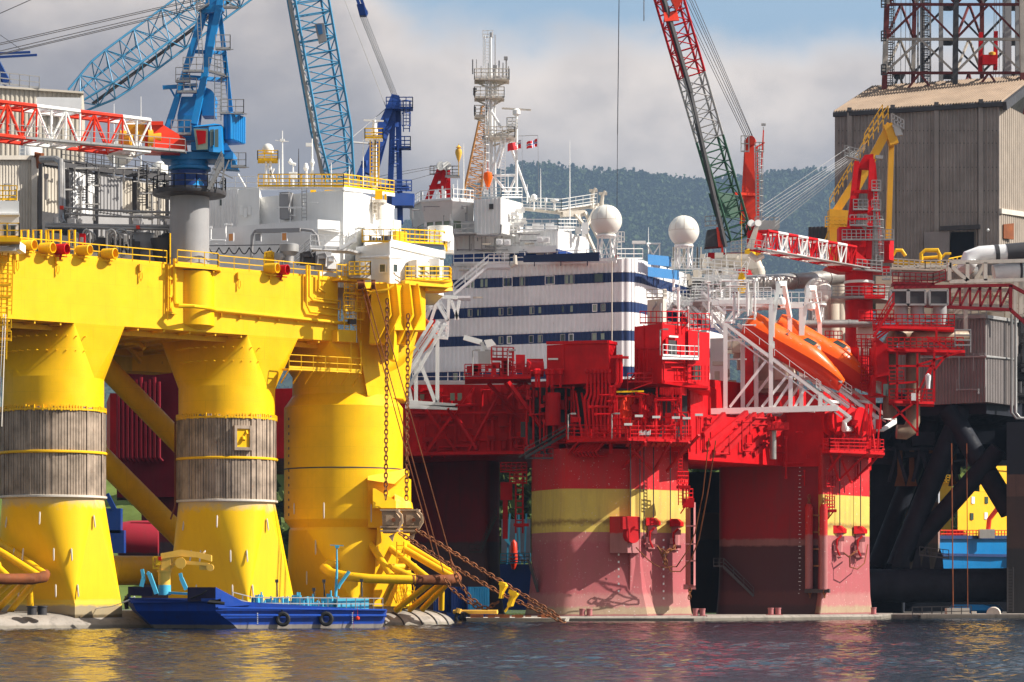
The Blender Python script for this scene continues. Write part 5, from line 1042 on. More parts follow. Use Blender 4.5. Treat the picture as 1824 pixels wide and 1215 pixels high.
for i,(px,yy) in enumerate(((1441,259.6),(1467,257.6))):
    m=MB();m.cyl(at(px,1050,yy),at(px,902,yy),.41,None,20);m.cyl(at(px,902,yy),at(px,898,yy),.3,None,20)
    o=solo(m,'fender_tube',banded('fender_tube_paint_%d' % i,[(-2,(.42,.15,.15),0),(gz(953,yy),(.58,.02,.02),.3)],.55,speck=(.6,.45,.42)),'tall vertical fender tube, red above and pink below, %s' % ('left of the pair' if i == 0 else 'right of the pair'),'fender',(px,1050,yy),'twin fender tubes');m=MB()
    for y in (918,948,978,1008):m.box(at(px-9 if i else px+9,y,yy),(.5,.2,.16))
    m.chain([at(px,900,yy),at(px,882,yy)],.5,.06);m.chain([at(px+2,1052,yy),at(px+2,1066,yy)],.5,.06);m.put('chain',CHAIN,o)
m=MB();m.slab([at(1433,1056,259.2),at(1477,1056,257.2),at(1477,1049,257.2),at(1433,1049,259.2)],V((.3,1.5,0)));solo(m,'fender_shelf',DKST,'dark shelf bracket carrying the twin fender tubes','bracket',(1455,1056,259))
m=MB();m.rail([at(1470,905,258),at(1486,905,259.5)],1.2,.5,.04,(1,.66,.33));m.rail([at(1472,868,258),at(1488,868,259.5)],1.2,.5,.04,(1,.66,.33));m.ladder(at(1480,910,259),at(1480,815,259),.5,(.7,.7,0),.04);m.box(at(1480,910,259.2),(1.1,.8,.3));m.bar(at(1474,925,259),at(1484,912,259),.12);m.put('column_ladder',REDD,cb_)
m=MB()
for k in range(34):p=at(1424.5,826+k*7,260.3);m.box(p,(.12,.06,.06) if k % 3 else (.3,.06,.06))
m.put('draught_ladder',WHTD,cb_,None,False)
YS=0.0
# stairs at the foot of the dark column faces
for px0,py0,px1,py1,yy,par in ((1289,1010,1342,1062,280.2,cb_),(942,1000,958,1055,266,ca),(855,985,884,920,282.5,None)):
    m=MB();m.stairs(at(px0,py0,yy),at(px1,py1,yy),.7,(0,1,0),.9);m.rail([at(px0-18,py0,yy),at(px0,py0,yy)],.9,.6,.03);m.put('base_stairs',DKST,par or rr)
YS=16.0
# support struts under the lifeboat station, red on red
m=MB()
for x0,y0,x1,y1 in ((1345,738,1272,805),(1358,738,1287,808),(1330,735,1262,790),(1400,740,1325,808),(1414,740,1342,810),(1290,738,1252,775),(1440,742,1412,772),(1372,740,1350,765)):m.bar(at(x0,y0,248+(x0-1226)*.0854),at(x1,y1,248+(x1-1226)*.0854),.42,.5)
for k in range(15):px=1368+k*2.6;m.bar(at(px,765,257.6),at(px,752,257.6),.1)
m.slab([at(1366,766,257.8),at(1405,766,257.8),at(1405,763,257.8),at(1366,763,257.8)],V((0,1,0)));m.put('station_struts',REDD,rr)
m=MB();m.cyl(at(1377,818,259),at(1377,766,259),.34,None,12);m.put('steel_duct',PIPE,rr)
# winch balcony on the rear column
w2=thing('winch_balcony','red winch balcony with railing at the top of the rear red column','balcony',at(1515,806,261))
m=MB();m.prism(PX(((1466,258.6),(1478,256.6),(1576,261.6),(1572,268),(1470,268))),gz(808,259),gz(804,259));m.put('balcony_floor',RED,w2)
m=MB();m.rail([at(1468,804,258.6),at(1478,804,256.8),at(1574,806,261.6)],1.3,.7,.04,(1,.72,.45,.2));m.put('balcony_railing',RED,w2)
m=MB()
for k in range(30):p=at(random.uniform(1475,1568),0,random.uniform(260,264));p.z=gz(804,259)+random.uniform(.1,3.2);m.box(p,(random.uniform(.15,.8),random.uniform(.2,.8),random.uniform(.2,1.1)))
for k in range(10):px=random.uniform(1480,1566);m.bar(at(px,800,260),at(px+random.uniform(-14,14),720,262),.14)
for c in (at(1476,750,261),at(1515,752,262)):m.lathe(c,[(1.1,0),(1.5,.02),(1.5,.3),(1.1,.4),(1.1,1.0),(1.5,1.1),(1.5,1.3),(.3,1.3)],24,(.8,-.6,0))
m.put('winch_gear',RED,w2)
m=MB()
for a,b in (((1545,806,260),(1494,856,261)),((1570,806,262),(1517,860,263)),((1500,806,258),(1476,840,260)),((1574,800,262),(1548,830,265)),((1494,856,260.8),(1480,810,259)),((1517,860,262.6),(1500,820,261))):m.bar(a,b,.2)
m.put('balcony_bracket',RED,w2)
YS=0.0
# machinery glimpsed behind the yellow columns
m=MB();m.prism(PX(((214,283.5),(322,281.5),(322,292),(214,292))),20,28.2);m.prism(PX(((208,283.2),(322,281.2),(322,292),(208,292))),12.6,21);MARO=paint('maroon_paint',(.17,.006,.016),.6,.25,.35,.05,.12);m.put('machinery_house',MARO,rr)
m=MB()
for k in range(10):x=211+k*8;m.tube([at(x,680-k % 3*4,281),at(x,815,280.8),at(x+6,822,281)],.2,6)
m.put('ballast_pipe',MARO,rr)
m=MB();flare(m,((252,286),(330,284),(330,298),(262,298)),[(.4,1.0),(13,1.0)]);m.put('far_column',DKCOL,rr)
m=MB();m.lathe(at(235,965,268),[(.5,-1.6),(1.9,-1.2),(2.1,0),(2.1,2.6)],20,(1,.1,0));m.box(at(258,965,268.5),(2.4,3,3.8));solo(m,'thruster_housing',banded('thruster_paint',[(-2,(.12,.05,.06),0),(6.6,(.34,.012,.03),.2)],.6),'dark red thruster housing glimpsed between the two timber clad columns','thruster',(240,1000,268))
# ================= white and blue accommodation block on the red rig =================
hb=thing('accommodation_block','big white accommodation block with navy blue window bands behind the red deck','building',at(1000,680,282))
HX=lambda px:287.5-(px-735)*8.5/365           # front face depth along the photo's columns
front=[V((gx(733,HX(733)),HX(733),0)),V((gx(1098,HX(1098)),HX(1098),0))]
corner=[V((gx(p,y),y,0)) for p,y in ((1110,278.9),(1122,279.0),(1134,279.6),(1144,280.6),(1152,282.0))]
sidep=[V((gx(1290,304),304,0))]
outline=[P2(p) for p in front+corner+sidep]
levels=[(23.2,24.9,WHTD),(24.9,25.95,NAVY),(25.95,28.6,WHTD),(28.6,29.65,NAVY),(29.65,31.55,WHTD),(31.55,32.6,NAVY),(32.6,34.65,WHTD),(34.65,35.65,NAVY),(35.65,37.1,WHTD)]
for z0,z1,mt in levels:
    m=MB();m.corr(outline,z0,z1,.5,.07,.3)
    if mt is WHTD:m.corr([P2(V((x,y,0))) for x,y in outline],z0,z0+.12,.5,.10,.3)
    m.put('wall_band',mt,hb,20)
m=MB();m.prism([(x*1.0,y+.25) for x,y in outline]+[(gx(1290,320),320),(gx(733,320),320)],23.3,37.0);m.put('core',GRYP,hb)
bands=[(497,[(837,14,13),(862,14,13),(905,14,13),(931,7,12),(980,14,12),(1015,14,13),(1067,14,13)]),(549,[(838,6,10),(854,6,10),(893,6,10),(909,6,10),(948,6,10),(963,6,10),(1004,5,10),(1019,5,10),(1060,6,10),(1075,6,10)]),(601,[(893,6,10),(908,6,10),(947,6,10),(963,6,10),(1003,6,10),(1018,6,10),(1059,6,10),(1074,6,10)]),(655,[(812,6,9),(830,6,9)])]
for (yy,ws),zc in zip(bands,(35.15,32.08,29.1,25.45)):
    for px,w_,h_ in ws:
        Y_=HX(px);c=at(px,500,Y_);c.z=zc;t=(front[1]-front[0]).normalized();nn=V((t.y,-t.x,0));m=MB();W_,H_=w_/15,h_/15.5
        m.hexa([c+t*a*W_/2+V((0,0,b*H_/2))+nn*e for e in (.06,.11) for a,b in ((-1,-1),(1,-1),(1,1),(-1,1))]);m.put('window',random.choice([GLP,GLP,GLS]),hb);fr2=MB()
        for q_ in (-1,1):fr2.bar(c+t*q_*(W_/2+.04)+V((0,0,-H_/2-.05))+nn*.12,c+t*q_*(W_/2+.04)+V((0,0,H_/2+.05))+nn*.12,.07);fr2.bar(c-t*(W_/2+.05)+V((0,0,q_*(H_/2+.04)))+nn*.12,c+t*(W_/2+.05)+V((0,0,q_*(H_/2+.04)))+nn*.12,.07)
        fr2.put('window_frame',random.choice([WHTD,GRYP,NAVY]),hb.children[-1])
m=MB();m.rail([at(975,467,281),at(1098,462,278.6),at(1145,462,280)],1.1,1.1,.035);m.rail([at(808,470,285),at(935,468,282)],1.1,1.2,.035);m.bar(at(808,472,285.4),at(1098,466,278.6),.15,.25);m.put('roof_railing',WHT,hb)
m=MB();m.tube([at(910,475,281.8),at(918,470,281.6),at(917,455,281.6)],.2,8);m.tube([at(1090,680,278.5),at(1090,465,278.4)],.06);m.bar(at(805,470,284.7),at(805,510,284.7),.12);m.slab([at(818,483,285),at(836,483,284.7),at(836,480,284.7),at(818,480,285)],V((0,-.5,0)));m.put('wall_fitting',CREAM,hb)
# upper storey
us=thing('upper_deckhouse','weathered white upper deckhouse with navy base band on the blue banded block','house',at(950,463,284))
zu0,zu1=37.0,gz(412,284)
m=MB();m.corr(PX(((806,288),(994,283),(1049,290))),gz(446,284),zu1,.5,.07,.3);m.put('house_wall',WHTD,us)
m=MB();m.corr(PX(((806,288),(994,283),(1049,290))),zu0,gz(446,284),.5,.07,.3);m.put('navy_base',DBLU,us)
m=MB();m.prism(PX(((806,288.3),(994,283.3),(1049,290.3),(1030,300),(806,300))),zu0,zu1-.05);m.put('house_core',WHTD,us)
m=MB();m.slab([at(884,452,284.5),at(990,449,281.8),at(990,437,281.8),at(884,440,284.5)],V((0,.8,0)));m.slab([at(845,444,286),at(880,444,285),at(880,414,285),at(845,414,286)],V((0,.8,0)));m.put('wall_panel',WHTD,us)
for px in (900,931,962,978):m=MB();m.box(at(px,456,283),(.8,.15,.95));m.put('door',NAVY if px % 2 else GRYP,us)
m=MB()
for px,py,w_ in ((868,435,1.0),(943,434,1.0),(851,530,1.)):m.box(at(px,py,282.5),(w_,.3,.16))
m.put('strip_lamp',TANK,us)
for px,py in ((890,431),(904,432),(962,427),(974,427)):
    m=MB();m.box(at(px,py,282.4),(.7,.6,.6));m.cyl(at(px,py,282.0),at(px,py,282.2),.22);solo(m,'ac_unit',WHTD,'white air conditioner box on the upper wall, %s' % {890:'leftmost of the four',904:'second from left of the four',962:'third from left of the four',974:'rightmost of the four'}[px],'air conditioner',(px,py+6,282.4),'air conditioners on the upper deckhouse')
m=MB();m.rail([at(894,411,284),at(994,411,283),at(1048,411,290)],1.2,.8,.035,(1,.66,.33));m.rail([at(806,418,287),at(845,418,286)],1.1,1,.03)
for k in range(36):px=random.uniform(900,1045);p=at(px,0,random.uniform(285,292));p.z=zu1;m.box(p+V((0,0,.5)),(random.uniform(.2,.9),.5,random.uniform(.3,1.6)))
m.put('roof_railing',WHTD,us)
tb=thing('tall_cabin','tall white corrugated cabin with a small louvre beneath the lattice mast','cabin',at(890,415,282))
m=MB();m.corr(PX(((845,283.6),(893,282.2),(931,286.5))),gz(417,283),gz(354,283),.45,.07);m.prism(PX(((845,283.8),(893,282.5),(931,286.7),(925,292),(850,292))),gz(417,283),gz(355,283));m.put('cabin_body',WHT,tb)
m=MB();m.box(at(875,368,282.6),(.45,.15,.55));m.put('louvre',DKST,tb)
m=MB();m.rail([at(847,353,283.8),at(893,353,282.6),at(930,353,286.6)],1.1,.8,.035,(1,.66,.33));m.put('roof_railing',WHT,tb)
m=MB();m.tube([at(845,418,282.6),at(885,420,281.9),at(892,416,281.9),at(893,400,281.9)],.1,6);m.bar(at(820,417,283),at(845,395,283),.1);m.put('wall_pipe',GRYP,tb)
m=MB()
for k in range(22):p=at(random.uniform(900,935),random.uniform(370,410),283.5+random.uniform(0,2));m.box(p,(random.uniform(.2,.8),.5,random.uniform(.2,.7)))
m.put('equipment',WHT,tb)
br=thing('bridge_house','white bridge house with outward slanting panels and greenish windows','bridge',at(790,420,288))
m=MB();zb0,zb1,zb2=gz(418,286),gz(395,286),gz(364,286)
o0=PX(((742,290),(758,286.5),(805,285.0),(842,286),(842,296),(742,296)));o1=PX(((730,290),(750,285.2),(806,283.6),(844,284.8),(844,296),(730,296)))
m.prism(o0,zb0,gz(410,286));m.loft([[V((x,y,z)) for x,y in o] for z,o in ((zb1,o0[::-1] if False else o0),(zb2,o1))]);m.prism(o1,zb2,zb2+.2)
for i in range(5):a=V((*o0[i % 6],0));m.bar(a+V((0,0,zb0)),a+V((0,0,zb1)),.3)
for q in (.33,.66):a=V((*o0[1],0)).lerp(V((*o0[2],0)),q);m.bar(a+V((0,0,zb0)),a+V((0,0,zb1)),.2)
m.put('bridge_body',WHTD,br)
m=MB();m.prism([(x*.995+(-.05),y+.15) for x,y in o0],gz(410,286)-.01,zb1+.01);m.put('bridge_window',GLP,br)
m=MB();a,b,c_=V((*o1[0],zb2+.2)),V((*o1[1],zb2+.2)),V((*o1[2],zb2+.2));m.rail([a,b,c_,V((*o1[3],zb2+.2))],1.1,.9,.035);m.bar(a,b,.4,.2);m.bar(b,c_,.4,.2)
for k in range(12):p=a.lerp(c_,random.random())+V((random.uniform(0,3),2,0));m.cyl(p,p+V((0,0,random.uniform(.4,2.2))),random.uniform(.05,.18),None,8)
m.put('roof_railing',WHTD,br)
m=MB();m.rail([at(800,418,282),at(845,416,282)],1.1,.7,.03);m.box(at(822,417,283),(3.2,1.6,.12));m.box(at(835,405,284),(1.6,.8,1.2));m.put('bridge_wing',GALV,br)
# blank boards
for pts,mt,lab in ((((932,455,280.4),(1067,449,277.6),(1067,465,277.6),(932,467,280.4)),NAVS,'long blank navy board on the roof edge of the blue banded block'),(((1154,453,279.6),(1195,457,283.6),(1195,475,283.6),(1154,471,279.6)),SGN,'upper blank mid blue board at the rounded corner'),(((1154,475,279.2),(1209,482,284.4),(1209,499,284.4),(1154,492,279.2)),SGN,'lower longer blank mid blue board at the rounded corner')):
    m=MB();m.slab([at(*p) for p in pts],V((.05,.15,0)));q=[at(*p) for p in pts]
    for k in (.15,.5,.85):m.bar(q[0].lerp(q[1],k)+V((0,.2,-.1)),q[3].lerp(q[2],k)+V((0,.4,-.4)),.1)
    solo(m,'sign_board',mt,lab,'sign',pts[3])
m=MB();m.prism(PX(((985,281),(1048,279.5),(1048,281),(985,282.5))),37.05,37.5);solo(m,'red_hatch',RED,'low red hatch strip just under the long navy board','hatch',(1010,467,281));m=MB();m.prism(PX(((1096,280.2),(1128,280.4),(1128,281.4),(1096,281.4))),37.05,gz(459,280));m.prism(PX(((1096,280.2),(1102,280.2),(1102,280.8),(1096,280.8))),gz(459,280),gz(454,280));solo(m,'red_locker',RED,'red roof locker near the rounded corner of the block','locker',(1112,465,280))
# outside stairs on the left of the block
st=thing('outside_stairs','white outside stairs climbing the left part of the blue banded block','stairs',at(815,525,280))
m=MB();m.stairs(at(808,526,279.5),at(870,475,279.5),1.0,(0,1,0),1.1);m.put('flight',WHTD,st)
m=MB();m.prism(PX(((866,279),(908,278.6),(908,281),(866,281))),gz(477,279),gz(473,279));m.rail([at(870,473,279),at(908,473,278.6),at(908,473,280.6)],1.1,.6,.035,(1,.66,.33));m.prism(PX(((796,279),(838,279),(838,282),(796,282))),gz(531,279),gz(527,279));m.bar(at(838,527,280),at(838,500,280),.15);m.put('landing',WHTD,st)
# ---- masts over the block ----
lm=thing('lattice_mast','tall white antenna mast with four railed platforms above the tall cabin','mast',at(875,355,288))
m=MB();YM=288
for px0,px1,yy,r_ in ((876,874,YM,.20),(868,868,YM-.6,.10),(883,880,YM+.5,.10)):m.tube([at(px0,352,yy),at(px1,130,yy)],r_,8)
m.tube([at(874,140,YM),at(874,66,YM)],.13,8);m.tube([at(864,116,YM),at(864,64,YM)],.06);m.tube([at(861,150,YM),at(861,62,YM)],.05);m.tube([at(884,185,YM),at(884,118,YM)],.1)
for a,b in (((876,200),(893,228)),((886,300),(902,245)),((876,310),(905,345)),((902,240),(945,362)),((895,250),(866,330)),((876,313),(862,345)),((920,313),(905,345)),((876,313),(920,312))):m.tube([at(*a,YM-.5),at(*b,YM-.5)],.14,6)
lx=m.put('mast_tube',WHTD,lm)
def mplat(x0,x1,y,wy=2.2,rails=(1,.66,.33)):
    m=MB();m.prism(PX(((x0,YM-wy/2),(x1,YM-wy/2),(x1,YM+wy/2),(x0,YM+wy/2))),gz(y+3,YM),gz(y-1,YM));m.rail([at(x0,y-1,YM-wy/2),at(x1,y-1,YM-wy/2),at(x1,y-1,YM+wy/2),at(x0,y-1,YM+wy/2),at(x0,y-1,YM-wy/2)],1.15,.7,.04,rails)
    for s_ in (-1,1):xe=x0 if s_ < 0 else x1;m.tube([at(xe,y+2,YM),at(874+s_*3,y+14,YM)],.1,5)
    m.put('mast_platform',CREAM,lm)
mplat(845,907,143,2.6);mplat(845,898,175);mplat(845,866,208,1.6);mplat(862,917,246,3.);mplat(903,922,230,1.4)
m=MB();m.ladder(at(866,350,YM-.9),at(866,245,YM-.9),.45,(1,0,0),.04,cage=True);m.ladder(at(868,245,YM-.9),at(868,70,YM-.9),.4,(1,0,0),.04);m.ladder(at(896,345,YM-1.4),at(896,235,YM-1.4),.45,(1,0,0),.04);m.rail([at(860,68,YM),at(878,68,YM)],.8,.5,.04);m.put('mast_ladder',WHTD,lm)
m=MB()
for px,y0,y1,r_ in ((842,132,106,.07),(849,140,106,.05),(889,140,108,.08),(896,140,112,.06),(902,142,102,.09),(906,140,118,.06),(845,170,160,.14),(846,204,190,.12),(875,66,58,.15),(882,120,62,.05),(857,140,118,.05),(870,140,112,.06),(880,142,116,.12)):m.tube([at(px,y0,YM-.6),at(px,y1,YM-.6)],r_,6)
for px,py in ((882,120),(901,104),(846,160),(884,140),(862,246)):m.box(at(px,py,YM-.7),(.4,.35,.35))
m.put('antenna',GRYP,lm)
rd=thing('radar_mast','white radar post with a long tan scanner bar right of the antenna mast','radar mast',at(919,345,287))
m=MB();m.tube([at(920,345,287),at(920,205,287)],.16,8);m.lathe(at(920,207,287),[(.2,0),(.42,.2),(.42,.6),(.2,.8)],14);m.rail([at(904,230,286.5),at(922,230,286.5)],1.0,.6,.04,(1,.6,.3));m.put('post',WHT,rd);m=MB();m.bar(at(894,193,287),at(946,196,287),.2,.16);m.put('scanner_bar',CREAM,rd)
m=MB();m.tube([at(905,243,287),at(958,241,287)],.04,5);m.tube([at(958,241,287),at(960,360,287)],.025,4);m.tube([at(930,243,287),at(930,350,287)],.02,4);solo(m,'flag_gaff',GALV,'thin horizontal gaff with halyards that carries the two flags','gaff',(958,360,287))
def flag(px,py,w_,h_,lab,mats,kind):
    o=thing('flag',lab,'flag',at(px,py+h_,286.8),'flags on the gaff');nx,ny=22,16;cells={}
    for i in range(nx):
        for j in range(ny):
            u,v=(i+.5)/nx,(j+.5)/ny
            if kind == 'cross':c='b' if (abs(u-.364) < .046 or abs(v-.5) < .0626) else 'w' if (abs(u-.364) < .091 or abs(v-.5) < .126) else 'r'
            else:c=('w' if min(abs(u-.2),abs(v-.25),abs(u/.4-v/.5),abs(1-u/.4-v/.5)) < .035 else 'b') if u < .4 and v < .5 else 'r'
            cells.setdefault(c,[]).append((i,j))
    def pt(i,j):u,v=i/nx,j/ny;return at(px-u*w_,py+v*h_*(1-.15*u)+u*w_*.35,286.8)+V((0,.25*math.sin(u*7+v),.06*math.sin(u*9)))
    for c,cl in cells.items():
        m=MB()
        for i,j in cl:m.add([pt(i,j),pt(i+1,j),pt(i+1,j+1),pt(i,j+1)],[(0,1,2,3)])
        m.put({'r':'red_field','w':'white_cross','b':'blue_cross'}[c],mats[c],o)
FR,FW,FB=paint('flag_red',(.62,.02,.03),.8,.05,0),paint('flag_white',(.75,.75,.75),.8,.05,0),paint('flag_blue',(.01,.03,.2),.8,.05,0)
flag(957,247,19,14,'red flag with a white edged blue cross flying from the gaff',{'r':FR,'w':FW,'b':FB},'cross');flag(928,249,24,15,'plain looking red flag with a small blue and white corner',{'r':FR,'w':FW,'b':FB},'ensign')
# radomes and their stands
def radome(px,py,r_px,yy,y_base,lab,par_w=.9):
    o=thing('radome',lab,'radome',at(px,y_base,yy),'big white radomes');r_=r_px/F*yy;c=at(px,py,yy)
    m=MB();m.sphere(c,r_,48,-68);sp_=m.put('dome',DOME,o)
    m=MB();m.lathe(c,[(r_+.004,-.03),(r_+.012,-.02),(r_+.012,.02),(r_+.004,.03)],64)
    for q in range(5):m.tube([c+V((math.cos(a)*math.cos(q*.63+.3),math.cos(a)*math.sin(q*.63+.3),math.sin(a)))*(r_+.0) for a in [R(-60+k*6) for k in range(41)]],.028,4)
    m.put('panel_seam',CREAM,sp_)
    m=MB();z0=c.z-r_*.93;m.lathe((c.x,c.y,z0-.25),[(r_*.55,0),(r_*.62,.1),(r_*.62,.3),(r_*.4,.35)],24);zb_=gz(y_base,yy)
    for k in range(6):
        a=2*math.pi*k/6;b=a+2*math.pi/6;p,q=V((c.x+math.cos(a)*par_w,c.y+math.sin(a)*par_w,0)),V((c.x+math.cos(b)*par_w,c.y+math.sin(b)*par_w,0));m.bar(p+V((0,0,zb_)),p+V((0,0,z0-.2)),.12);m.bar(p+V((0,0,zb_)),q+V((0,0,z0-.2)),.08)
    m.put('stand',WHT,o)
radome(1080,393,28,281,463,'white radome on a lattice stand over the blue banded block');radome(1218,411.5,27.5,284,478,'white radome right of the mid blue boards');radome(1457,519,24.5,292,570,'white radome low behind the lifeboat frames',.6)
m=MB();m.ladder(at(1103,463,280),at(1103,414,280),.45,(1,0,0),.05);m.rail([at(1092,432,279.5),at(1112,432,279.5)],1.1,.5,.04);solo(m,'access_ladder',WHT,'white ladder beside the stand of the left big radome','ladder',(1103,463,280))
# helideck end with its curved horns
hd=thing('gantry_walkway','tan and white railed gantry walkway ending in two curved horns left of a radome','walkway',at(1030,400,290))
m=MB();a,b=at(930,376,288),at(1066,372,290);m.bar(at(990,377,288),at(1062,366,290),1.4,.35);m.bar(at(930,372,288),at(1000,380,288),.6,.25);m.bar(at(1000,382,288),at(1040,380,289),.9,.6)
for x0,y0,x1,y1 in ((1030,382,1065,460),(1042,378,1066,425),(1022,380,1048,410),(1062,368,1040,412)):m.bar(at(x0,y0,288.5),at(x1,y1,286),.28)
m.put('gantry_beam',CREAM,hd);m=MB();m.rail([at(930,371,287.4),at(1000,374,287.4),at(1064,364,289)],1.15,.8,.035,(1,.66,.33));m.put('gantry_railing',WHT,hd)
for px,py in ((1056,345),(1073,350)):m=MB();m.tube([at(px-2,372,289),at(px-1,py+8,289),at(px+1,py-3,289),at(px+5,py-10,289)],[.3,.22,.2,.16],8);m.box(at(px+1,py-5,289),(.9,.3,.3));m.put('horn',CREAM,hd)
for px,py,r_,lab in ((951,352,.33,'small white capsule dome behind the tall cabin roof'),(988,358,.2,'tiny white mushroom antenna on a post near the gantry'),(972,356,.16,'small twin sensor post left of the tiny mushroom antenna')):
    m=MB();c=at(px,py,287);m.tube([at(px,375,287),c],.08,6);m.lathe(c,[(r_*.7,-r_),(r_,-.2),(r_,.2),(r_*.6,r_*.9),(.02,r_*1.2)],16) if px != 988 else m.lathe(c,[(.1,-.1),(.45,0),(.45,.12),(.1,.2)],16);solo(m,'small_dome',WHT,lab,'antenna dome',(px,375,287))
for px,y0,y1,lab in ((1015,400,250,'tall thin white whip antenna left of the gantry horns'),(963,370,300,'thin whip antenna above the gantry railing'),(939,362,328,'thin whip antenna beside the small capsule dome'),(826,358,255,'thin aerial pole left of the orange boom'),(815,358,320,'short thin aerial pole on the bridge roof'),(1155,462,405,'thin aerial left of the roof lamp frame'),(905,358,310,'short white aerial on the tall cabin roof')):
    m=MB();m.tube([at(px,y0,286),at(px,(y0+y1)/2,286),at(px,y1,286)],[.07,.05,.02],5);solo(m,'antenna',WHT,lab,'antenna',(px,y0,286),'antennas on the red rig')
m=MB();m.tube([at(1129,462,282),at(1129,433,282)],.05);m.tube([at(1175,462,284),at(1175,434,284)],.06);m.tube([at(1152,434,283),at(1176,434,284)],.1);m.tube([at(1153,436,283),at(1163,455,283.5),at(1175,436,284)],.07);m.box(at(1138,432,282),(1.4,.5,.3));m.tube([at(1129,433,282),at(1148,432,282)],.08);solo(m,'lamp_gantry',WHT,'white triangular lamp frame on the block roof between the radomes','gantry',(1163,462,283))
# small red crane, orange boom and orange floats
sc_=thing('deck_crane','small red twin post deck crane standing behind the white bridge house','crane',at(790,362,296));m=MB();m.bar(at(760,362,296),at(785,298,296),.7,.6);m.bar(at(783,362,295),at(796,292,295.5),.6,.6);m.bar(at(799,362,297),at(797,295,296.5),.55,.5);m.bar(at(765,335,296),at(792,330,296),.5);m.slab([at(778,320,295.6),at(799,320,295.6),at(799,296,295.6),at(782,298,295.6)],V((0,1,0)));m.put('crane_posts',REDD,sc_)
for px in (784,795):m=MB();m.lathe(at(px,296,295),[(.48,0),(.48,.3)],16,(.3,-.9,0));m.put('sheave',WHT,sc_)
m=MB();m.rail([at(795,314,294.6),at(817,314,294.6)],1.1,.6,.05,(1,.66,.33));m.box(at(806,315,295),(1.6,1,.15));m.rail([at(766,312,296.5),at(780,312,296.5)],1.,.5,.05);m.put('crane_platform',GRYP,sc_)
m=MB()
for dy in (0,3,12):m.tube([at(786,294+dy,295),at(720,305+dy*1.6,292),at(640,322+dy*2,290)],.035,4)
m.put('crane_rope',DKST,sc_)
m=MB();m1=MB();lattice(lambda i:m,lambda i:m1,at(840,352,294),at(866,190,294),(1,.1,0),1.9,1.7,.9,1.0,16,.09,.05);bo=thing('lattice_boom','rusty orange lattice boom leaning beside the white antenna mast','crane boom',at(840,352,294));BRU=paint('boom_rust',(.45,.21,.07),.6,.3,.3);x=m.put('boom_chord',BRU,bo);m1.put('boom_lacing',BRU,x)
for px,py,s_,lab in ((869,318,1.0,'orange float bag hanging at the foot of the antenna mast'),(817,274,.75,'faded orange float ball hanging over the small red crane')):
    m=MB();m.lathe(at(px,py,286),[(.05,-1.2*s_),(.25*s_,-.7*s_),(.5*s_,.1*s_),(.42*s_,.6*s_),(.05,.75*s_)],14);m.tube([at(px,py-8,286),at(px,py-18 if px < 850 else py-30,286)],.04,4)
    if px < 850:m.tube([at(817,288,286),at(817,312,290)],.05);m.lathe(at(817,263,286),[(.02,-.2),(.3,0),(.02,.3)],10)
    solo(m,'float',ORNG if px > 850 else CRBEI,lab,'float',(px,py+18,286))
# ---- dark blue crane with the light blue boom ----
bc=thing('boom_crane','dark blue crane mast with a steep light blue lattice boom','crane',at(700,400,268));m,m1=MB(),MB()
lattice(lambda i:m,lambda i:m1,at(606,322,266),at(533,-90,262),(.95,.3,0),2.3,2.1,3.3,3.0,18,.13,.065,None,.22,3.3,3.0);x=m.put('boom',LBLU,bc);m1.put('boom_lacing',LBLU,x)
m=MB();m.bar(at(574,310,264.5),at(514,-10,261),.35,.2);m.put('boom_walkway',GALV,x)
m=MB();m.slab([at(560,42,261.5),at(577,41,261.5),at(582,72,261.8),at(568,77,261.8)],V((0,.4,0)));bd=m.put('boom_board',GRYP,x);m=MB();m.slab([at(563,44,261.3),at(573,43,261.3),at(575,60,261.5),at(568,62,261.5)],V((0,.1,0)));m.put('board_panel',SGN,bd)
m=MB()
for a,b,w_ in (((640,318,266),(704,172,268),.75),((655,310,266),(698,215,268),.5),((693,400,268),(701,172,268),.55),((713,400,269),(709,178,269),.55),((668,312,270),(696,205,270),.5)):m.bar(at(*a),at(*b),w_,w_*.9,(0,1,0))
m.bar(at(675,222,267.5),at(708,222,268.5),.5);m.bar(at(648,292,266),at(662,290,267),.6);m.slab([at(698,195,267.6),at(713,195,267.6),at(711,170,267.6),at(701,168,267.6)],V((0,1.2,0)));m.slab([at(698,342,267),at(738,345,268),at(736,366,268),at(698,366,267)],V((0,2,0)));m.slab([at(640,330,267),at(728,330,268),at(728,334,268),at(640,334,267)],V((0,1.5,0)));m.put('mast',DBLU,bc)
m=MB();m.box(at(712,194,268),(2.6,1.5,.2));m.rail([at(688,194,267),at(735,194,267),at(735,194,269)],1.15,.6,.045,(1,.66,.33));m.ladder(at(724,235,267.5),at(724,181,267.5),.6,(1,0,0),.05,cage=True);m.box(at(714,264,268),(2.0,1.4,.2));m.rail([at(700,264,267.2),at(731,264,267.2),at(731,264,268.6)],1.15,.5,.045,(1,.66,.33));m.ladder(at(703,303,267),at(703,250,267),.6,(1,0,0),.05,cage=True);m.rail([at(696,341,266.8),at(733,341,267.8)],1.1,.5,.05,(1,.66,.33));m.put('mast_platform',DBLU,bc)
m=MB()
for k in range(4):
    for q in (0,1):m.tube([at(698+k*2.9+q*1.1,170,268+q*.3),at(640+k*3.4+q*1.2,26,266+q*.3)],.022,4)
m.tube([at(614,0,264),at(688,192,268)],.03,4);m.tube([at(688,193,268),at(626,246,265)],.04,4);m.tube([at(627,253,265),at(662,256,267)],.1,5);m.put('hoist_rope',GALV,bc)
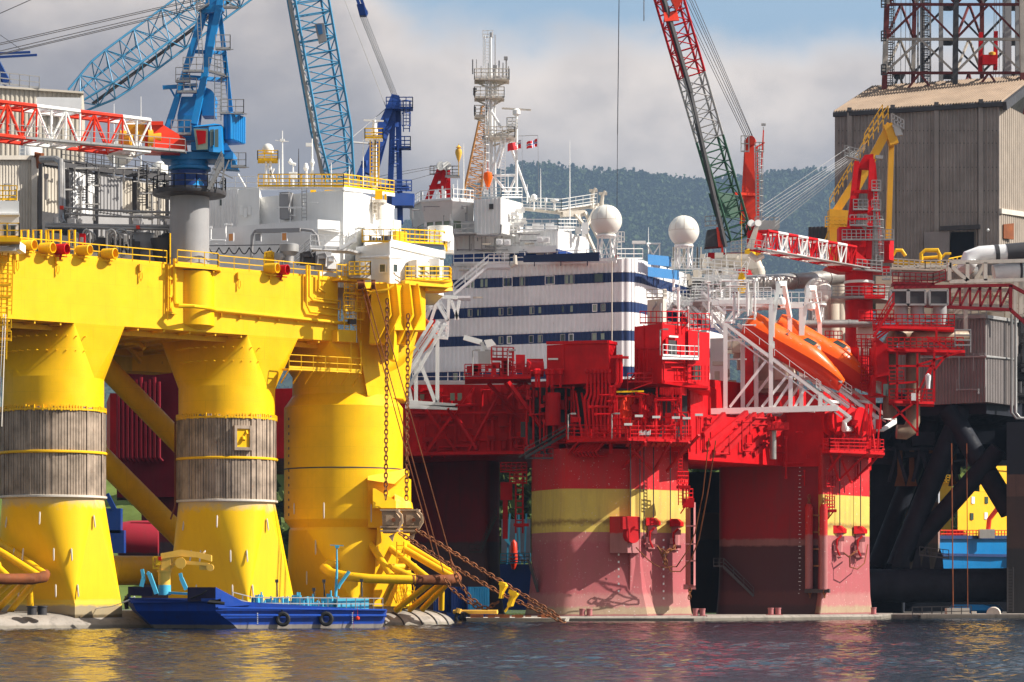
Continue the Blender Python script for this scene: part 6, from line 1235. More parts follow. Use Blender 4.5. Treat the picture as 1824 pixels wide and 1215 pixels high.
m=MB();m.slab([at(635,8,265.5),at(647,6,265.5),at(655,20,265.8),at(652,27,265.8),at(640,27,265.8)],V((0,1,0)));m.bar(at(630,-20,265.8),at(641,12,265.8),.3);m.bar(at(637,-20,265.8),at(648,12,265.8),.3);m.put('pulley_block',DBLU,bc)
YS=18.0
# ================= lifeboat station =================
ls=thing('lifeboat_station','white tubular launching frame that holds two tilted orange lifeboats','launching frame',at(1380,740,261))
def bars(m,L_,w_,Y=None):
    for a,b in L_:m.bar(at(*a) if len(a) == 3 else at(*a,Y),at(*b) if len(b) == 3 else at(*b,Y),w_)
YA,YB,YC,YD=257.4,261.8,263.0,267.4     # near and far rail of each ramp
m=MB()
for y_,dx,dy in ((YA,0,0),(YB,26,4),(YC,52,5),(YD,78,8)):
    m.bar(at(1288+dx,574+dy,y_),at(1515+dx,744+dy*.9,y_),.4,.32)
    m.bar(at(1290+dx,588+dy,y_),at(1500+dx,744+dy,y_),.14)
    for k in range(14):a,b=at(1288+dx,572+dy,y_),at(1515+dx,742+dy,y_);p=a.lerp(b,k/14);m.bar(p,p+V((.35,0,-.75)),.08)
for y_,y2,dx in ((YA,YB,0),(YC,YD,52)):
    m.tube([at(1515+dx,743,y_),at(1504+dx,752,y_),at(1504+dx,764,y_),at(1521+dx,765,(y_+y2)/2),at(1541+dx,752,y2),at(1541+dx,744,y2)],.24,8)
    for k in (.05,.3,.55,.8,.97):a,b=at(1288+dx,572,y_).lerp(at(1515+dx,742,y_),k),at(1314+dx,576,y2).lerp(at(1541+dx,746,y2),k);m.bar(a+V((0,0,-.3)),b+V((0,0,-.3)),.25)
m.put('launch_ramp',WHT,ls)
m=MB()
m.bar(at(1266,733,YA),at(1492,727,YA),.5,.6);m.bar(at(1300,735,YB),at(1500,733,YB),.4,.45);m.bar(at(1320,738,YD),at(1520,737,YD),.4,.45)
for px in (1300,1345,1390,1440,1480):m.bar(at(px,732,YA),at(px+40,736,YD),.25)
bars(m,(((1292,578),(1292,727)),((1373,530),(1373,727)),((1427,545,YC),(1427,730,YC)),((1323,610,YB),(1323,727,YB)),((1347,625,YB),(1347,727,YB)),((1408,670),(1408,727)),((1427,700,YB),(1427,730,YB)),((1461,700),(1461,727))),.42,YA)
bars(m,(((1365,642),(1300,725)),((1373,668,YB),(1330,725,YB)),((1400,672),(1357,725)),((1411,676),(1378,726)),((1425,686,YB),(1395,727,YB)),((1432,694),(1415,727)),((1452,704),(1435,727)),((1290,578),(1318,540)),((1330,578,YB),(1350,548,YB)),((1470,720),(1480,712))),.26,YA)
bars(m,(((1280,538),(1374,538)),((1374,545,YB),(1430,545,YB)),((1268,540,YB),(1390,545,YB)),((1374,538),(1374,540,YD))),.45,YA)
bars(m,(((1290,608),(1325,604)),((1292,640,YC),(1330,640,YC))),.15,YA)
m.put('frame',WHT,ls)
for i,(px,y0,yy) in enumerate(((1391,505,YA+.8),(1444,513,YC+.8))):
    m=MB();h=42
    m.bar(at(px-4,y0,yy),at(px-15,y0+100-h*.6,yy),.42);m.bar(at(px-15,y0+100-h*.6,yy),at(px-15,y0+115,yy),.42);m.bar(at(px+5,y0,yy+1),at(px+16,y0+60,yy+3),.42);m.bar(at(px+16,y0+60,yy+3),at(px+16,y0+100,yy+3),.42);m.bar(at(px-6,y0,yy),at(px+7,y0,yy+1),.5)
    m.cyl(at(px,y0+8,yy),at(px,y0+26,yy),.06);m.lathe(at(px+1,y0+32,yy),[(.01,-.5),(.4,-.35),(.45,0),(.35,.35),(.01,.5)],12);m.box(at(px,y0+14,yy),(.35,.3,.6));m.put('davit',WHT,ls)
m=MB();m.rail([at(1276,534,YA),at(1374,534,YA)],1.25,.8,.035,(1,.66,.33));m.rail([at(1374,541,YB),at(1410,541,YB)],1.2,.7,.035);m.rail([at(1410,541,YC),at(1463,541,YC)],1.2,.7,.035);m.rail([at(1326,594,YA-.4),at(1460,694,YA-.4)],.7,2,.03,(1,),False);m.rail([at(1454,690,YA-.4),at(1462,696,YA-.4)],.9,.4,.03);m.rail([at(1497,690,YC-.4),at(1517,704,YC-.4)],.9,.6,.03);m.put('frame_railing',WHT,ls)
def lifeboat(px,py,yy,ex,ey,lab,digit):
    """enclosed free-fall boat, stern at (px,py), bow at (ex,ey)"""
    a,b=at(px,py,yy),at(ex,ey,yy+.2);ax=(b-a).normalized();L_=(b-a).length;sd_=V((0,1,0));sd_=(sd_-ax*sd_.dot(ax)).normalized();up=ax.cross(sd_);up=up if up.z > 0 else -up
    o=thing('lifeboat',lab,'lifeboat',a,'lifeboats on the launching frame')
    def half(s): # beam, canopy height, keel depth, centre shift
        e=max(0,(s-.60)/.40);return 1.65*(1-e**1.8)**.75 if e < 1 else .0,1.6*(1-e**1.35*.80)-(.16 if s < .03 else 0),1.55*(1-e**3*.35),-.30*e*e
    ns=26;top,low=[],[]
    for i in range(ns+1):
        s=i/ns;w_,ht,kd,sh=half(s);w_=max(w_,.06);c=a+ax*(L_*s)+up*sh
        top.append([c+sd_*(w_*math.cos(t))+up*(ht*abs(math.sin(t))**.85) for t in [math.pi*k/14 for k in range(15)]]+[c-sd_*w_*.9-up*.06,c+sd_*w_*.9-up*.06])
        low.append([c+sd_*(w_*1.03*math.copysign(abs(math.cos(t))**.8,math.cos(t)))-up*(kd*abs(math.sin(t))**.9) for t in [math.pi*k/12 for k in range(13)]]+[c-sd_*w_*.9+up*.05,c+sd_*w_*.9+up*.05])
    m=MB();m.loft(top);cp=m.put('canopy',ORNG,o,40);m=MB();m.loft(low);m.put('hull',ORNR,o,40)
    m=MB()
    for q in (1,-1):m.tube([a+ax*(L_*i/ns)+up*half(i/ns)[3]+sd_*(q*(max(half(i/ns)[0],.06)+.03)) for i in range(ns+1)],.06,5)
    for q in (.9,-.9):m.tube([a+ax*(L_*i/ns)+up*(half(i/ns)[3]+half(i/ns)[1]*.82+.1)+sd_*(q*max(half(i/ns)[0],.06)*.55) for i in range(8,ns-2)],.025,4)
    m.put('rubbing_strake',ORNG,o)
    m=MB();rings=[]
    for s,w_,h_ in ((.44,.62,0),(.50,.78,.42),(.58,.80,.62),(.66,.62,.48),(.70,.42,0)):
        base_=half(s);c=a+ax*(L_*s)+up*(base_[3]+base_[1]*.70);rings.append([c+sd_*(w_*math.cos(t))+up*((h_+.42)*math.sin(t)) for t in [math.pi*k/10 for k in range(11)]])
    m.loft(rings);ct=m.put('steering_cupola',ORNG,o,40)
    def on(s,side,h):base_=half(s);side -= .13;h+=.07;return a+ax*(L_*s)+up*(base_[3]+base_[1]*.70+h)+sd_*side
    m=MB();m.slab([on(.50,-.76,.12),on(.61,-.74,.16),on(.63,-.52,.66),on(.53,-.55,.62)],V((0,-.06,.03)));m.put('cupola_window',GLS,ct)
    m=MB();m.slab([on(.645,-.60,.16),on(.69,-.4,.16),on(.675,-.25,.55),on(.65,-.42,.62)],V((0,-.05,.05)));m.put('cupola_window',GRYP,ct)
    m=MB();m.tube([on(.44,-.95,-.05),on(.47,-.98,-.30),on(.58,-1.0,-.32),on(.68,-.86,-.22),on(.70,-.6,.05)],.05,5);m.put('cupola_rim',ORNR,ct)
    m=MB();c=a+ax*(L_*.955)+up*(-.38);m.bar(c-sd_*.52-ax*.4,c-sd_*.30+ax*.35,.14,.3);m.put('bow_fender',GRYP,o)
    fc=bpy.data.curves.new('digit','FONT');fc.body=digit;fc.size=.95;fc.extrude=.01;t=bpy.data.objects.new('number',fc);dg=bpy.context.evaluated_depsgraph_get();C.objects.link(t);dg.update();me=bpy.data.meshes.new_from_object(t.evaluated_get(dg));bpy.data.objects.remove(t)
    s,th_=.335,R(148);w_,ht,kd,sh=half(s);n_=(sd_*math.cos(th_)/w_+up*math.sin(th_)/ht).normalized();p0=a+ax*(L_*s)+sd_*(w_*math.cos(th_))+up*(ht*math.sin(th_)**.85)+n_*.05
    yv=n_.cross(ax).normalized();yv=yv if yv.z > 0 else -yv;M_=Matrix((ax,yv,n_)).transposed().to_4x4();M_.translation=p0-base_of(o);me.transform(M_);me.materials.append(DKST);n=bpy.data.objects.new('number',me);C.objects.link(n);n.parent=o
    m=MB()
    for s in (.12,.2,.28,.4,.5,.6,.7,.8,.88):
        for rr_,q in ((1.0,1),(.72,1)):
            w_,ht,kd,sh=half(s);c=a+ax*(L_*s)+up*sh
            if rr_ == 1.0:p=c-sd_*(w_*.83)-up*(kd*.52)
            else:p=c-sd_*w_*.87+up*(ht*.5)
            m.bar(p-ax*.12-sd_*.04,p+ax*.12-sd_*.04,.035)
    m.put('reflector_tape',WHT,o,None,False)
lifeboat(1328,577,YA+2.2,1505,677,'orange enclosed lifeboat numbered 2, nearest on the white launching frame','2')
lifeboat(1381,581,YC+2.2,1558,681,'orange enclosed lifeboat behind the one numbered 2','')
YS=0.0
# second station on the left, half hidden by the yellow rig
l2=thing('lifeboat_station','white launching frame with stairs right of the yellow corner sponson','launching frame',at(770,728,268));m=MB()
bars(m,(((722,716),(815,723)),((722,724),(815,727))),.4,266);bars(m,(((741,640),(741,715)),((779,600),(779,720)),((746,640),(776,718)),((722,660),(733,716))),.36,266)
bars(m,(((715,690),(782,572)),((725,695),(793,576)),((716,660),(770,570))),.32,265.4);bars(m,(((781,530),(768,570)),((800,530),(796,600)),((804,535),(816,570)),((818,535),(812,570)),((772,530),(798,572))),.3,268)
bars(m,(((770,528),(815,530)),((772,600),(798,602))),.35,267);m.put('frame',WHT,l2)
m=MB();m.stairs(at(756,575,268),at(775,528,268),.8,(0,1,0),.9);m.stairs(at(796,570,267),at(775,535,267),.8,(0,1,0),.9);m.rail([at(772,598,265),at(797,600,265)],1.1,.5,.035,(1,.66,.33));m.stairs(at(728,660,265),at(780,584,265),.8,(0,1,0),.8);m.put('frame_stairs',WHTD,l2)
m=MB();m.tube([at(812,722,265.4),at(850,722,267)],.1);m.bar(at(798,727,265.8),at(808,745,267),.25);m.put('red_bracket',RED,l2)
o=thing('lifeboat','stern of an orange lifeboat peeping out right of the yellow sponson','lifeboat',at(745,600,268));m=MB();a_,b_=at(768,577,268),at(690,660,269);ax=(b_-a_).normalized();sv=V((0,1,0));uv=ax.cross(sv);uv=uv if uv.z > 0 else -uv
m.loft([[a_+ax*d_+sv*(1.4*k*math.cos(t))+uv*(1.5*k*math.sin(t)) for t in [2*math.pi*j/24 for j in range(24)]] for d_,k in ((0,.72),(.15,.95),(1.2,1.0),(5,.9),(6.3,.3))]);m.put('hull',ORNG,o)
m=MB();m.box(at(771,574,267.6),(.5,.5,.5));m.put('stern_hook',RED,o)
m=MB();m.bar(at(826,601,264.5),at(858,610,264.5),.35,.5);m.bar(at(858,610,264.5),at(864,625,264.5),.35);m.bar(at(864,625,264.5),at(856,652,264.5),.4);m.slab([at(862,606,264),at(876,604,264),at(884,614,264),at(868,620,264)],V((0,.5,0)));dv=solo(m,'davit_crane',WHT,'small white davit crane on the red railed platform left of the red box','davit',(858,655,264.5));m=MB();m.box(at(863,640,264.4),(1.2,.9,1.5));m.box(at(872,628,264.4),(.9,.6,.5));m.put('davit_base',GRYP,dv)
pf=thing('red_platform','red railed platform with the white davit on the red deck edge','platform',at(890,685,264));m=MB();m.prism(PX(((828,263.4),(946,262.6),(946,268),(828,270))),gz(675,263),gz(670,263));m.bar(at(905,680,262.8),at(965,762,264),.35);m.bar(at(905,710,264),at(922,690,263),.2);m.put('platform_floor',RED,pf)
m=MB();m.rail([at(828,670,263.3),at(890,670,262.9),at(945,670,262.6)],1.15,.7,.045,(1,.66,.33));m.rail([at(875,640,263.4),at(915,641,263)],1.2,.6,.045,(1,.66,.33));m.bar(at(875,641,263.4),at(916,642,263),.6,.1)
for px in (876,896,914):m.bar(at(px,672,263),at(px,620,263),.12)
m.ladder(at(908,672,263),at(908,622,263),.5,(1,0,0),.05);m.put('platform_railing',REDD,pf)
m=MB()
for k in range(14):p=at(random.uniform(835,935),random.uniform(650,668),264);m.box(p,(random.uniform(.3,.9),.5,random.uniform(.3,1.1)))
m.box(at(927,647,264),(.9,.8,1.6));m.put('deck_gear',REDD,pf)

YS=17.0
# ================= white platforms, ducts and stairs behind the lifeboats =================
wp=thing('white_platform','cluttered white steel platform with many railings between radome and lifeboats','platform',at(1280,545,276));m=MB()
m.prism(PX(((1198,272),(1236,268),(1240,268),(1400,266),(1400,276),(1200,280))),gz(541,270),gz(537,270));m.bar(at(1200,541,272),at(1232,541,268),.25,.4)
for px in (1229,1251):m.bar(at(px,680,270),at(px,540,270),.25)
bars(m,(((1232,545,269),(1290,595,266)),((1216,545,271),(1235,575,272)),((1245,548,271),(1262,585,272)),((1330,545,268),(1300,575,266))),.3)
for k in range(3):z=497+k*14;m.prism(PX(((1205+k*3,277),(1262,275),(1262,281),(1205+k*3,283))),gz(z+2,276),gz(z,276))
m.prism(PX(((1254,274),(1330,272),(1330,280),(1254,282))),gz(502,274),gz(491,274));m.prism(PX(((1292,273),(1318,272),(1318,278),(1292,279))),gz(511,274),gz(503,274));m.put('platform_floor',WHTD,wp)
m=MB();m.rail([at(1198,537,272),at(1236,537,268),at(1380,537,266)],1.2,.8,.035,(1,.66,.33));m.rail([at(1196,480,277),at(1250,480,275),at(1332,487,272)],1.2,.8,.035,(1,.66,.33));m.rail([at(1245,500,273),at(1328,494,272)],1.1,.8,.035)
m.stairs(at(1240,580,268),at(1200,536,268),.9,(0,1,0),1.);m.stairs(at(1300,598,267),at(1252,540,267),.9,(0,1,0),1.);m.stairs(at(1292,560,266),at(1250,520,266),.9,(0,1,0),1.)
for k in range(9):m.bar(at(1232,495+k*5,273),at(1262-k,495+k*5,273),.5,.06)
for k in range(90):
    p=at(random.uniform(1200,1335),random.uniform(470,600),random.uniform(271,279));d_=V((random.uniform(.4,2.2),0,0)) if k % 2 else V((random.uniform(-.6,.6),0,random.uniform(.5,2.2)));m.bar(p,p+d_,.07)
m.ladder(at(1266,540,270),at(1266,480,270),.5,(1,0,0),.04);m.ladder(at(1205,480,276),at(1205,447,276),.45,(1,0,0),.04);m.put('platform_railing',WHT,wp)
m=MB()
for k in range(46):p=at(random.uniform(1200,1345),random.uniform(455,530),random.uniform(276,281));m.box(p,(random.uniform(.3,1.3),.6,random.uniform(.3,1.1)))
for k in range(10):px=random.uniform(1196,1250);m.bar(at(px,480,279),at(px,440,279),.14)
m.put('equipment',CREAM,wp)
m=MB();m.tube([at(1218,700,274),at(1290,690,272)],.3);
for k in range(24):p=at(random.uniform(1270,1410),random.uniform(600,720),random.uniform(266,272));m.box(p,(random.uniform(.3,1.4),.6,random.uniform(.4,1.6)))
m.put('lower_equipment',TANK,wp)
m=MB();m.prism(PX(((1265,272),(1300,271),(1300,276),(1265,277))),gz(690,270),gz(600,270));m.put('lower_cabin',WHTD,wp)
m=MB();m.prism(PX(((1335,268),(1420,266),(1420,272),(1335,274))),gz(700,268),gz(645,268));m.lathe(at(1398,680,265),[(.6,0),(1.1,.2),(1.1,1.8),(.6,2.1)],16);m.put('machine_room',TANK,wp)
m=MB();m.prism(PX(((1322,266),(1342,265),(1342,268),(1322,269))),gz(720,266),gz(618,266));m.put('red_locker',RED,wp)
hk=MB();hk.lathe(at(1321,500,270),[(.1,-.25),(.38,-.15),(.38,.35),(.25,.75),(.1,.85)],14);hk.lathe(at(1321,516,270),[(.1,-.6),(.45,-.4),(.45,.0),(.1,.2)],10,(0,1,0));hk.tube([at(1321,515,270),at(1321,380,276)],.02,4);solo(hk,'hook_block',YEL,'yellow crane hook block hanging before the grey duct','hook block',(1321,518,270))
for pts,r_,mt,lab in ((((1266,477,279),(1290,466,279),(1330,466,278),(1346,472,278),(1352,486,278),(1351,502,278)),.7,CREAM,'white elbow duct above the cluttered white platform'),(((1325,505,273),(1380,503,275),(1440,499,280),(1500,492,285)),.88,PIPE,'long grey exhaust duct above the white davits'),(((1375,578,270),(1465,577,271),(1556,576,272)),.42,PIPE,'horizontal grey pipe behind the lifeboat davits'),(((1605,488,287),(1660,486,287),(1740,490,287)),.95,PIPE,'long dull grey duct below the yellow machinery')):
    m=MB();m.tube([at(*p) for p in pts],r_,18)
    for k in range(4):a,b=at(*pts[0]),at(*pts[-1])
    for p,q in zip(pts,pts[1:]):a,b=at(*p),at(*q);m.tube([a.lerp(b,.5),a.lerp(b,.5)+(b-a).normalized()*.25],r_*1.08,18)
    solo(m,'duct',mt,lab,'duct',pts[0])
for px,y0,y1,r_,yy,lab in ((1480,615,535,.95,283,'beige round tank right of the low radome'),(1495,612,500,.8,287,'narrow pale tank beside the red crane pedestal'),(1452,610,545,.8,285,'grey tank under the low radome')):
    m=MB();m.cyl(at(px,y0,yy),at(px,y1,yy),r_,None,24);m.cyl(at(px,y1,yy),at(px,y1-4,yy),r_*.8,None,20);solo(m,'storage_tank',TANK if px != 1452 else GRYP,lab,'tank',(px,y0,yy))
m=MB();m.box(at(1541,592,273),(1.7,1.4,1.7));m.box(at(1541,620,273),(1.5,1.2,1.6));solo(m,'concrete_housing',CREAM,'square stained grey housing at the end of the horizontal pipe','housing',(1541,632,273))

# ================= red pedestal crane with red and white boom =================
rc=thing('pedestal_crane','red pedestal crane with its lattice boom lowered to the left','crane',at(1530,640,278));ctr=at(1530,640,278);k_=lambda px,py,d=0:at(px,py,278+d)
m=MB();m.lathe((ctr.x,ctr.y,0),[(1.5,gz(690,278)),(1.5,gz(531,278))],36);m.put('pedestal',RED,rc)
m=MB();m.lathe((ctr.x,ctr.y,0),[(1.55,gz(528,278)),(1.55,gz(508,278)),(1.6,gz(506,278))],36);m.lathe((ctr.x,ctr.y,0),[(1.52,gz(502,278)),(1.52,gz(484,278))],36);m.put('slew_column',RED,rc)
m=MB();m.lathe((ctr.x,ctr.y,0),[(1.6,gz(506,278)),(1.66,gz(505,278)),(1.66,gz(502,278)),(1.6,gz(501,278))],36);m.put('slew_ring',WHT,rc)
m=MB();m.prism(PX(((1480,276),(1560,275),(1585,278),(1585,281),(1480,281))),gz(534,277),gz(530,277));m.rail([k_(1480,530,-2),k_(1555,530,-3),k_(1584,530,0)],1.2,.7,.035,(1,.66,.33));m.put('slew_platform',GALV,rc)
m=MB();m.slab([k_(1498,484,-1.6),k_(1585,484,-1.6),k_(1585,474,-1.6),k_(1470,476,-1.6)],V((0,3,0)));m.slab([k_(1503,440,-1.2),k_(1545,440,-1.2),k_(1545,425,-1.2),k_(1503,425,-1.2)],V((0,2.4,0)));m.slab([k_(1500,476,-1.4),k_(1550,476,-1.4),k_(1550,440,-1.4),k_(1500,440,-1.4)],V((0,2.8,0)));m.slab([k_(1495,428,-1.2),k_(1540,428,-1.2),k_(1544,415,-1.2),k_(1535,404,-1.2),k_(1495,404,-1.2)],V((0,2.2,0)));m.put('machine_house',RED,rc)
m=MB()
for a,b,w_ in (((1506,470,-1.5),(1526,288,-.6),.55),((1547,462,-2),(1553,284,-.7),.6),((1570,455,1),(1556,290,.5),.4),((1512,470,1.5),(1532,300,.6),.4)):m.bar(k_(*a),k_(*b),w_,w_,(0,1,0))
m.bar(k_(1515,378,-1),k_(1552,376,-1),.5,.4);m.bar(k_(1521,342,-1),k_(1552,341,-1),.45,.35);m.slab([k_(1526,300,-.8),k_(1556,300,-.8),k_(1556,274,-.8),k_(1540,276,-.8)],V((0,1.3,0)));m.bar(k_(1510,390,-2),k_(1545,390,-2),.2);m.put('a_frame',RED,rc)
m=MB();m.prism([P2(k_(1573,0,-1.6)),P2(k_(1584,0,-2.2)),P2(k_(1592,0,-1.4)),P2(k_(1592,0,.8)),P2(k_(1573,0,.8))],gz(467,278),gz(430,278));m.put('counterweight',RED,rc)
m=MB()
for pts in (((1520,324+50,-1.6),(1546,374,-1.6)),((1553,340,-1.6),(1569,340,-1.6)),((1553,375,-1.6),(1569,375,-1.6)),((1514,402,-1.8),(1546,402,-1.8)),((1500,428,-1.8),(1592,428,-2.4)),((1519,480,-3.5),(1570,484,-3.0)),((1505,276+2,-1.5),(1530,285,-1.5)),((1572,498,-2),(1586,498,-2)),((1543,404,-1.8),(1572,404,-1.8))):P_=[k_(*p) for p in pts];m.rail(P_,1.15,.5,.035,(1,.66,.33));m.bar(P_[0],P_[1],.6,.08)
m.ladder(k_(1566,482,-2.2),k_(1566,392,-1.6),.6,(1,0,0),.04,cage=True);m.ladder(k_(1560,455,-2),k_(1560,340,-1.4),.45,(1,0,0),.04);m.put('crane_railing',GALV,rc)
rd_,wt_=MB(),MB();pk=lambda i:rd_ if i % 4 < 2 else wt_
lattice(pk,pk,k_(1508,458,-2.6),at(1352,428,266.5),(.15,1,0),2.6,2.1,2.3,1.9,18,.15,.08)
rd_.slab([k_(1508,443,-3.9),k_(1522,444,-3.7),k_(1547,465,-3),k_(1545,474,-3),k_(1506,474,-3.9)],V((0,.2,0)));rd_.slab([k_(1508,443,-1.4),k_(1522,444,-1.4),k_(1547,465,-1.4),k_(1545,474,-1.4),k_(1506,474,-1.4)],V((0,.2,0)));rd_.slab([at(1356,418,265.6),at(1344,408,265.4),at(1332,412,265.2),at(1330,440,265.2),at(1356,448,265.6)],V((0,.25,0)));rd_.slab([at(1356,418,267.6),at(1344,408,267.4),at(1332,412,267.2),at(1330,440,267.2),at(1356,448,267.6)],V((0,.25,0)))
bm=rd_.put('boom',RED,rc);wt_.put('boom_white_section',WHT,bm)
m=MB();a,b=k_(1545,478,-3.6),at(1345,442,265);m.bar(a,b,.9,.1);m.rail([at(1375,449,265),at(1330,442,264.6)],1.,.5,.03);m.put('boom_walkway',GALV,bm)
for px in (1337,1349):m=MB();m.lathe(at(px,398,265.3),[(.35,0),(.35,.35)],16,(.2,-1,0));m.put('boom_sheave',WHT,bm)
m=MB();m.slab([at(1330,440,265),at(1344,404,265),at(1352,404,265),at(1342,444,265)],V((0,.6,0)));m.tube([at(1335,452,266),at(1347,462,266),at(1360,455,266)],.3,8);m.put('boom_tip',CREAM,bm)
m=MB()
for i,(x0,y0,x1,y1) in enumerate(((1523,268,1352,376),(1525,270,1356,380),(1526,272,1358,386),(1528,275,1352,398),(1512,262,1350,372))):m.tube([at(x0,y0,277.4),at(x1,y1,266+i*.2)],.03,4)
m.put('hoist_rope',GALV,rc)
m=MB();m.slab([at(1575,612,262),at(1582,612,262),at(1584,668,262),at(1562,672,262),at(1560,600,262)],V((0,4,0)));m.slab([at(1553,705,263),at(1580,705,263),at(1580,668,263),at(1553,668,263)],V((0,3,0)));wc=solo(m,'winch_cab',RED,'red operator cab with two dark panes right of the lifeboat bows','cab',(1568,705,263));m=MB();m.slab([at(1560,700,262),at(1570,702,261.6),at(1570,680,261.6),at(1560,678,262)],V((0,-.15,0)));m.put('cab_window',GLS,wc);m=MB();m.slab([at(1573,704,262),at(1582,706,262),at(1582,684,262),at(1573,684,262)],V((0,-.1,0)));m.put('cab_window',GLS,wc)
for x0,x1,y0,y1,yy,lab in ((1500,1529,690,617,267,'tall red locker between the lifeboat and the ladder'),(1548,1580,690,622,268,'tall red locker behind the right lifeboat bow')):
    m=MB();m.prism(PX(((x0,yy),(x1,yy-1),(x1,yy+3),(x0,yy+3))),gz(y1+70,yy),gz(y0-70,yy));solo(m,'red_locker',RED,lab,'locker',(x0,y1+70,yy))
m=MB();m.rail([at(1525,618,265),at(1560,618,265)],1.3,.5,.045,(1,.66,.33));m.rail([at(1470,612,266),at(1500,612,266)],1.3,.5,.045,(1,.66,.33));m.ladder(at(1540,700,265),at(1540,605,265),.6,(1,0,0),.05,cage=True);m.rail([at(1534,675,264),at(1569,675,264)],1.3,.5,.04,(1,.66,.33))
for k in range(16):px=random.uniform(1470,1560);m.bar(at(px,690,267),at(px+random.uniform(-8,8),620,268),.1)
solo(m,'red_ladder',REDD,'red caged ladder and railings rising between the two tall red lockers','ladder',(1540,700,265))

YS=0.0
# ================= orange-red crane with the red, grey and green boom =================
YS=18.0;oc=thing('boom_crane','orange red crane with a tall lattice boom painted red, grey and green','crane',at(1330,470,300));parts={'boom_red':(MB(),REDD),'boom_grey':(MB(),GALV),'boom_green':(MB(),GRN)}
pick=lambda i:parts['boom_green' if i < 8 else 'boom_grey' if i < 13 else 'boom_red'][0]
a,b=at(1316,425,299),at(1172,-70,294);S_=lattice(pick,pick,a,b,(.95,.2,0),2.6,2.2,2.7,2.4,22,.15,.075)
first=None
for n_,(mm,mt) in parts.items():first_=mm.put(n_,mt,oc)
m=MB();m.bar(at(1292,440,297.6),at(1228,160,295),.55,.35);m.put('boom_walkway',DKST,oc);m=MB();m.bar(at(1230,165,295),at(1165,-60,292.5),.6,.4);m.put('boom_walkway',DKST,oc)
m=MB();m.slab([at(1262,344,297),at(1308,344,298.5),at(1318,388,298.5),at(1274,386,297)],V((0,.3,0)));m.put('boom_panel',GRN,oc);m=MB();m.slab([at(1182,22,293),at(1206,20,293.5),at(1210,36,293.5),at(1184,38,293)],V((0,.4,0)));m.slab([at(1205,20,293),at(1215,0,293),at(1192,-10,293)],V((0,1,0)));m.put('boom_plate',ORRED,oc)
m=MB();m.bar(at(1338,420,300),at(1334,250,301),1.1,.8,(0,1,0));m.bar(at(1322,400,300),at(1331,255,301),.6,.6,(0,1,0));m.bar(at(1309,345,299),at(1345,347,300),.3);m.bar(at(1350,420,302),at(1347,262,302),.4);m.lathe(at(1337,250,299.8),[(.55,0),(.55,1.2)],16,(.2,1,0));m.put('mast',ORRED,oc)
m=MB();m.slab([at(1262,450,299),at(1345,450,299),at(1350,466,299),at(1262,464,299)],V((0,4,0)));m.cyl(at(1312,520,301),at(1312,462,301),2.0,None,28);m.slab([at(1330,440,298),at(1365,440,298),at(1365,405,298),at(1345,395,298)],V((0,2,0)));m.put('machine_house',REDD,oc)
m=MB();m.slab([at(1256,440,298),at(1288,438,298),at(1286,405,298),at(1260,410,298)],V((0,2.2,0)));m.put('operator_cab',DKST,oc);m=MB();m.bar(at(1282,440,297.6),at(1278,405,297.6),.3);m.bar(at(1287,450,297.8),at(1284,410,297.8),.25);m.put('cab_pillar',ORRED,oc)
m=MB();m.rail([at(1320,271,299.6),at(1334,271,299.6)],1.9,.5,.05);m.rail([at(1345,272,300),at(1360,272,300)],1.2,.5,.05,(1,.66,.33));m.ladder(at(1352,400,300),at(1352,270,300),.6,(1,0,0),.05,cage=True);m.rail([at(1256,404,297.8),at(1286,402,297.8)],1.2,.6,.05);m.rail([at(1345,405,298),at(1388,406,298)],1.2,.6,.05,(1,.66,.33));m.box(at(1368,402,298.4),(2.4,1,1.1));m.rail([at(1302,450,297),at(1345,446,297)],1.3,.5,.04,(1,.66,.33));m.tube([at(1360,272,300),at(1360,226,300)],.06);m.box(at(1360,222,300),(.5,.3,.25));m.put('crane_railing',GALV,oc)
m=MB();m.bar(at(1356,300,300),at(1360,232,300),.14);m.bar(at(1348,262,300),at(1362,254,300),.14);m.put('beacon_post',ORRED,oc)
m=MB()
for k,(x0,y0,x1,y1) in enumerate(((1330,250,1214,10),(1333,250,1217,5),(1336,248,1222,0),(1338,246,1226,-5),(1341,246,1231,-2),(1343,248,1235,-5))):m.tube([at(x0,y0,300),at(x1,y1,294.5)],.035,4)
m.put('hoist_rope',DKST,oc)
m=MB();m.tube([at(1103,-30,296),at(1100,240,296)],.05,5);m.tube([at(1100,240,296),at(1099,372,296)],.035,5);solo(m,'lifting_wire',DKST,'long single wire hanging plumb from the sky left of the green boom','wire',(1099,372,296));m=MB();m.tube([at(1147,-20,296),at(1147,37,296)],.06,5);solo(m,'lifting_wire',GRYP,'short wire end hanging from the top edge of the photo','wire',(1147,37,296))
YS=10.0;m=MB();m.box(at(1343,456,286),(1.6,.6,1.2));m.lathe(at(1336,454,285.5),[(.2,-.6),(.6,-.4),(.6,.5),(.2,.7)],14);solo(m,'rope_coil',YELR,'yellow rope coil under the tip of the red and white boom','rope',(1343,466,286))
YS=0.0
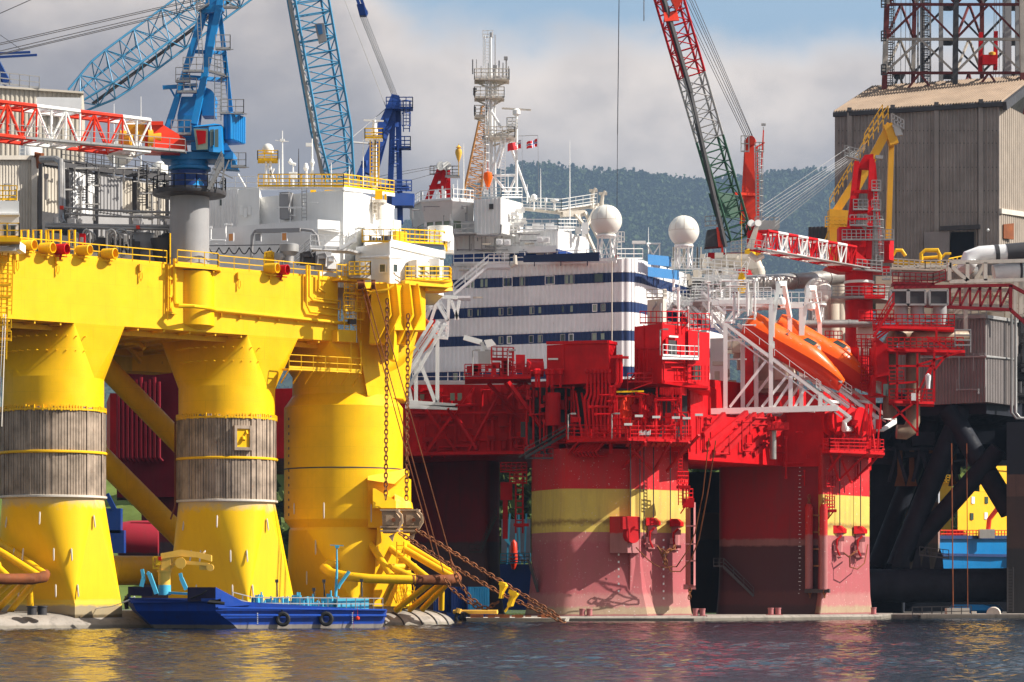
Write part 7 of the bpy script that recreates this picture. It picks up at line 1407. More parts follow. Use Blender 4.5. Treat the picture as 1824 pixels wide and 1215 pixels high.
# yellow knuckle crane
yc2=thing('knuckle_crane','yellow folding crane with vertical arm in front of the brown derrick house','crane',at(1492,470,306));m=MB();y_=306;q_=lambda px,py,d=0:at(px,py,y_+d)
m.bar(q_(1487,380),q_(1527,318),.9,.9);m.bar(q_(1520,345),q_(1586,222),.85,.95);m.bar(q_(1580,222),q_(1592,258),1.3,1.0);m.put('main_boom',CRYEL,yc2)
m=MB();m.bar(q_(1588,240,1),q_(1581,460,1),.6,.75,(0,1,0));m.put('folding_arm',CRYEL,yc2);m=MB();m.cyl(q_(1492,490),q_(1492,435),1.2,None,24);m.slab([q_(1478,400,-1.2),q_(1512,402,-1.2),q_(1512,375,-1.2),q_(1478,372,-1.2)],V((0,2.4,0)));m.slab([q_(1478,445,-1.2),q_(1508,445,-1.2),q_(1508,400,-1.2),q_(1478,400,-1.2)],V((0,2.4,0)));m.put('crane_column',CRYEL,yc2)
m=MB();m.rail([q_(1478,372,-1.4),q_(1540,268,-1.4)],1.2,1,.045,(1,.5),False);m.rail([q_(1538,272,-1.2),q_(1582,212,-1.2)],1.5,1.,.05,(1,.5),False);m.rail([q_(1540,262,.8),q_(1572,210,.8)],1.5,1.,.05,(1,.5),False);m.rail([q_(1470,405,-1.8),q_(1512,405,-1.8)],1.2,.5,.045,(1,.66,.33));m.bar(q_(1468,432,-1.4),q_(1478,405,-1.4),.15);m.put('boom_railing',CRYEL,yc2)
m=MB();m.slab([q_(1589,222,-.8),q_(1600,221,-.8),q_(1609,240,-.8),q_(1596,242,-.8)],V((0,.6,0)));m.rail([q_(1588,218,-1),q_(1610,230,-1)],1.0,.4,.05,(1,.5));m.slab([q_(1560,282,-1.4),q_(1572,283,-1.4),q_(1574,277,-1.4),q_(1560,276,-1.4)],V((0,.8,0)));m.put('boom_head_platform',GRYP,yc2)
m=MB()
for k in range(4):m.tube([q_(1542,255+k*3,-1.6),q_(1466,320+k*5,-1.6),q_(1380,385+k*6,-4)],.035,4)
m.put('crane_rope',GALV,yc2)

# ================= black rig with the derrick house =================
kr=thing('black_rig','black semi-submersible rig standing in shade on slanted braces at the right','oil rig',at(1700,1100,310))
BK=banded('black_column_paint',[(-2,(.035,.033,.032),0),(7.5,(.075,.045,.035),.3),(13.2,(.14,.075,.055),.1),(15.6,(.018,.02,.028),.05)],.6,blot=(.02,.02,.02),blotamt=.5)
m=MB();m.prism(PX(((1793,297),(1900,296),(1910,312),(1800,312))),.3,gz(752,297));m.put('column',BK,kr)
m=MB();m.loft([[V((x,y,z)) for x,y in PX(((1548+o,312),(1606+o*.8,309),(1612+o*.8,322),(1552+o,324)))] for z,o in ((.3,0),(8,0),(21,4))]);m.put('column',BLACKR,kr)
m=MB();m.tube([at(1540,1044,303),at(1800,1042,303)],1.9,28);m.put('horizontal_brace',BLACKR,kr)
for a,b,r_ in (((1714,728,304),(1597,1010,304),1.2),((1668,728,309),(1560,1010,309),1.05),((1780,800,301),(1612,990,305),1.05),((1688,728,304),(1800,912,301),1.2),((1555,820,308),(1600,700,306),.9),((1660,790,312),(1612,990,312),.9)):
    m=MB();m.tube([at(*a),at(*b)],r_,20);m.put('diagonal_brace',BLACKR,kr)
m=MB()
for px in (1596,1612,1632,1648,1672):m.loft([[at(px+dx,1016+dy,303+q) for dx,dy in ((-9,0),(9,0),(7,-26),(2,-40),(-3,-26))] for q in (0,2)])
m.put('brace_foot',BLACKR,kr)
m=MB();m.loft([[V((x,y,z)) for x,y in PX(pl)] for z,pl in ((gz(752,304),((1580,312),(1757,306),(1900,322),(1600,332))),(gz(738,303),((1560,309),(1757,302),(1900,318),(1580,330))),(gz(712,303),((1560,309),(1757,302),(1900,318),(1580,330))))]);m.prism(PX(((1540,309),(1800,310),(1900,322),(1560,330))),gz(815,304),gz(748,304));m.put('lower_deck',BLACKR,kr)
m=MB()
for k in range(20):p=at(random.uniform(1560,1790),random.uniform(775,835),306);m.box(p,(random.uniform(.5,3),1,random.uniform(.3,1.8)))
m.bar(at(1575,800,305),at(1700,800,305),.3)
for px in (1598,1640,1690):m.bar(at(px,800,304.5),at(px-14,858,304.5),.35);m.bar(at(px,800,304.5),at(px+16,858,304.5),.35)
m.put('underdeck_gear',BLACKR,kr)
BRNK=paint('funnel_brown',(.16,.07,.02),.6,.3,.3,0,.2);m=MB()
for px in (1603,1624,1659,1699):m.loft([[at(px+dx*k,yy,306+dz*k) for dx,dz in ((-10,0),(10,0),(10,1.2),(-10,1.2))] for yy,k in ((866,1.),(845,.45),(800,.45))])
m.put('funnel',BRNK,kr)
m=MB();m.prism(PX(((1598,326),(1671,325),(1674,336),(1600,338))),3.5,22);fcol=m.put('pale_column',banded('pale_column_paint',[(-2,(.16,.13,.11),0),(8.5,(.30,.17,.14),.4),(13.5,(.34,.36,.40),.2)],.6),kr)
m=MB();m.ladder(at(1644,1000,324.3),at(1644,860,324.3),.9,(1,0,0),.09,step=1.6);m.put('column_ladder',DKST,fcol)
m=MB();m.prism(PX(((1560,332),(1900,332),(1900,345),(1560,345))),-1,2.6);m.put('far_pontoon',BLACKR,kr)
m=MB();m.prism(PX(((1560,290),(1650,289),(1900,289),(1900,320),(1560,320))),-1.5,.35);m.prism(PX(((1640,288.5),(1900,288),(1900,300),(1640,300))),-1,gz(1094,288));m.put('pontoon',PONT,kr)
m=MB()
for k in range(26):px=1622+k*7.8;m.lathe(at(px,1105,287.8),[(.16,-.2),(.22,0),(.16,.2)],10)
m.tube([at(1610,1104,287.7),at(1824,1105,287.5)],.1,6);m.put('fender_row',RUSTY,kr)
m=MB();m.rail([at(1625,1100,289),at(1730,1098,289)],1.1,1.,.04);m.rail([at(1638,990,300),at(1690,996,300)],1.,.6,.04);m.ladder(at(1800,1090,296),at(1800,1010,296),.6,(1,0,0),.05);m.put('pontoon_railing',DKST,kr)
m=MB();m.box(at(1705,1090,290),(2.4,1.4,.8));m.lathe(at(1770,1094,289),[(.7,-.2),(.8,0),(.7,.2)],14,(.3,1,0));m.box(at(1735,1093,289.4),(.5,.4,.5));m.put('pontoon_gear',CREAM,kr)
for px,x2,lab in ((1695,1698,'left'),(1722,1724,'right')):m=MB();m.tube([at(px,790,299),at(x2,1098,292)],.05 if lab == 'right' else .07,5);solo(m,'hanging_wire',RUSTY,'%s one of two wires hanging before the blue ship under the black rig' % lab,'wire',(x2,1098,292),'wires under the black rig')
# grey corrugated module on the black rig
gm=thing('corrugated_module','grey corrugated corner module with a sunlit right face above the black hull','module',at(1757,715,300));BRNG=paint('grey_brown_sheeting',(.25,.22,.21),.6,.14,.5,0,.25,0,(.1,.08,.07))
z0,z1=gz(716,300),gz(566,300);m=MB();m.corr(PX(((1600,308),(1757,300),(1808,306))),z0,z1,.42,.1);m.prism(PX(((1600,308.3),(1757,300.3),(1808,306.3),(1820,318),(1600,322))),z0+.01,z1);m.put('sheet_wall',BRNG,gm)
m=MB();m.bar(at(1600,566,307.8),at(1757,564,299.6),.3,.35);m.bar(at(1757,564,299.6),at(1812,572,306),.3,.35);m.tube([at(1640,637,305.6),at(1757,635,299.5),at(1808,640,305.6)],.1,6);m.rail([at(1660,563,305),at(1757,561,299.7)],1.,1.,.04)
for px in (1802,1809):m.tube([at(px,560,303.5),at(px,735,303.5),at(px+8,745,303.5),at(1840,746,303.5)],.16,8)
m.put('module_trim',GALV,gm)
m=MB()
for k in range(30):p=at(random.uniform(1812,1850),random.uniform(560,720),random.uniform(308,312));m.box(p,(random.uniform(.4,2),1,random.uniform(.3,1.6)))
m.prism(PX(((1810,312),(1870,312),(1870,318),(1810,318))),gz(760,312),gz(540,312));m.tube([at(1816,700,307),at(1816,680,307)],.25,8);m.put('dark_equipment',DKST,gm)
# derrick house
dh=thing('derrick_house','huge brown corrugated house with a pale ribbed roof under the derrick','house',at(1650,480,326));zb,ze=gz(500,324),gz(183,323)
m=MB();fr_=PX(((1487,330),(1781,323)));m.corr(PX(((1487,330),(1781,323))),zb,ze,.44,.11);m.put('front_wall',BRNM,dh)
m=MB();m.corr(PX(((1781,323),(1850,337))),zb,ze,.8,.14);m.put('side_wall',BEIGD,dh)
m=MB();m.prism(PX(((1488,330.3),(1781,323.3),(1850,337.3),(1800,360),(1510,360))),zb,ze-.1);m.put('house_core',BRNM,dh)
e0,e1=at(1484,197,330),at(1786,179,322.6);e0.z=e1.z=ze;bk=V((.30,1,0)).normalized();r0=e0+bk*14+V((2.5,0,5.6));r1=e1+bk*14+V((2.5,0,5.6));m=MB();n=62;vs=[]
for i in range(n*4+1):
    t=i/(n*4);hh=.28 if i % 4 in (1,2) else 0
    vs+=[e0.lerp(e1,t)+V((0,0,hh)),r0.lerp(r1,t)+V((0,0,hh))]
m.add(vs,[(2*i,2*i+2,2*i+3,2*i+1) for i in range(n*4)]);m.put('roof',ROOF,dh)
m=MB();m.slab([e1,r1,r1+bk*14+V((0,0,-5.6)),e1+bk*28],V((.3,0,0)));m.bar(e1+V((.2,-.2,-.5)),r1+V((.2,-.2,-.5)),.5,1.0);m.bar(e0+V((0,-.15,-.25)),e1+V((0,-.15,-.25)),.4,.5)
m.put('eave_trim',DKST,dh);m=MB()
for px in (1513,1590,1668,1747):yy=330-(px-1487)*7/294;b0=at(px,480,yy-.25);m.bar(V((b0.x,b0.y,zb)),V((b0.x,b0.y,ze)),.55,.35)
m.put('wall_post',BRNM,dh);m=MB()
for px in (1513,1590,1668,1747):p=at(px,192,330-(px-1487)*7/294-.5);p.z=ze+.2;m.box(p,(.5,.4,.5))
m.put('eave_bracket',DKST,dh)
m=MB()
for yf in (233,255,298,340,378):
    for k in range(40):px=1494+k*7.2;yy=330-(px-1487)*7/294;p=at(px,yf,yy-.14);m.box(p,(.10,.05,.10))
m.put('wall_bolts',DKST,dh,None,False);dh.children[-1]['kind']='stuff'
m=MB();m.slab([at(1690,466,324.7),at(1735,468,323.8),at(1735,413,323.8),at(1694,414,324.7)],V((.0,-.12,0)));m.put('door_opening',paint('dark_interior',(.012,.013,.016),.8,.1,0,0,.1),dh);m=MB();m.slab([at(1646,462,325.6),at(1691,464,324.6),at(1691,412,324.6),at(1646,414,325.6)],V((0,-.18,0)));m.put('sliding_door',BRNG,dh);m=MB();m.bar(at(1675,407,324.6),at(1746,404,323.2),.4,.5);m.put('door_rail',DKST,dh)
m=MB();m.slab([at(1786,425,323.5),at(1804,427,326),at(1804,398,326),at(1786,400,323.5)],V((.1,-.2,0)));m.put('rusty_panel',RUSTY,dh);m=MB();m.bar(at(1781,376,322.9),at(1850,386,336),.5,.6);m.put('side_ledge',CREAM,dh);m=MB();m.lathe(at(1760,410,322.8),[(.05,-.2),(.2,0),(.05,.2)],10);m.put('wall_lamp',WHT,dh)
m=MB();m.prism(PX(((1440,322),(1490,321),(1490,328),(1440,328))),gz(440,322),gz(407,322));m.corr(PX(((1440,321.8),(1490,320.8))),gz(440,322),gz(405,322),.5,.1);solo(m,'dark_container',DKST,'small dark container left of the yellow crane column','container',(1465,440,322))
# derrick
dr=thing('derrick','tall red and white drilling derrick rising behind the brown house roof','derrick',at(1700,160,345));zd0=gz(205,342);legs={'fl':(1575,340),'fm':(1701,337),'fr':(1822,334),'bl':(1626,352),'bm':(1749,349),'br':(1870,346)}
lean={'fl':5,'bl':3,'fm':2,'bm':0,'fr':-2,'br':-3};rows=(215,130,70,8,-55)
def lp(k,y):px,yy=legs[k];return at(px+lean[k]*(160-y)/160,y,yy)
rm,wm,dm=MB(),MB(),MB();RED_D,WHT_D=paint('derrick_red',(.15,.03,.028),.6,.3,.4,.15,.2),paint('derrick_white',(.42,.37,.32),.6,.3,.5,.2,.2)
for k in legs:
    for i in range(len(rows)-1):
        mt=rm if (i % 2 == 0) else wm
        if k in ('fm',):mt=dm
        if k == 'fr':mt=wm if i else rm
        mt.bar(lp(k,rows[i]),lp(k,rows[i+1]),.62 if k in ('fl','fm','fr') else .5)
for i in range(len(rows)-1):
    y0,y1=rows[i],rows[i+1];mt=wm if i == 1 else rm;gt=(rm,wm,rm,rm)[i]
    for a,b,mm in (('fl','fm',mt),('fm','fr',mt),('bl','bm',dm),('bm','br',dm),('fl','bl',rm if i else dm),('fr','br',dm),('fm','bm',rm)):
        A1,B1,A0,B0=lp(a,y1),lp(b,y1),lp(a,y0),lp(b,y0);gm_=gt if mm is not dm else dm
        gm_.bar(A1,B1,.32);mid_=A1.lerp(B1,.5);gm_.bar(A0,mid_,.26);gm_.bar(B0,mid_,.26)
        if mm is dm:gm_.slab([mid_+V((-.9,0,0)),mid_+V((.9,0,0)),mid_+V((.5,0,-.8)),mid_+V((-.5,0,-.8))],V((0,.2,0)))
x=rm.put('red_steelwork',RED_D,dr);wm.put('white_steelwork',WHT_D,dr);dm.put('dark_steelwork',DKST,dr)
m=MB()
for px,w_,yy in ((1643,.55,345),(1676,.5,345),(1657,.22,344),(1635,.2,346),(1795,.8,342),(1812,.5,343),(1788,.3,344)):m.bar(at(px,200,yy),at(px,-40,yy),w_)
for px in (1604,1612,1620,1768,1773,1779,1786):m.tube([at(px,200,345),at(px+random.uniform(-4,4),-40,345)],.05,4)
m.put('drill_pipe',GRYP,dr)
m=MB();m.ladder(at(1648,190,344),at(1648,-40,344),.7,(1,0,0),.06,cage=True);m.ladder(at(1584,190,341),at(1587,-40,341),.7,(1,0,0),.06,cage=True)
for y in (10,70,130):m.rail([at(1570,y+4,338.8),at(1578,y+4,338.8)],1.3,.4,.07,(1,.66,.33))
m.put('derrick_ladder',DKST,dr)
m=MB();m.bar(at(1746,130,340),at(1747,58,340),.5);m.bar(at(1773,125,340),at(1774,56,340),.45);m.bar(at(1744,104,340),at(1776,104,340),.3);m.bar(at(1744,112,340),at(1776,112,340),.3);m.box(at(1762,107,339.5),(1.8,.8,1.2));m.put('pipe_handler',RED,dr);m=MB();m.lathe(at(1767,99,339.5),[(.1,-.2),(.45,0),(.45,.35),(.1,.5)],14);m.put('yellow_motor',CRYEL,dr)
m=MB()
for k in range(40):px=random.uniform(1545,1700);p=at(px,168-(px-1545)*.07,344);m.box(p,(random.uniform(.3,1.3),.8,random.uniform(.4,1.1)))
m.put('roof_gear',DKST,dr)
# ---- clutter between red and black rig ----
for pts,r_,lab in ((((1735,478,298),(1722,470,298),(1726,462,298),(1745,454,298),(1850,446,298)),.95,'upper lagged exhaust pipe with a dark end at the right edge'),(((1770,488,299),(1800,483,299),(1860,481,299)),1.0,'lower lagged exhaust pipe with a dark end at the right edge')):
    m=MB();m.tube([at(*p) for p in pts],r_,20);d_=solo(m,'exhaust_pipe',WHTD,lab,'pipe',pts[0]);m=MB();a,b=at(*pts[-2]),at(*pts[-1]);m.tube([a.lerp(b,.45),b],r_*1.06,20);m.tube([a.lerp(b,.25),a.lerp(b,.32)],r_*1.05,20);m.put('dark_lagging',DKST,d_)
ym=thing('yellow_skid','yellow tubular machinery skid with railings in front of the dark door','machinery',at(1665,480,305));m=MB()
m.tube([at(1641,474,304),at(1641,452,304),at(1648,446,304),at(1670,446,304),at(1674,455,304),at(1674,474,304)],.22,8);m.tube([at(1644,460,306),at(1670,458,306)],.2,8);m.box(at(1660,474,304.5),(2.4,1.2,.8));m.tube([at(1674,462,304),at(1684,452,304),at(1694,452,304)],.15,8)
m.tube([at(1590,455,305),at(1596,446,305),at(1606,446,305),at(1613,456,305)],.2,8);m.bar(at(1590,466,305),at(1648,472,304),.6,.5);m.rail([at(1690,475,304),at(1735,466,306)],.9,.6,.06);m.put('yellow_frame',YELR,ym)
m=MB();m.rail([at(1590,478,303),at(1648,482,303),at(1735,480,303)],1.1,.6,.05,(1,.66,.33));m.bar(at(1560,478,303),at(1735,484,303),.8,.2);m.put('skid_railing',TANK,ym)
m=MB()
bars(m,(((1691,500,296),(1691,468,296)),((1723,500,296),(1723,468,296)),((1755,500,296),(1755,468,296)),((1691,468,296),(1850,464,296)),((1691,502,296),(1850,498,296)),((1691,472,296),(1723,500,296)),((1738,498,297),(1755,468,297)),((1720,600,299),(1720,500,299)),((1808,560,298),(1808,500,298)),((1818,560,299),(1818,500,299)),((1640,520,300),(1830,516,300)),((1660,545,300),(1830,546,300))),.4);solo(m,'pipe_rack',CREAM,'cream steel pipe rack under the lagged exhaust pipes','rack',(1691,502,296))
m=MB()
for k in range(60):p=at(random.uniform(1590,1830),random.uniform(495,565),random.uniform(301,309));m.box(p,(random.uniform(.3,2.2),.8,random.uniform(.2,1.0)))
m.prism(PX(((1560,310),(1830,309),(1830,313),(1560,313))),gz(566,310),gz(492,310));solo(m,'deck_machinery',TANK,'jumble of pale pipes and boxes on the deck of the black rig','machinery',(1700,565,305))
# red lattice bridge
lb=thing('lattice_bridge','shaded red lattice bridge running right above the grey module','bridge',at(1700,565,290));m=MB();T0,T1,B0,B1=(1592,512),(1800,508),(1600,543),(1800,552)
for y_ in (288,291):
    bars(m,((T0,T1),(B0,B1),(T1,(1840,530)),(B1,(1840,588)),(T1,B1)),.34,y_)
    for k in range(6):x=1692+k*18;bars(m,(((x,510),(x,547)),((x+18,511),(x,547))),.22,y_)
m.bar(at(1590,506,289.5),at(1662,508,289.5),2.4,.3);BRED=paint('bridge_red_shaded',(.25,.012,.018),.55,.3,.4,.06,.15);m.put('bridge_girder',BRED,lb)  # red darkened to put the bridge's shade into its paint
m=MB();m.rail([at(1590,505,287.8),at(1662,507,287.8),at(1684,500,287.8)],1.2,.6,.05,(1,.66,.33));m.put('bridge_railing',BRED,lb)
for i,(px,s_) in enumerate(((1603,13),(1632,13),(1672,13))):
    m=MB();y_=285;c=at(px,530,y_);m.loft([[c+V((dx*.95,dd,dz*.75)) for dx,dz in ((-1,-1),(1,-1),(1,1),(-1,1))] for dd in (2.2,0)]);m.tube([at(px+2,542,286),at(px+2,556,286),at(px+2,580,286)],[.7,.75,.55],14);o=solo(m,'air_intake',GRYP,'square framed air intake, %s of three in a row' % ('leftmost','middle','rightmost')[i],'air intake',(px+2,580,286),'air intakes under the lattice bridge')
    m=MB()
    for a,b in (((-1,-1),(1,-1)),((1,-1),(1,1)),((1,1),(-1,1)),((-1,1),(-1,-1))):m.bar(c+V((a[0]*.95,-.02,a[1]*.75)),c+V((b[0]*.95,-.02,b[1]*.75)),.2)
    m.put('intake_frame',GALV,o);m=MB();m.box(c+V((0,.01,0)),(1.75,.06,1.35));m.put('intake_opening',DKST,o)
# red platforms with brown pipes
rp=thing('pipe_platform','red two storey platform around brown curved pipes left of the grey module','platform',at(1640,735,280));m=MB()
for x0,x1,y,w_ in ((1555,1700,583,3),(1578,1719,624,4),(1583,1664,716,4)):m.prism(PX(((x0,278),(x1,280),(x1,280+w_),(x0,278+w_))),gz(y+3,279),gz(y-2,279))
bars(m,(((1634,625),(1634,776)),((1664,625),(1664,716)),((1598,625),(1598,716)),((1634,650),(1712,627)),((1664,660),(1690,627)),((1634,700),(1664,640)),((1640,716),(1660,655)),((1634,770),(1590,720)),((1625,720),(1590,745)),((1585,583),(1560,600)),((1600,575),(1556,610)),((1584,652),(1664,652)),((1584,684),(1634,680)),((1668,612),(1668,585)),((1650,600),(1690,622))),.2,279);m.put('platform_steel',RED,rp)
m=MB()
for pts in (((1555,581),(1700,581)),((1580,622),(1716,622)),((1584,714),(1662,714)),((1584,680),(1610,680)),((1540,528),(1576,528)),((1530,573),(1592,573))):m.rail([at(px,py,277.8) for px,py in pts],1.2,.6,.045,(1,.66,.33))
m.stairs(at(1556,600,277),at(1592,540,277),.8,(0,1,0),1.1);m.bar(at(1540,530,277.6),at(1576,530,277.6),.5,.2);m.put('platform_railing',RED,rp)
for pts,r_,nm in ((((1585,745,282),(1585,640,282),(1585,612,282),(1592,600,282),(1612,595,283),(1690,597,285)),.72,''),(((1597,769,281),(1612,770,281),(1622,764,281),(1626,752,281),(1626,640,281),(1626,615,281),(1634,603,281),(1650,597,282),(1720,600,284)),.74,'')):
    m=MB();m.tube([at(*p) for p in pts],r_,18);m.put('brown_pipe',paint('brown_pipe_paint%d' % len(pts),(.26,.19,.13),.5,.35,.4,.1,.3,metal=.2),rp)
m=MB();m.box(at(1627,707,277.5),(.45,.3,.75));m.put('white_box',WHT,rp);m=MB();m.lathe(at(1653,693,278.5),[(.2,0),(.25,.8),(.3,1.0),(.3,1.4),(.05,1.6)],10);m.put('lamp',WHTD,rp);m=MB()
for k in range(4):m.bar(at(1701,588+k*9,277),at(1729,588+k*9,277),.5,.12)
m.bar(at(1701,586,277),at(1701,618,277),.1);m.bar(at(1729,586,277),at(1729,628,277),.1);m.put('cable_tray',GALV,rp)
# ================= ship and yard seen under the rigs =================
sh=thing('ship','blue hulled ship with yellow superstructure seen beneath the black rig','ship',at(1735,1000,395));SHB=paint('ship_blue',(.005,.17,.42),.4,.1,.2,0,.3);SHY=paint('ship_yellow',(.75,.40,.01),.5,.08,.2,0,.3)
m=MB();m.loft([[V((x,y,z)) for x,y in PX(pl)] for z,pl in ((-1,((1660,392),(1740,398),(1780,406),(1800,430),(1660,420))),(gz(1018,394),((1660,389),(1750,396),(1788,404),(1810,430),(1660,420))),(gz(995,394),((1655,387),(1790,400),(1850,412),(1850,430),(1655,420))),(gz(958,394),((1655,387),(1830,404),(1860,412),(1860,430),(1655,420))))]);m.put('hull',SHB,sh)
m=MB();m.prism(PX(((1640,385),(1850,405),(1850,410),(1640,390))),gz(991,391),gz(986,391));m.bar(at(1660,957,387),at(1830,957,403.5),.5);m.put('hull_strake',NAVY,sh)
m=MB();m.prism(PX(((1706,394),(1830,412),(1830,425),(1706,412))),gz(958,400),gz(876,400));m.prism(PX(((1690,392),(1720,396),(1720,415),(1690,412))),gz(912,400),gz(895,400));m.prism(PX(((1745,400.5),(1830,413),(1830,425),(1745,415))),gz(876,402),gz(836,402));m.prism(PX(((1738,399),(1830,412.5),(1830,426),(1738,416))),gz(836,402),gz(826,402));m.prism(PX(((1752,402),(1830,413.5),(1830,425),(1752,415))),gz(826,402),gz(812,402));m.put('superstructure',SHY,sh)
for px,py,mt in ((1732,891,WHT),(1756,891,GLS),(1772,891,GLS),(1730,920,GLS),(1755,919,WHT)):m=MB();m.box(at(px,py,394+(px-1706)*.145-.15),(.9,.3,1.0),.9);m.put('window',mt,sh)
m=MB();m.prism(PX(((1752,401.6),(1792,407.5),(1792,410),(1752,404))),gz(833,401),gz(820,401));m.put('bridge_window',GLS,sh)
m=MB();m.rail([at(1675,957,388.5),at(1795,957,400)],1.,.8,.06,(1,.5));m.put('deck_railing',ORRED,sh);m=MB();m.box(at(1757,951,394),(2.2,1.5,1.3));m.put('deck_box',CREAM,sh);m=MB();m.tube([at(1760,945,395),at(1762,925,395),at(1775,908,395),at(1795,902,395)],.35,8);m.put('crane_arm',ORRED,sh);m=MB();m.box(at(1700,950,394),(2.5,1.5,.9));m.put('deck_gear',RED,sh)
m=MB();m.loft([[V((x,y,z)) for x,y in PX(pl)] for z,pl in ((0.1,((1690,300),(1784,299),(1784,303),(1690,303))),(gz(1087,300),((1686,299),(1784,298.5),(1786,303),(1688,303))),(gz(1077,300),((1700,300),(1750,299),(1780,302),(1695,302))))]);solo(m,'work_boat',SHB,'small blue work boat moored low under the black rig','boat',(1735,1100,300))
m=MB();m.prism(PX(((1672,405),(1694,404),(1694,412),(1672,412))),gz(960,405),gz(860,405));m.rail([at(1672,860,404),at(1692,860,404)],1.2,.6,.07,(1,.66,.33));solo(m,'yellow_tower',SHY,'narrow bright yellow tower left of the ship superstructure','tower',(1682,960,405))
m=MB();m.prism(PX(((890,330),(950,328),(950,340),(890,342))),.5,gz(1005,330));y_=solo(m,'blue_barge',DBLU,'dark blue barge hull seen in the gap left of the front red column','barge',(920,1040,330));m=MB();m.rail([at(892,1004,329),at(945,1004,328)],1.2,.8,.06,(1,.66,.33))
for px in (903,918,926,934):m.bar(at(px,1005,331),at(px+random.uniform(-4,6),915,331),.22)
m.bar(at(900,960,331),at(938,1000,331),.3);m.put('blue_rigging',CYAN,y_);m=MB();m.lathe(at(915,985,329),[(.2,-2),(.5,-1),(.4,1.2),(.1,1.6)],10);m.put('red_float',ORRED,y_)
m=MB();m.prism(PX(((893,345),(945,344),(945,352),(893,352))),gz(1000,345),gz(925,345));solo(m,'shore_shed',GRYP,'pale grey shed on the shore behind the dark blue barge','shed',(920,1000,345))
m=MB();m.bar(at(190,880,262),at(204,908,262),.45);m.box(at(202,928,262.5),(1.6,1.4,2.4));m.box(at(206,965,262.5),(1.8,1.4,2.2));solo(m,'blue_crane',DBLU,'small blue crane peeping out behind the first timber clad column','crane',(203,1010,262))
m=MB();m.ladder(at(925,950,272),at(925,835,272),.7,(1,0,0),.09,step=.6);m.bar(at(900,960,273),at(900,860,273),.5);m.box(at(902,875,273),(1.2,.8,1.8));m.rail([at(892,842,272),at(938,842,270)],1.,.6,.06,(1,.66,.33));m.rail([at(908,862,271),at(938,862,270)],1.1,.5,.06,(1,.66,.33));m.bar(at(915,935,270),at(942,935,270),.3);solo(m,'access_ladder',REDD,'dark red ladder frame hanging in the gap left of the front red column','frame',(925,950,272))
# ================= barge and quay at the waterline =================
bg_=thing('barge','blue deck barge with raked bow and turquoise gear before the yellow columns','barge',at(450,1118,211));zw=lambda y,Y_:gz(y,Y_)
def bst(px,yn,yf,ztop,zbot):return [V((gx(px,yn),yn,ztop)),V((gx(px,yn),yn,zbot)),V((gx(px,yf),yf,zbot)),V((gx(px,yf),yf,ztop))]
zt1,zt2=1.80,1.02
m=MB()   # plan outline at deck and at waterline
deck=[(222,210.5),(234,207.3),(384,205.4),(688,212.5),(690,219),(240,216.5)]
byy=lambda p:205.4+(p-384)*.02336
wl=[(268,210.8),(270,208.6),(432,205.7),(676,208.7),(680,215.4),(290,216.4)]
def zdeck(px):return zt1 if px < 390 else zt1-.35
m.loft([[V((gx(px,y),y,-.8)) for px,y in [(300,211),(300,209),(440,207),(670,212.4),(676,218.8),(310,216.3)]],[V((gx(px,y),y,.32)) for px,y in [(262,210.8),(268,208.4),(416,206.3),(680,212.5),(684,218.9),(280,216.4)]],[V((gx(px,y),y,1.35)) for px,y in [(236,210.6),(243,207.6),(384,205.5),(687,212.5),(690,219),(250,216.5)]],[V((gx(px,y),y,z)) for (px,y),z in zip(deck,(2.15,2.15,2.2,1.35,1.35,2.1))]])
HULLB=banded('barge_hull_paint',[(-2,(.30,.26,.22),0),(.30,(.005,.055,.36),.05)],.4,blot=(.03,.03,.06),blotamt=.6);hull=m.put('hull',HULLB,bg_,15)
m=MB();m.slab([at(222,1061,210),at(234,1065,207),at(384,1066,205.2),at(384,1072,205.2),at(234,1074,207),at(222,1068,210)],V((0,.3,0)))
m.tube([V((gx(393,205.4),205.4,1.05)),V((gx(688,212.4),212.4,.95))],.09,6);m.tube([V((gx(388,205.3),205.3,1.6)),V((gx(688,212.4),212.4,1.38))],.08,6);m.put('rubbing_strake',HBLU,bg_)
m=MB();m.slab([at(334,1046,205.7),at(384,1046,205.3),at(384,1070,205.3),at(334,1072,205.7)],V((.05,.25,0)));m.slab([at(228,1045,210),at(272,1046,209.5),at(272,1062,209.5),at(228,1061,210)],V((0,.2,0)));m.put('bow_bulwark',paint('bow_shaded_dirty',(.022,.018,.05),.6,.3,.4,.1,.2),bg_);m=MB();m.slab([at(384,1046,205.3),at(414,1062,206),at(445,1078,206.7),at(384,1082,205.3)],V((0,.25,0)));m.put('bulwark',HBLU,bg_)  # bow bulwark navy darkened for the bow's shade as well as dirt
m=MB()
m.rail([V((gx(414,206.2),206.2,1.9)),V((gx(450,207.2),207.2,1.5)),V((gx(682,212.7),212.7,1.4))],.9,.8,.035,(1,.5),False);m.put('deck_railing',GALV,bg_)
m=MB()
for k in range(26):px=445+k*6+random.uniform(-2,2);p=V((gx(px,byy(px)+2),byy(px)+2+random.uniform(-.5,1.5),1.4));h=random.uniform(.5,1.35);m.box(p+V((0,0,h/2)),(random.uniform(.2,.7),.4,h));m.cyl(p+V((.2,-.3,0)),p+V((.2,-.3,h*1.2)),.07,None,6)
for k in range(4):px=450+k*44;y_=byy(px)+1.2;m.tube([V((gx(px,y_),y_,1.4)),V((gx(px,y_),y_,2.3)),V((gx(px+8,y_),y_,2.4)),V((gx(px+10,y_),y_,1.4))],.1,6)
m.bar(V((gx(440,209),209,1.6)),V((gx(600,212.5),212.5,1.5)),.3);m.slab([at(300,1058,208),at(334,1060,207),at(334,1056,207),at(300,1054,208)],V((0,2,0)));m.put('deck_gear',CYAN,bg_)
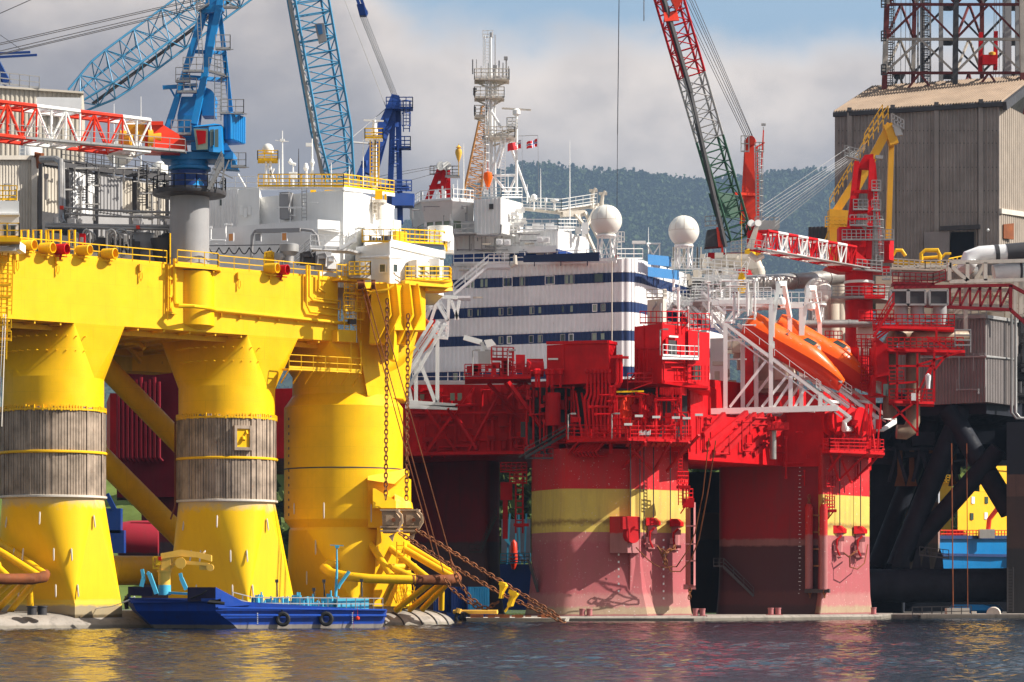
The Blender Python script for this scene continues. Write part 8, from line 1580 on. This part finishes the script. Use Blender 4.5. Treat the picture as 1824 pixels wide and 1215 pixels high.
m=MB();m.prism(PX(((600,211),(657,212.3),(657,214.4),(600,213.3))),1.36,gz(1065,211));m.put('deck_locker',CYAN,bg_)
for x0,y0,x1,y1,x2,y2 in ((279,1058,266,1022,262,1020),(252,1045,256,1030,253,1014),(332,1050,323,1030,321,1021)):m=MB();m.bar(at(x0,y0,208),at(x1,y1,208),.45,.3);m.bar(at(x1,y1,208),at(x2,y2,208),.25);m.put('turquoise_arm',CYAN,bg_)
m=MB();m.tube([at(598,1063,212.5),at(600,1020,212.5),at(600,972,212.5)],[.13,.1,.05],8);m.bar(at(588,971,212.5),at(612,972,212.5),.06);m.bar(at(597,974,212.5),at(604,974,212.5),.2);m.tube([at(602,1048,212.3),at(606,1040,212.3),at(622,1018,212.3)],.14,6);m.put('signal_mast',CYAN,bg_)
for px,y1,yy in ((494,1035,210),(578,1035,212.5),(645,1034,213.5),(560,1050,211.5)):m=MB();m.tube([at(px,1063,yy),at(px-1,y1,yy)],.06,6);m.box(at(px-1,y1,yy),(.25,.2,.25));m.put('deck_post',DKST,bg_)
for px,yy in ((504,207.85),(581,209.65)):
    m=MB();c=V((gx(px,yy),yy,.72));m.tube([c+V((.42*math.cos(a),-.02+.04*math.sin(a),.42*math.sin(a))) for a in [2*math.pi*k/20 for k in range(20)]],.17,8,closed=True);m2=MB();m2.tube([c+V((.1,.1,.4)),V((gx(px-3,yy+.3),yy+.3,1.5))],.03,5);tf_=solo(m,'tyre_fender',BLK,'black tyre fender hung on the barge side, %s' % ('left one below the gooseneck pipes' if px < 540 else 'right one below the mast'),'tyre',c-V((0,0,.6)),'tyre fenders on the barge');m2.put('hanging_rope',DKST,tf_)
m=MB();c=V((gx(637,211),211,.75));m.lathe(c,[(.01,-.17),(.14,-.1),(.17,0),(.14,.1),(.01,.17)],12);m.tube([c,c+V((0,.1,1.2))],.015,4);m.tube([V((gx(630,210.9),210.9,-.1)),V((gx(630,211),211,1.4))],.012,4);solo(m,'red_buoy',ORRED,'small red ball fender hanging near the stern of the barge','buoy',c-V((0,0,.2)))
for px,yy in ((459,206.85),(628,210.8)):
    for k in range(6):m=MB();m.box(V((gx(px,yy),yy-.08,.42+k*.15)),(.07,.05,.09));m.put('draught_mark',WHT,bg_)
m=MB();m.tube([at(393,1069,204.9),at(372,1072,204.6),at(400,1075,204.8)],.13,6);m.tube([at(340,1066,205.5),at(360,1058,205.2),at(368,1052,205.2)],.06,5);m.tube([at(226,1085,209),at(224,1070,209),at(230,1060,208)],.16,6);m.put('bow_rope',BLK,bg_)
m=MB();m.tube([at(219,1073,208.5),at(228,1070,208),at(240,1063,208.5)],.06,5);m.tube([at(170,1084,211),at(200,1080,210),at(240,1066,208.5)],.03,5);solo(m,'mooring_line',WHTD,'pale mooring line from the barge bow towards the pontoon','rope',(170,1084,211))
kc=thing('deck_crane','faded orange yellow knuckle deck crane folded over the barge bow','crane',at(293,1060,209.5));Yk=209.5;kq=lambda px,py,d=0:at(px,py,Yk+d)
m=MB();m.cyl(kq(293,1060),kq(293,1042),.50,None,20);m.put('pedestal',CYAN,kc);m=MB();m.cyl(kq(293,1042),kq(293,1019),.48,None,20);m.cyl(kq(293,1019),kq(293,1016),.56,None,20);m.slab([kq(287,1016,-.4),kq(303,1016,-.4),kq(305,985,-.4),kq(288,985,-.4)],V((0,.8,0)));m.slab([kq(281,1016,-.3),kq(289,1016,-.3),kq(289,996,-.3),kq(284,996,-.3)],V((0,.6,0)));m.put('column',CRBEI,kc)
m=MB();m.slab([kq(286,986,-.45),kq(322,979,-.35),kq(350,983,-.3),kq(376,989,-.3),kq(376,1000,-.3),kq(350,993,-.3),kq(322,991,-.35),kq(304,993,-.45),kq(287,996,-.45)],V((0,.75,0)));m.slab([kq(327,998,-.3),kq(372,1003,-.3),kq(372,1008,-.3),kq(327,1005,-.3)],V((0,.55,0)));m.bar(kq(304,1010,-.1),kq(319,996,-.1),.22);m.put('boom',CRBEI,kc)
m=MB();m.lathe(kq(322,1003,-.5),[(.42,0),(.42,.2)],16,(0,-1,0));m.slab([kq(317,1003,-.6),kq(320,993,-.6),kq(325,993,-.6),kq(327,1004,-.6),kq(324,1014,-.6),kq(319,1013,-.6)],V((0,.3,0)));m.lathe(kq(374,1011,-.5),[(.28,0),(.28,.4)],14,(0,1,0));m.box(kq(366,1011),(.9,.4,.35));m.put('hook_block',CRBEI,kc)
m=MB();m.rail([kq(273,1014,-.3),kq(283,1014,-.3)],.95,.4,.04,(1,.5));m.box(kq(282,1000,-.3),(.35,.3,.6));m.put('operator_stand',YELR,kc);m=MB();m.box(kq(284.5,995,-.45),(.22,.2,.3));m.put('red_lamp',RED,kc)
for k,(px,yy) in enumerate(((364,1),)):
    m=MB();c=kq(364,983.5);m.lathe(c,[(.02,-.14),(.07,-.06),(.06,.06),(.01,.1)],8,(.6,0,.4));m.lathe(c+V((.06,0,.10)),[(.01,-.05),(.045,0),(.01,.05)],8);m.tube([c+V((0,0,-.12)),c+V((.02,0,-.02))],.012,4);solo(m,'seagull',WHT,'white gull perched on the boom of the barge crane','bird',c-V((0,0,.12)))
# quay with containers right of the yellow pontoon
m=MB();m.prism(PX(((790,262),(905,258),(905,272),(790,275))),-1,.42);m.prism(PX(((795,262.5),(880,260),(880,270),(795,272))),.42,.75);q_=solo(m,'floating_dock',DBLU,'low blue floating dock under the drooping chains','dock',(850,1104,262))
m=MB();m.tube([at(808,1090,259.5),at(886,1090,258)],.22,8);m.tube([at(818,1084,259),at(816,1092,259)],.3,8);m.put('log_fender',CRBEI,q_)
for px in (820,829):m=MB();c=at(px,1100,259);m.tube([c+V((.42*math.cos(a),0,.42*math.sin(a))) for a in [2*math.pi*k/16 for k in range(16)]],.18,8,closed=True);m.put('tyre',BLK,q_)
m=MB();m.loft([[V((x,y,z)) for x,y in PX(pl)] for z,pl in ((-.5,((835,254),(1000,250),(1010,256),(835,260))),(.35,((830,253.6),(1008,249.5),(1015,256),(830,260))))]);r_=solo(m,'work_raft',CREAM,'low stained work raft at the waterline left of the red pontoon','raft',(900,1108,252));m=MB()
for k in range(16):p=at(random.uniform(845,990),1097,random.uniform(252,255));p.z=.5;m.box(p,(random.uniform(.3,1.3),.5,random.uniform(.1,.4)))
m.put('raft_gear',RUSTY,r_)
for i,(x0,x1,mt,lab) in enumerate(((772,806,DBLU,'dark blue shipping container, leftmost in the row behind the chains'),(806,834,DBLU,'deep blue shipping container in the middle of the row behind the chains'),(834,871,paint('container_blue',(.03,.34,.62),.5,.1,.25,.03),'bright blue shipping container at the right of the row behind the chains'))):
    m=MB();m.corr(PX(((x0,263.4),(x1-1,264.6),(x1,267))),.75,.75+2.5,.3,.06);m.prism(PX(((x0,263.5),(x1-1,264.7),(x1-.5,270),(x0,270))),.75,3.24);c=solo(m,'shipping_container',mt,lab,'container',(x0,1092,264),'shipping containers on the dock')
    m=MB();m.bar(at(x0,1047,263.9),at(x1,1046,263.3),.1,.12);m.bar(at(x1-1,1090,263.3),at(x1-1,1047,263.3),.14);m.put('corner_frame',mt,c)
# ================= pipe runs, trays and small fittings =================
def runs(parent,name,mat,x0,x1,y0,y1,yf,n,r0=.06,r1=.13,seed=1,diag=0.):
    """n orthogonal pipe runs just proud of a wall whose depth at photo column px is yf(px)"""
    rs=random.Random(seed)
    for i in range(n):
        m=MB();x,y=rs.uniform(x0,x1),rs.uniform(y0,y1);r_=rs.uniform(r0,r1);o=rs.uniform(.3,1.1);pts=[at(x,y,yf(x)-o)]
        for k in range(rs.randint(1,3)):
            if (k+i) % 2:x=min(x1,max(x0,x+rs.choice((-1,1))*rs.uniform(8,45)))
            else:y=min(y1,max(y0,y+rs.choice((-1,1))*rs.uniform(12,70)))
            if rs.random() < diag:y=min(y1,max(y0,y+12))
            pts.append(at(x,y,yf(x)-o))
        pts=[p for j,p in enumerate(pts) if j == 0 or (p-pts[j-1]).length > .25]
        if len(pts) < 2:continue
        m.tube(pts,r_,6)
        for p in pts[1:]:m.box(p,(r_*3.2,r_*3.2,r_*3.2))
        m.put(name,mat,parent,None,False)
def boxes(parent,name,mat,x0,x1,y0,y1,yf,n,s=(.3,1.2),seed=1):
    rs=random.Random(seed)
    for i in range(n):
        x,y=rs.uniform(x0,x1),rs.uniform(y0,y1);w_,h_=rs.uniform(*s),rs.uniform(*s);m=MB();p=at(x,y,yf(x)-.3);m.box(p,(w_,.5,h_));m.box(p+V((rs.uniform(-.2,.2)*w_,-.3,rs.uniform(-.2,.2)*h_)),(w_*.5,.2,h_*.5));m.bar(p+V((0,0,-h_/2)),p+V((0,0,-h_/2-rs.uniform(.2,.8))),.08);m.put(name,mat,parent,None,False)
wall_l=lambda px:286-(px-196)*16/744;wall_f=lambda px:270-(px-940)*3.5/180;side=lambda px:264.5+(px-1226)*.0854
runs(dkr,'wall_pipe',RED,740,935,695,800,wall_l,26,seed=3);runs(dkr,'wall_pipe',REDD,940,1120,690,800,lambda p:263.5,24,seed=4);runs(dkr,'wall_pipe',REDD,1235,1460,745,808,side,16,.05,.1,seed=5)
boxes(dkr,'wall_box',REDD,745,935,700,795,wall_l,14,(.4,1.6),6);boxes(dkr,'wall_box',DKST,940,1040,695,800,lambda p:265,10,(.5,2.2),7)
m=MB();m.slab([at(942,802,265.3),at(1048,802,265.3),at(1048,690,265.3),at(942,690,265.3)],V((0,.1,0)));m.put('shade_panel',DKST,dkr);m=MB();m.slab([at(1102,782,263.6),at(1224,782,264.3),at(1224,692,264.3),at(1102,692,263.6)],V((0,.1,0)));m.put('shade_panel',DKST,dkr)  # flat dark sheets standing in for shade in the recess and under the tower
for px in range(1240,1460,24):m=MB();m.bar(at(px,808,side(px)-.05),at(px,742,side(px)-.05),.12,.2);m.put('stiffener',RED,dkr)
for px in range(748,940,24):m=MB();m.bar(at(px,806,wall_l(px)-.05),at(px,688,wall_l(px)-.05),.12,.2);m.put('stiffener',RED,dkr)
YS=18.0;runs(dkr,'corner_pipe',RED,1400,1545,745,870,lambda p:260.6 if p < 1464 else 259+(p-1464)*.09,16,.05,.11,seed=8);YS=0.0
runs(th,'wall_pipe',RED,1133,1176,582,680,lambda p:262.2-(p-1130)*.065,5,.04,.07,seed=9);runs(th,'wall_pipe',RED,1182,1224,640,680,lambda p:259+(p-1179)*.074,6,.04,.08,seed=10)
boxes(wb,'winch_control',REDD,1105,1225,700,770,lambda p:260.5,16,(.3,1.0),11);runs(wb,'hydraulic_pipe',RED,1015,1225,700,783,lambda p:259.5,22,.05,.1,seed=12)
# the long grooves of the module roofs and pipe bridges on the yellow rig
runs(md,'service_pipe',PIPE,80,325,300,425,lambda p:223.5+(p-76)/254*13,26,.05,.13,seed=13);boxes(md,'service_box',GRYP,80,325,380,430,lambda p:223+(p-76)/254*13,14,(.4,1.4),14)
runs(hs,'wall_conduit',WHTD,372,455,400,450,lambda p:234.6-(p-366)*.02,7,.04,.07,seed=15);runs(hs,'wall_conduit',WHTD,470,600,345,430,lambda p:235.4-(p-458)*.03,7,.03,.05,seed=16)
runs(gm,'conduit',GALV,1650,1755,575,700,lambda p:305.2-(p-1650)*.05,7,.04,.07,seed=17)
runs(wp,'service_pipe',WHT,1200,1345,500,600,lambda p:272,22,.05,.1,seed=18);runs(us,'wall_conduit',GRYP,815,990,416,445,lambda p:287.4-(p-806)*.0266,12,.03,.06,seed=19)
runs(br,'wall_conduit',GRYP,735,842,368,416,lambda p:285,8,.03,.06,seed=20)
# rust-stained waterline rubbing pieces and small white depth figures on the columns
for x,yy,par in ((1182,265.1,ca),(1102,261.6,ca)):
    for k in range(9):m=MB();m.box(at(x,962+k*13,yy-.05),(.16,.05,.2));m.put('draught_mark',WHTD,par,None,False)
# antenna farm and lamps on railings of the red rig
rs_=random.Random(22)
for px,py,yy in ((1012,783,259),(1090,783,257),(1176,633,258),(1244,636,261),(842,669,263),(905,669,262.8),(1300,533,283),(1350,533,283),(1210,536,288)):
    m=MB();p=at(px,py,yy);m.tube([p,p+V((0,0,2.4)),p+V((.35,-.2,2.5))],.05,5);m.box(p+V((.5,-.25,2.45)),(.5,.3,.16));solo(m,'deck_lamp',GALV if py > 600 else WHT,'slim deck lamp on a post %s' % {1012:'at the left end of the front winch balcony',1090:'in front of the ballast pipes on the winch balcony',1176:'at the left end of the tower house balcony',1244:'at the right end of the tower house balcony',842:'at the left end of the red davit platform',905:'beside the ladder of the red davit platform',1300:'above the stern of the near lifeboat',1350:'just left of the first white davit',1210:'beside the stained beige exhaust housing'}[px],'lamp',p,'deck lamps of the red rig')

m=MB()
for k in range(9):m.bar(at(1137+k*2.6,775,256.9+k*.06),at(1137.6+k*2.6,769-(k % 3)*1.6,256.9+k*.06),.09)
m.put('faded_lettering',WHTD,wb,None,False)
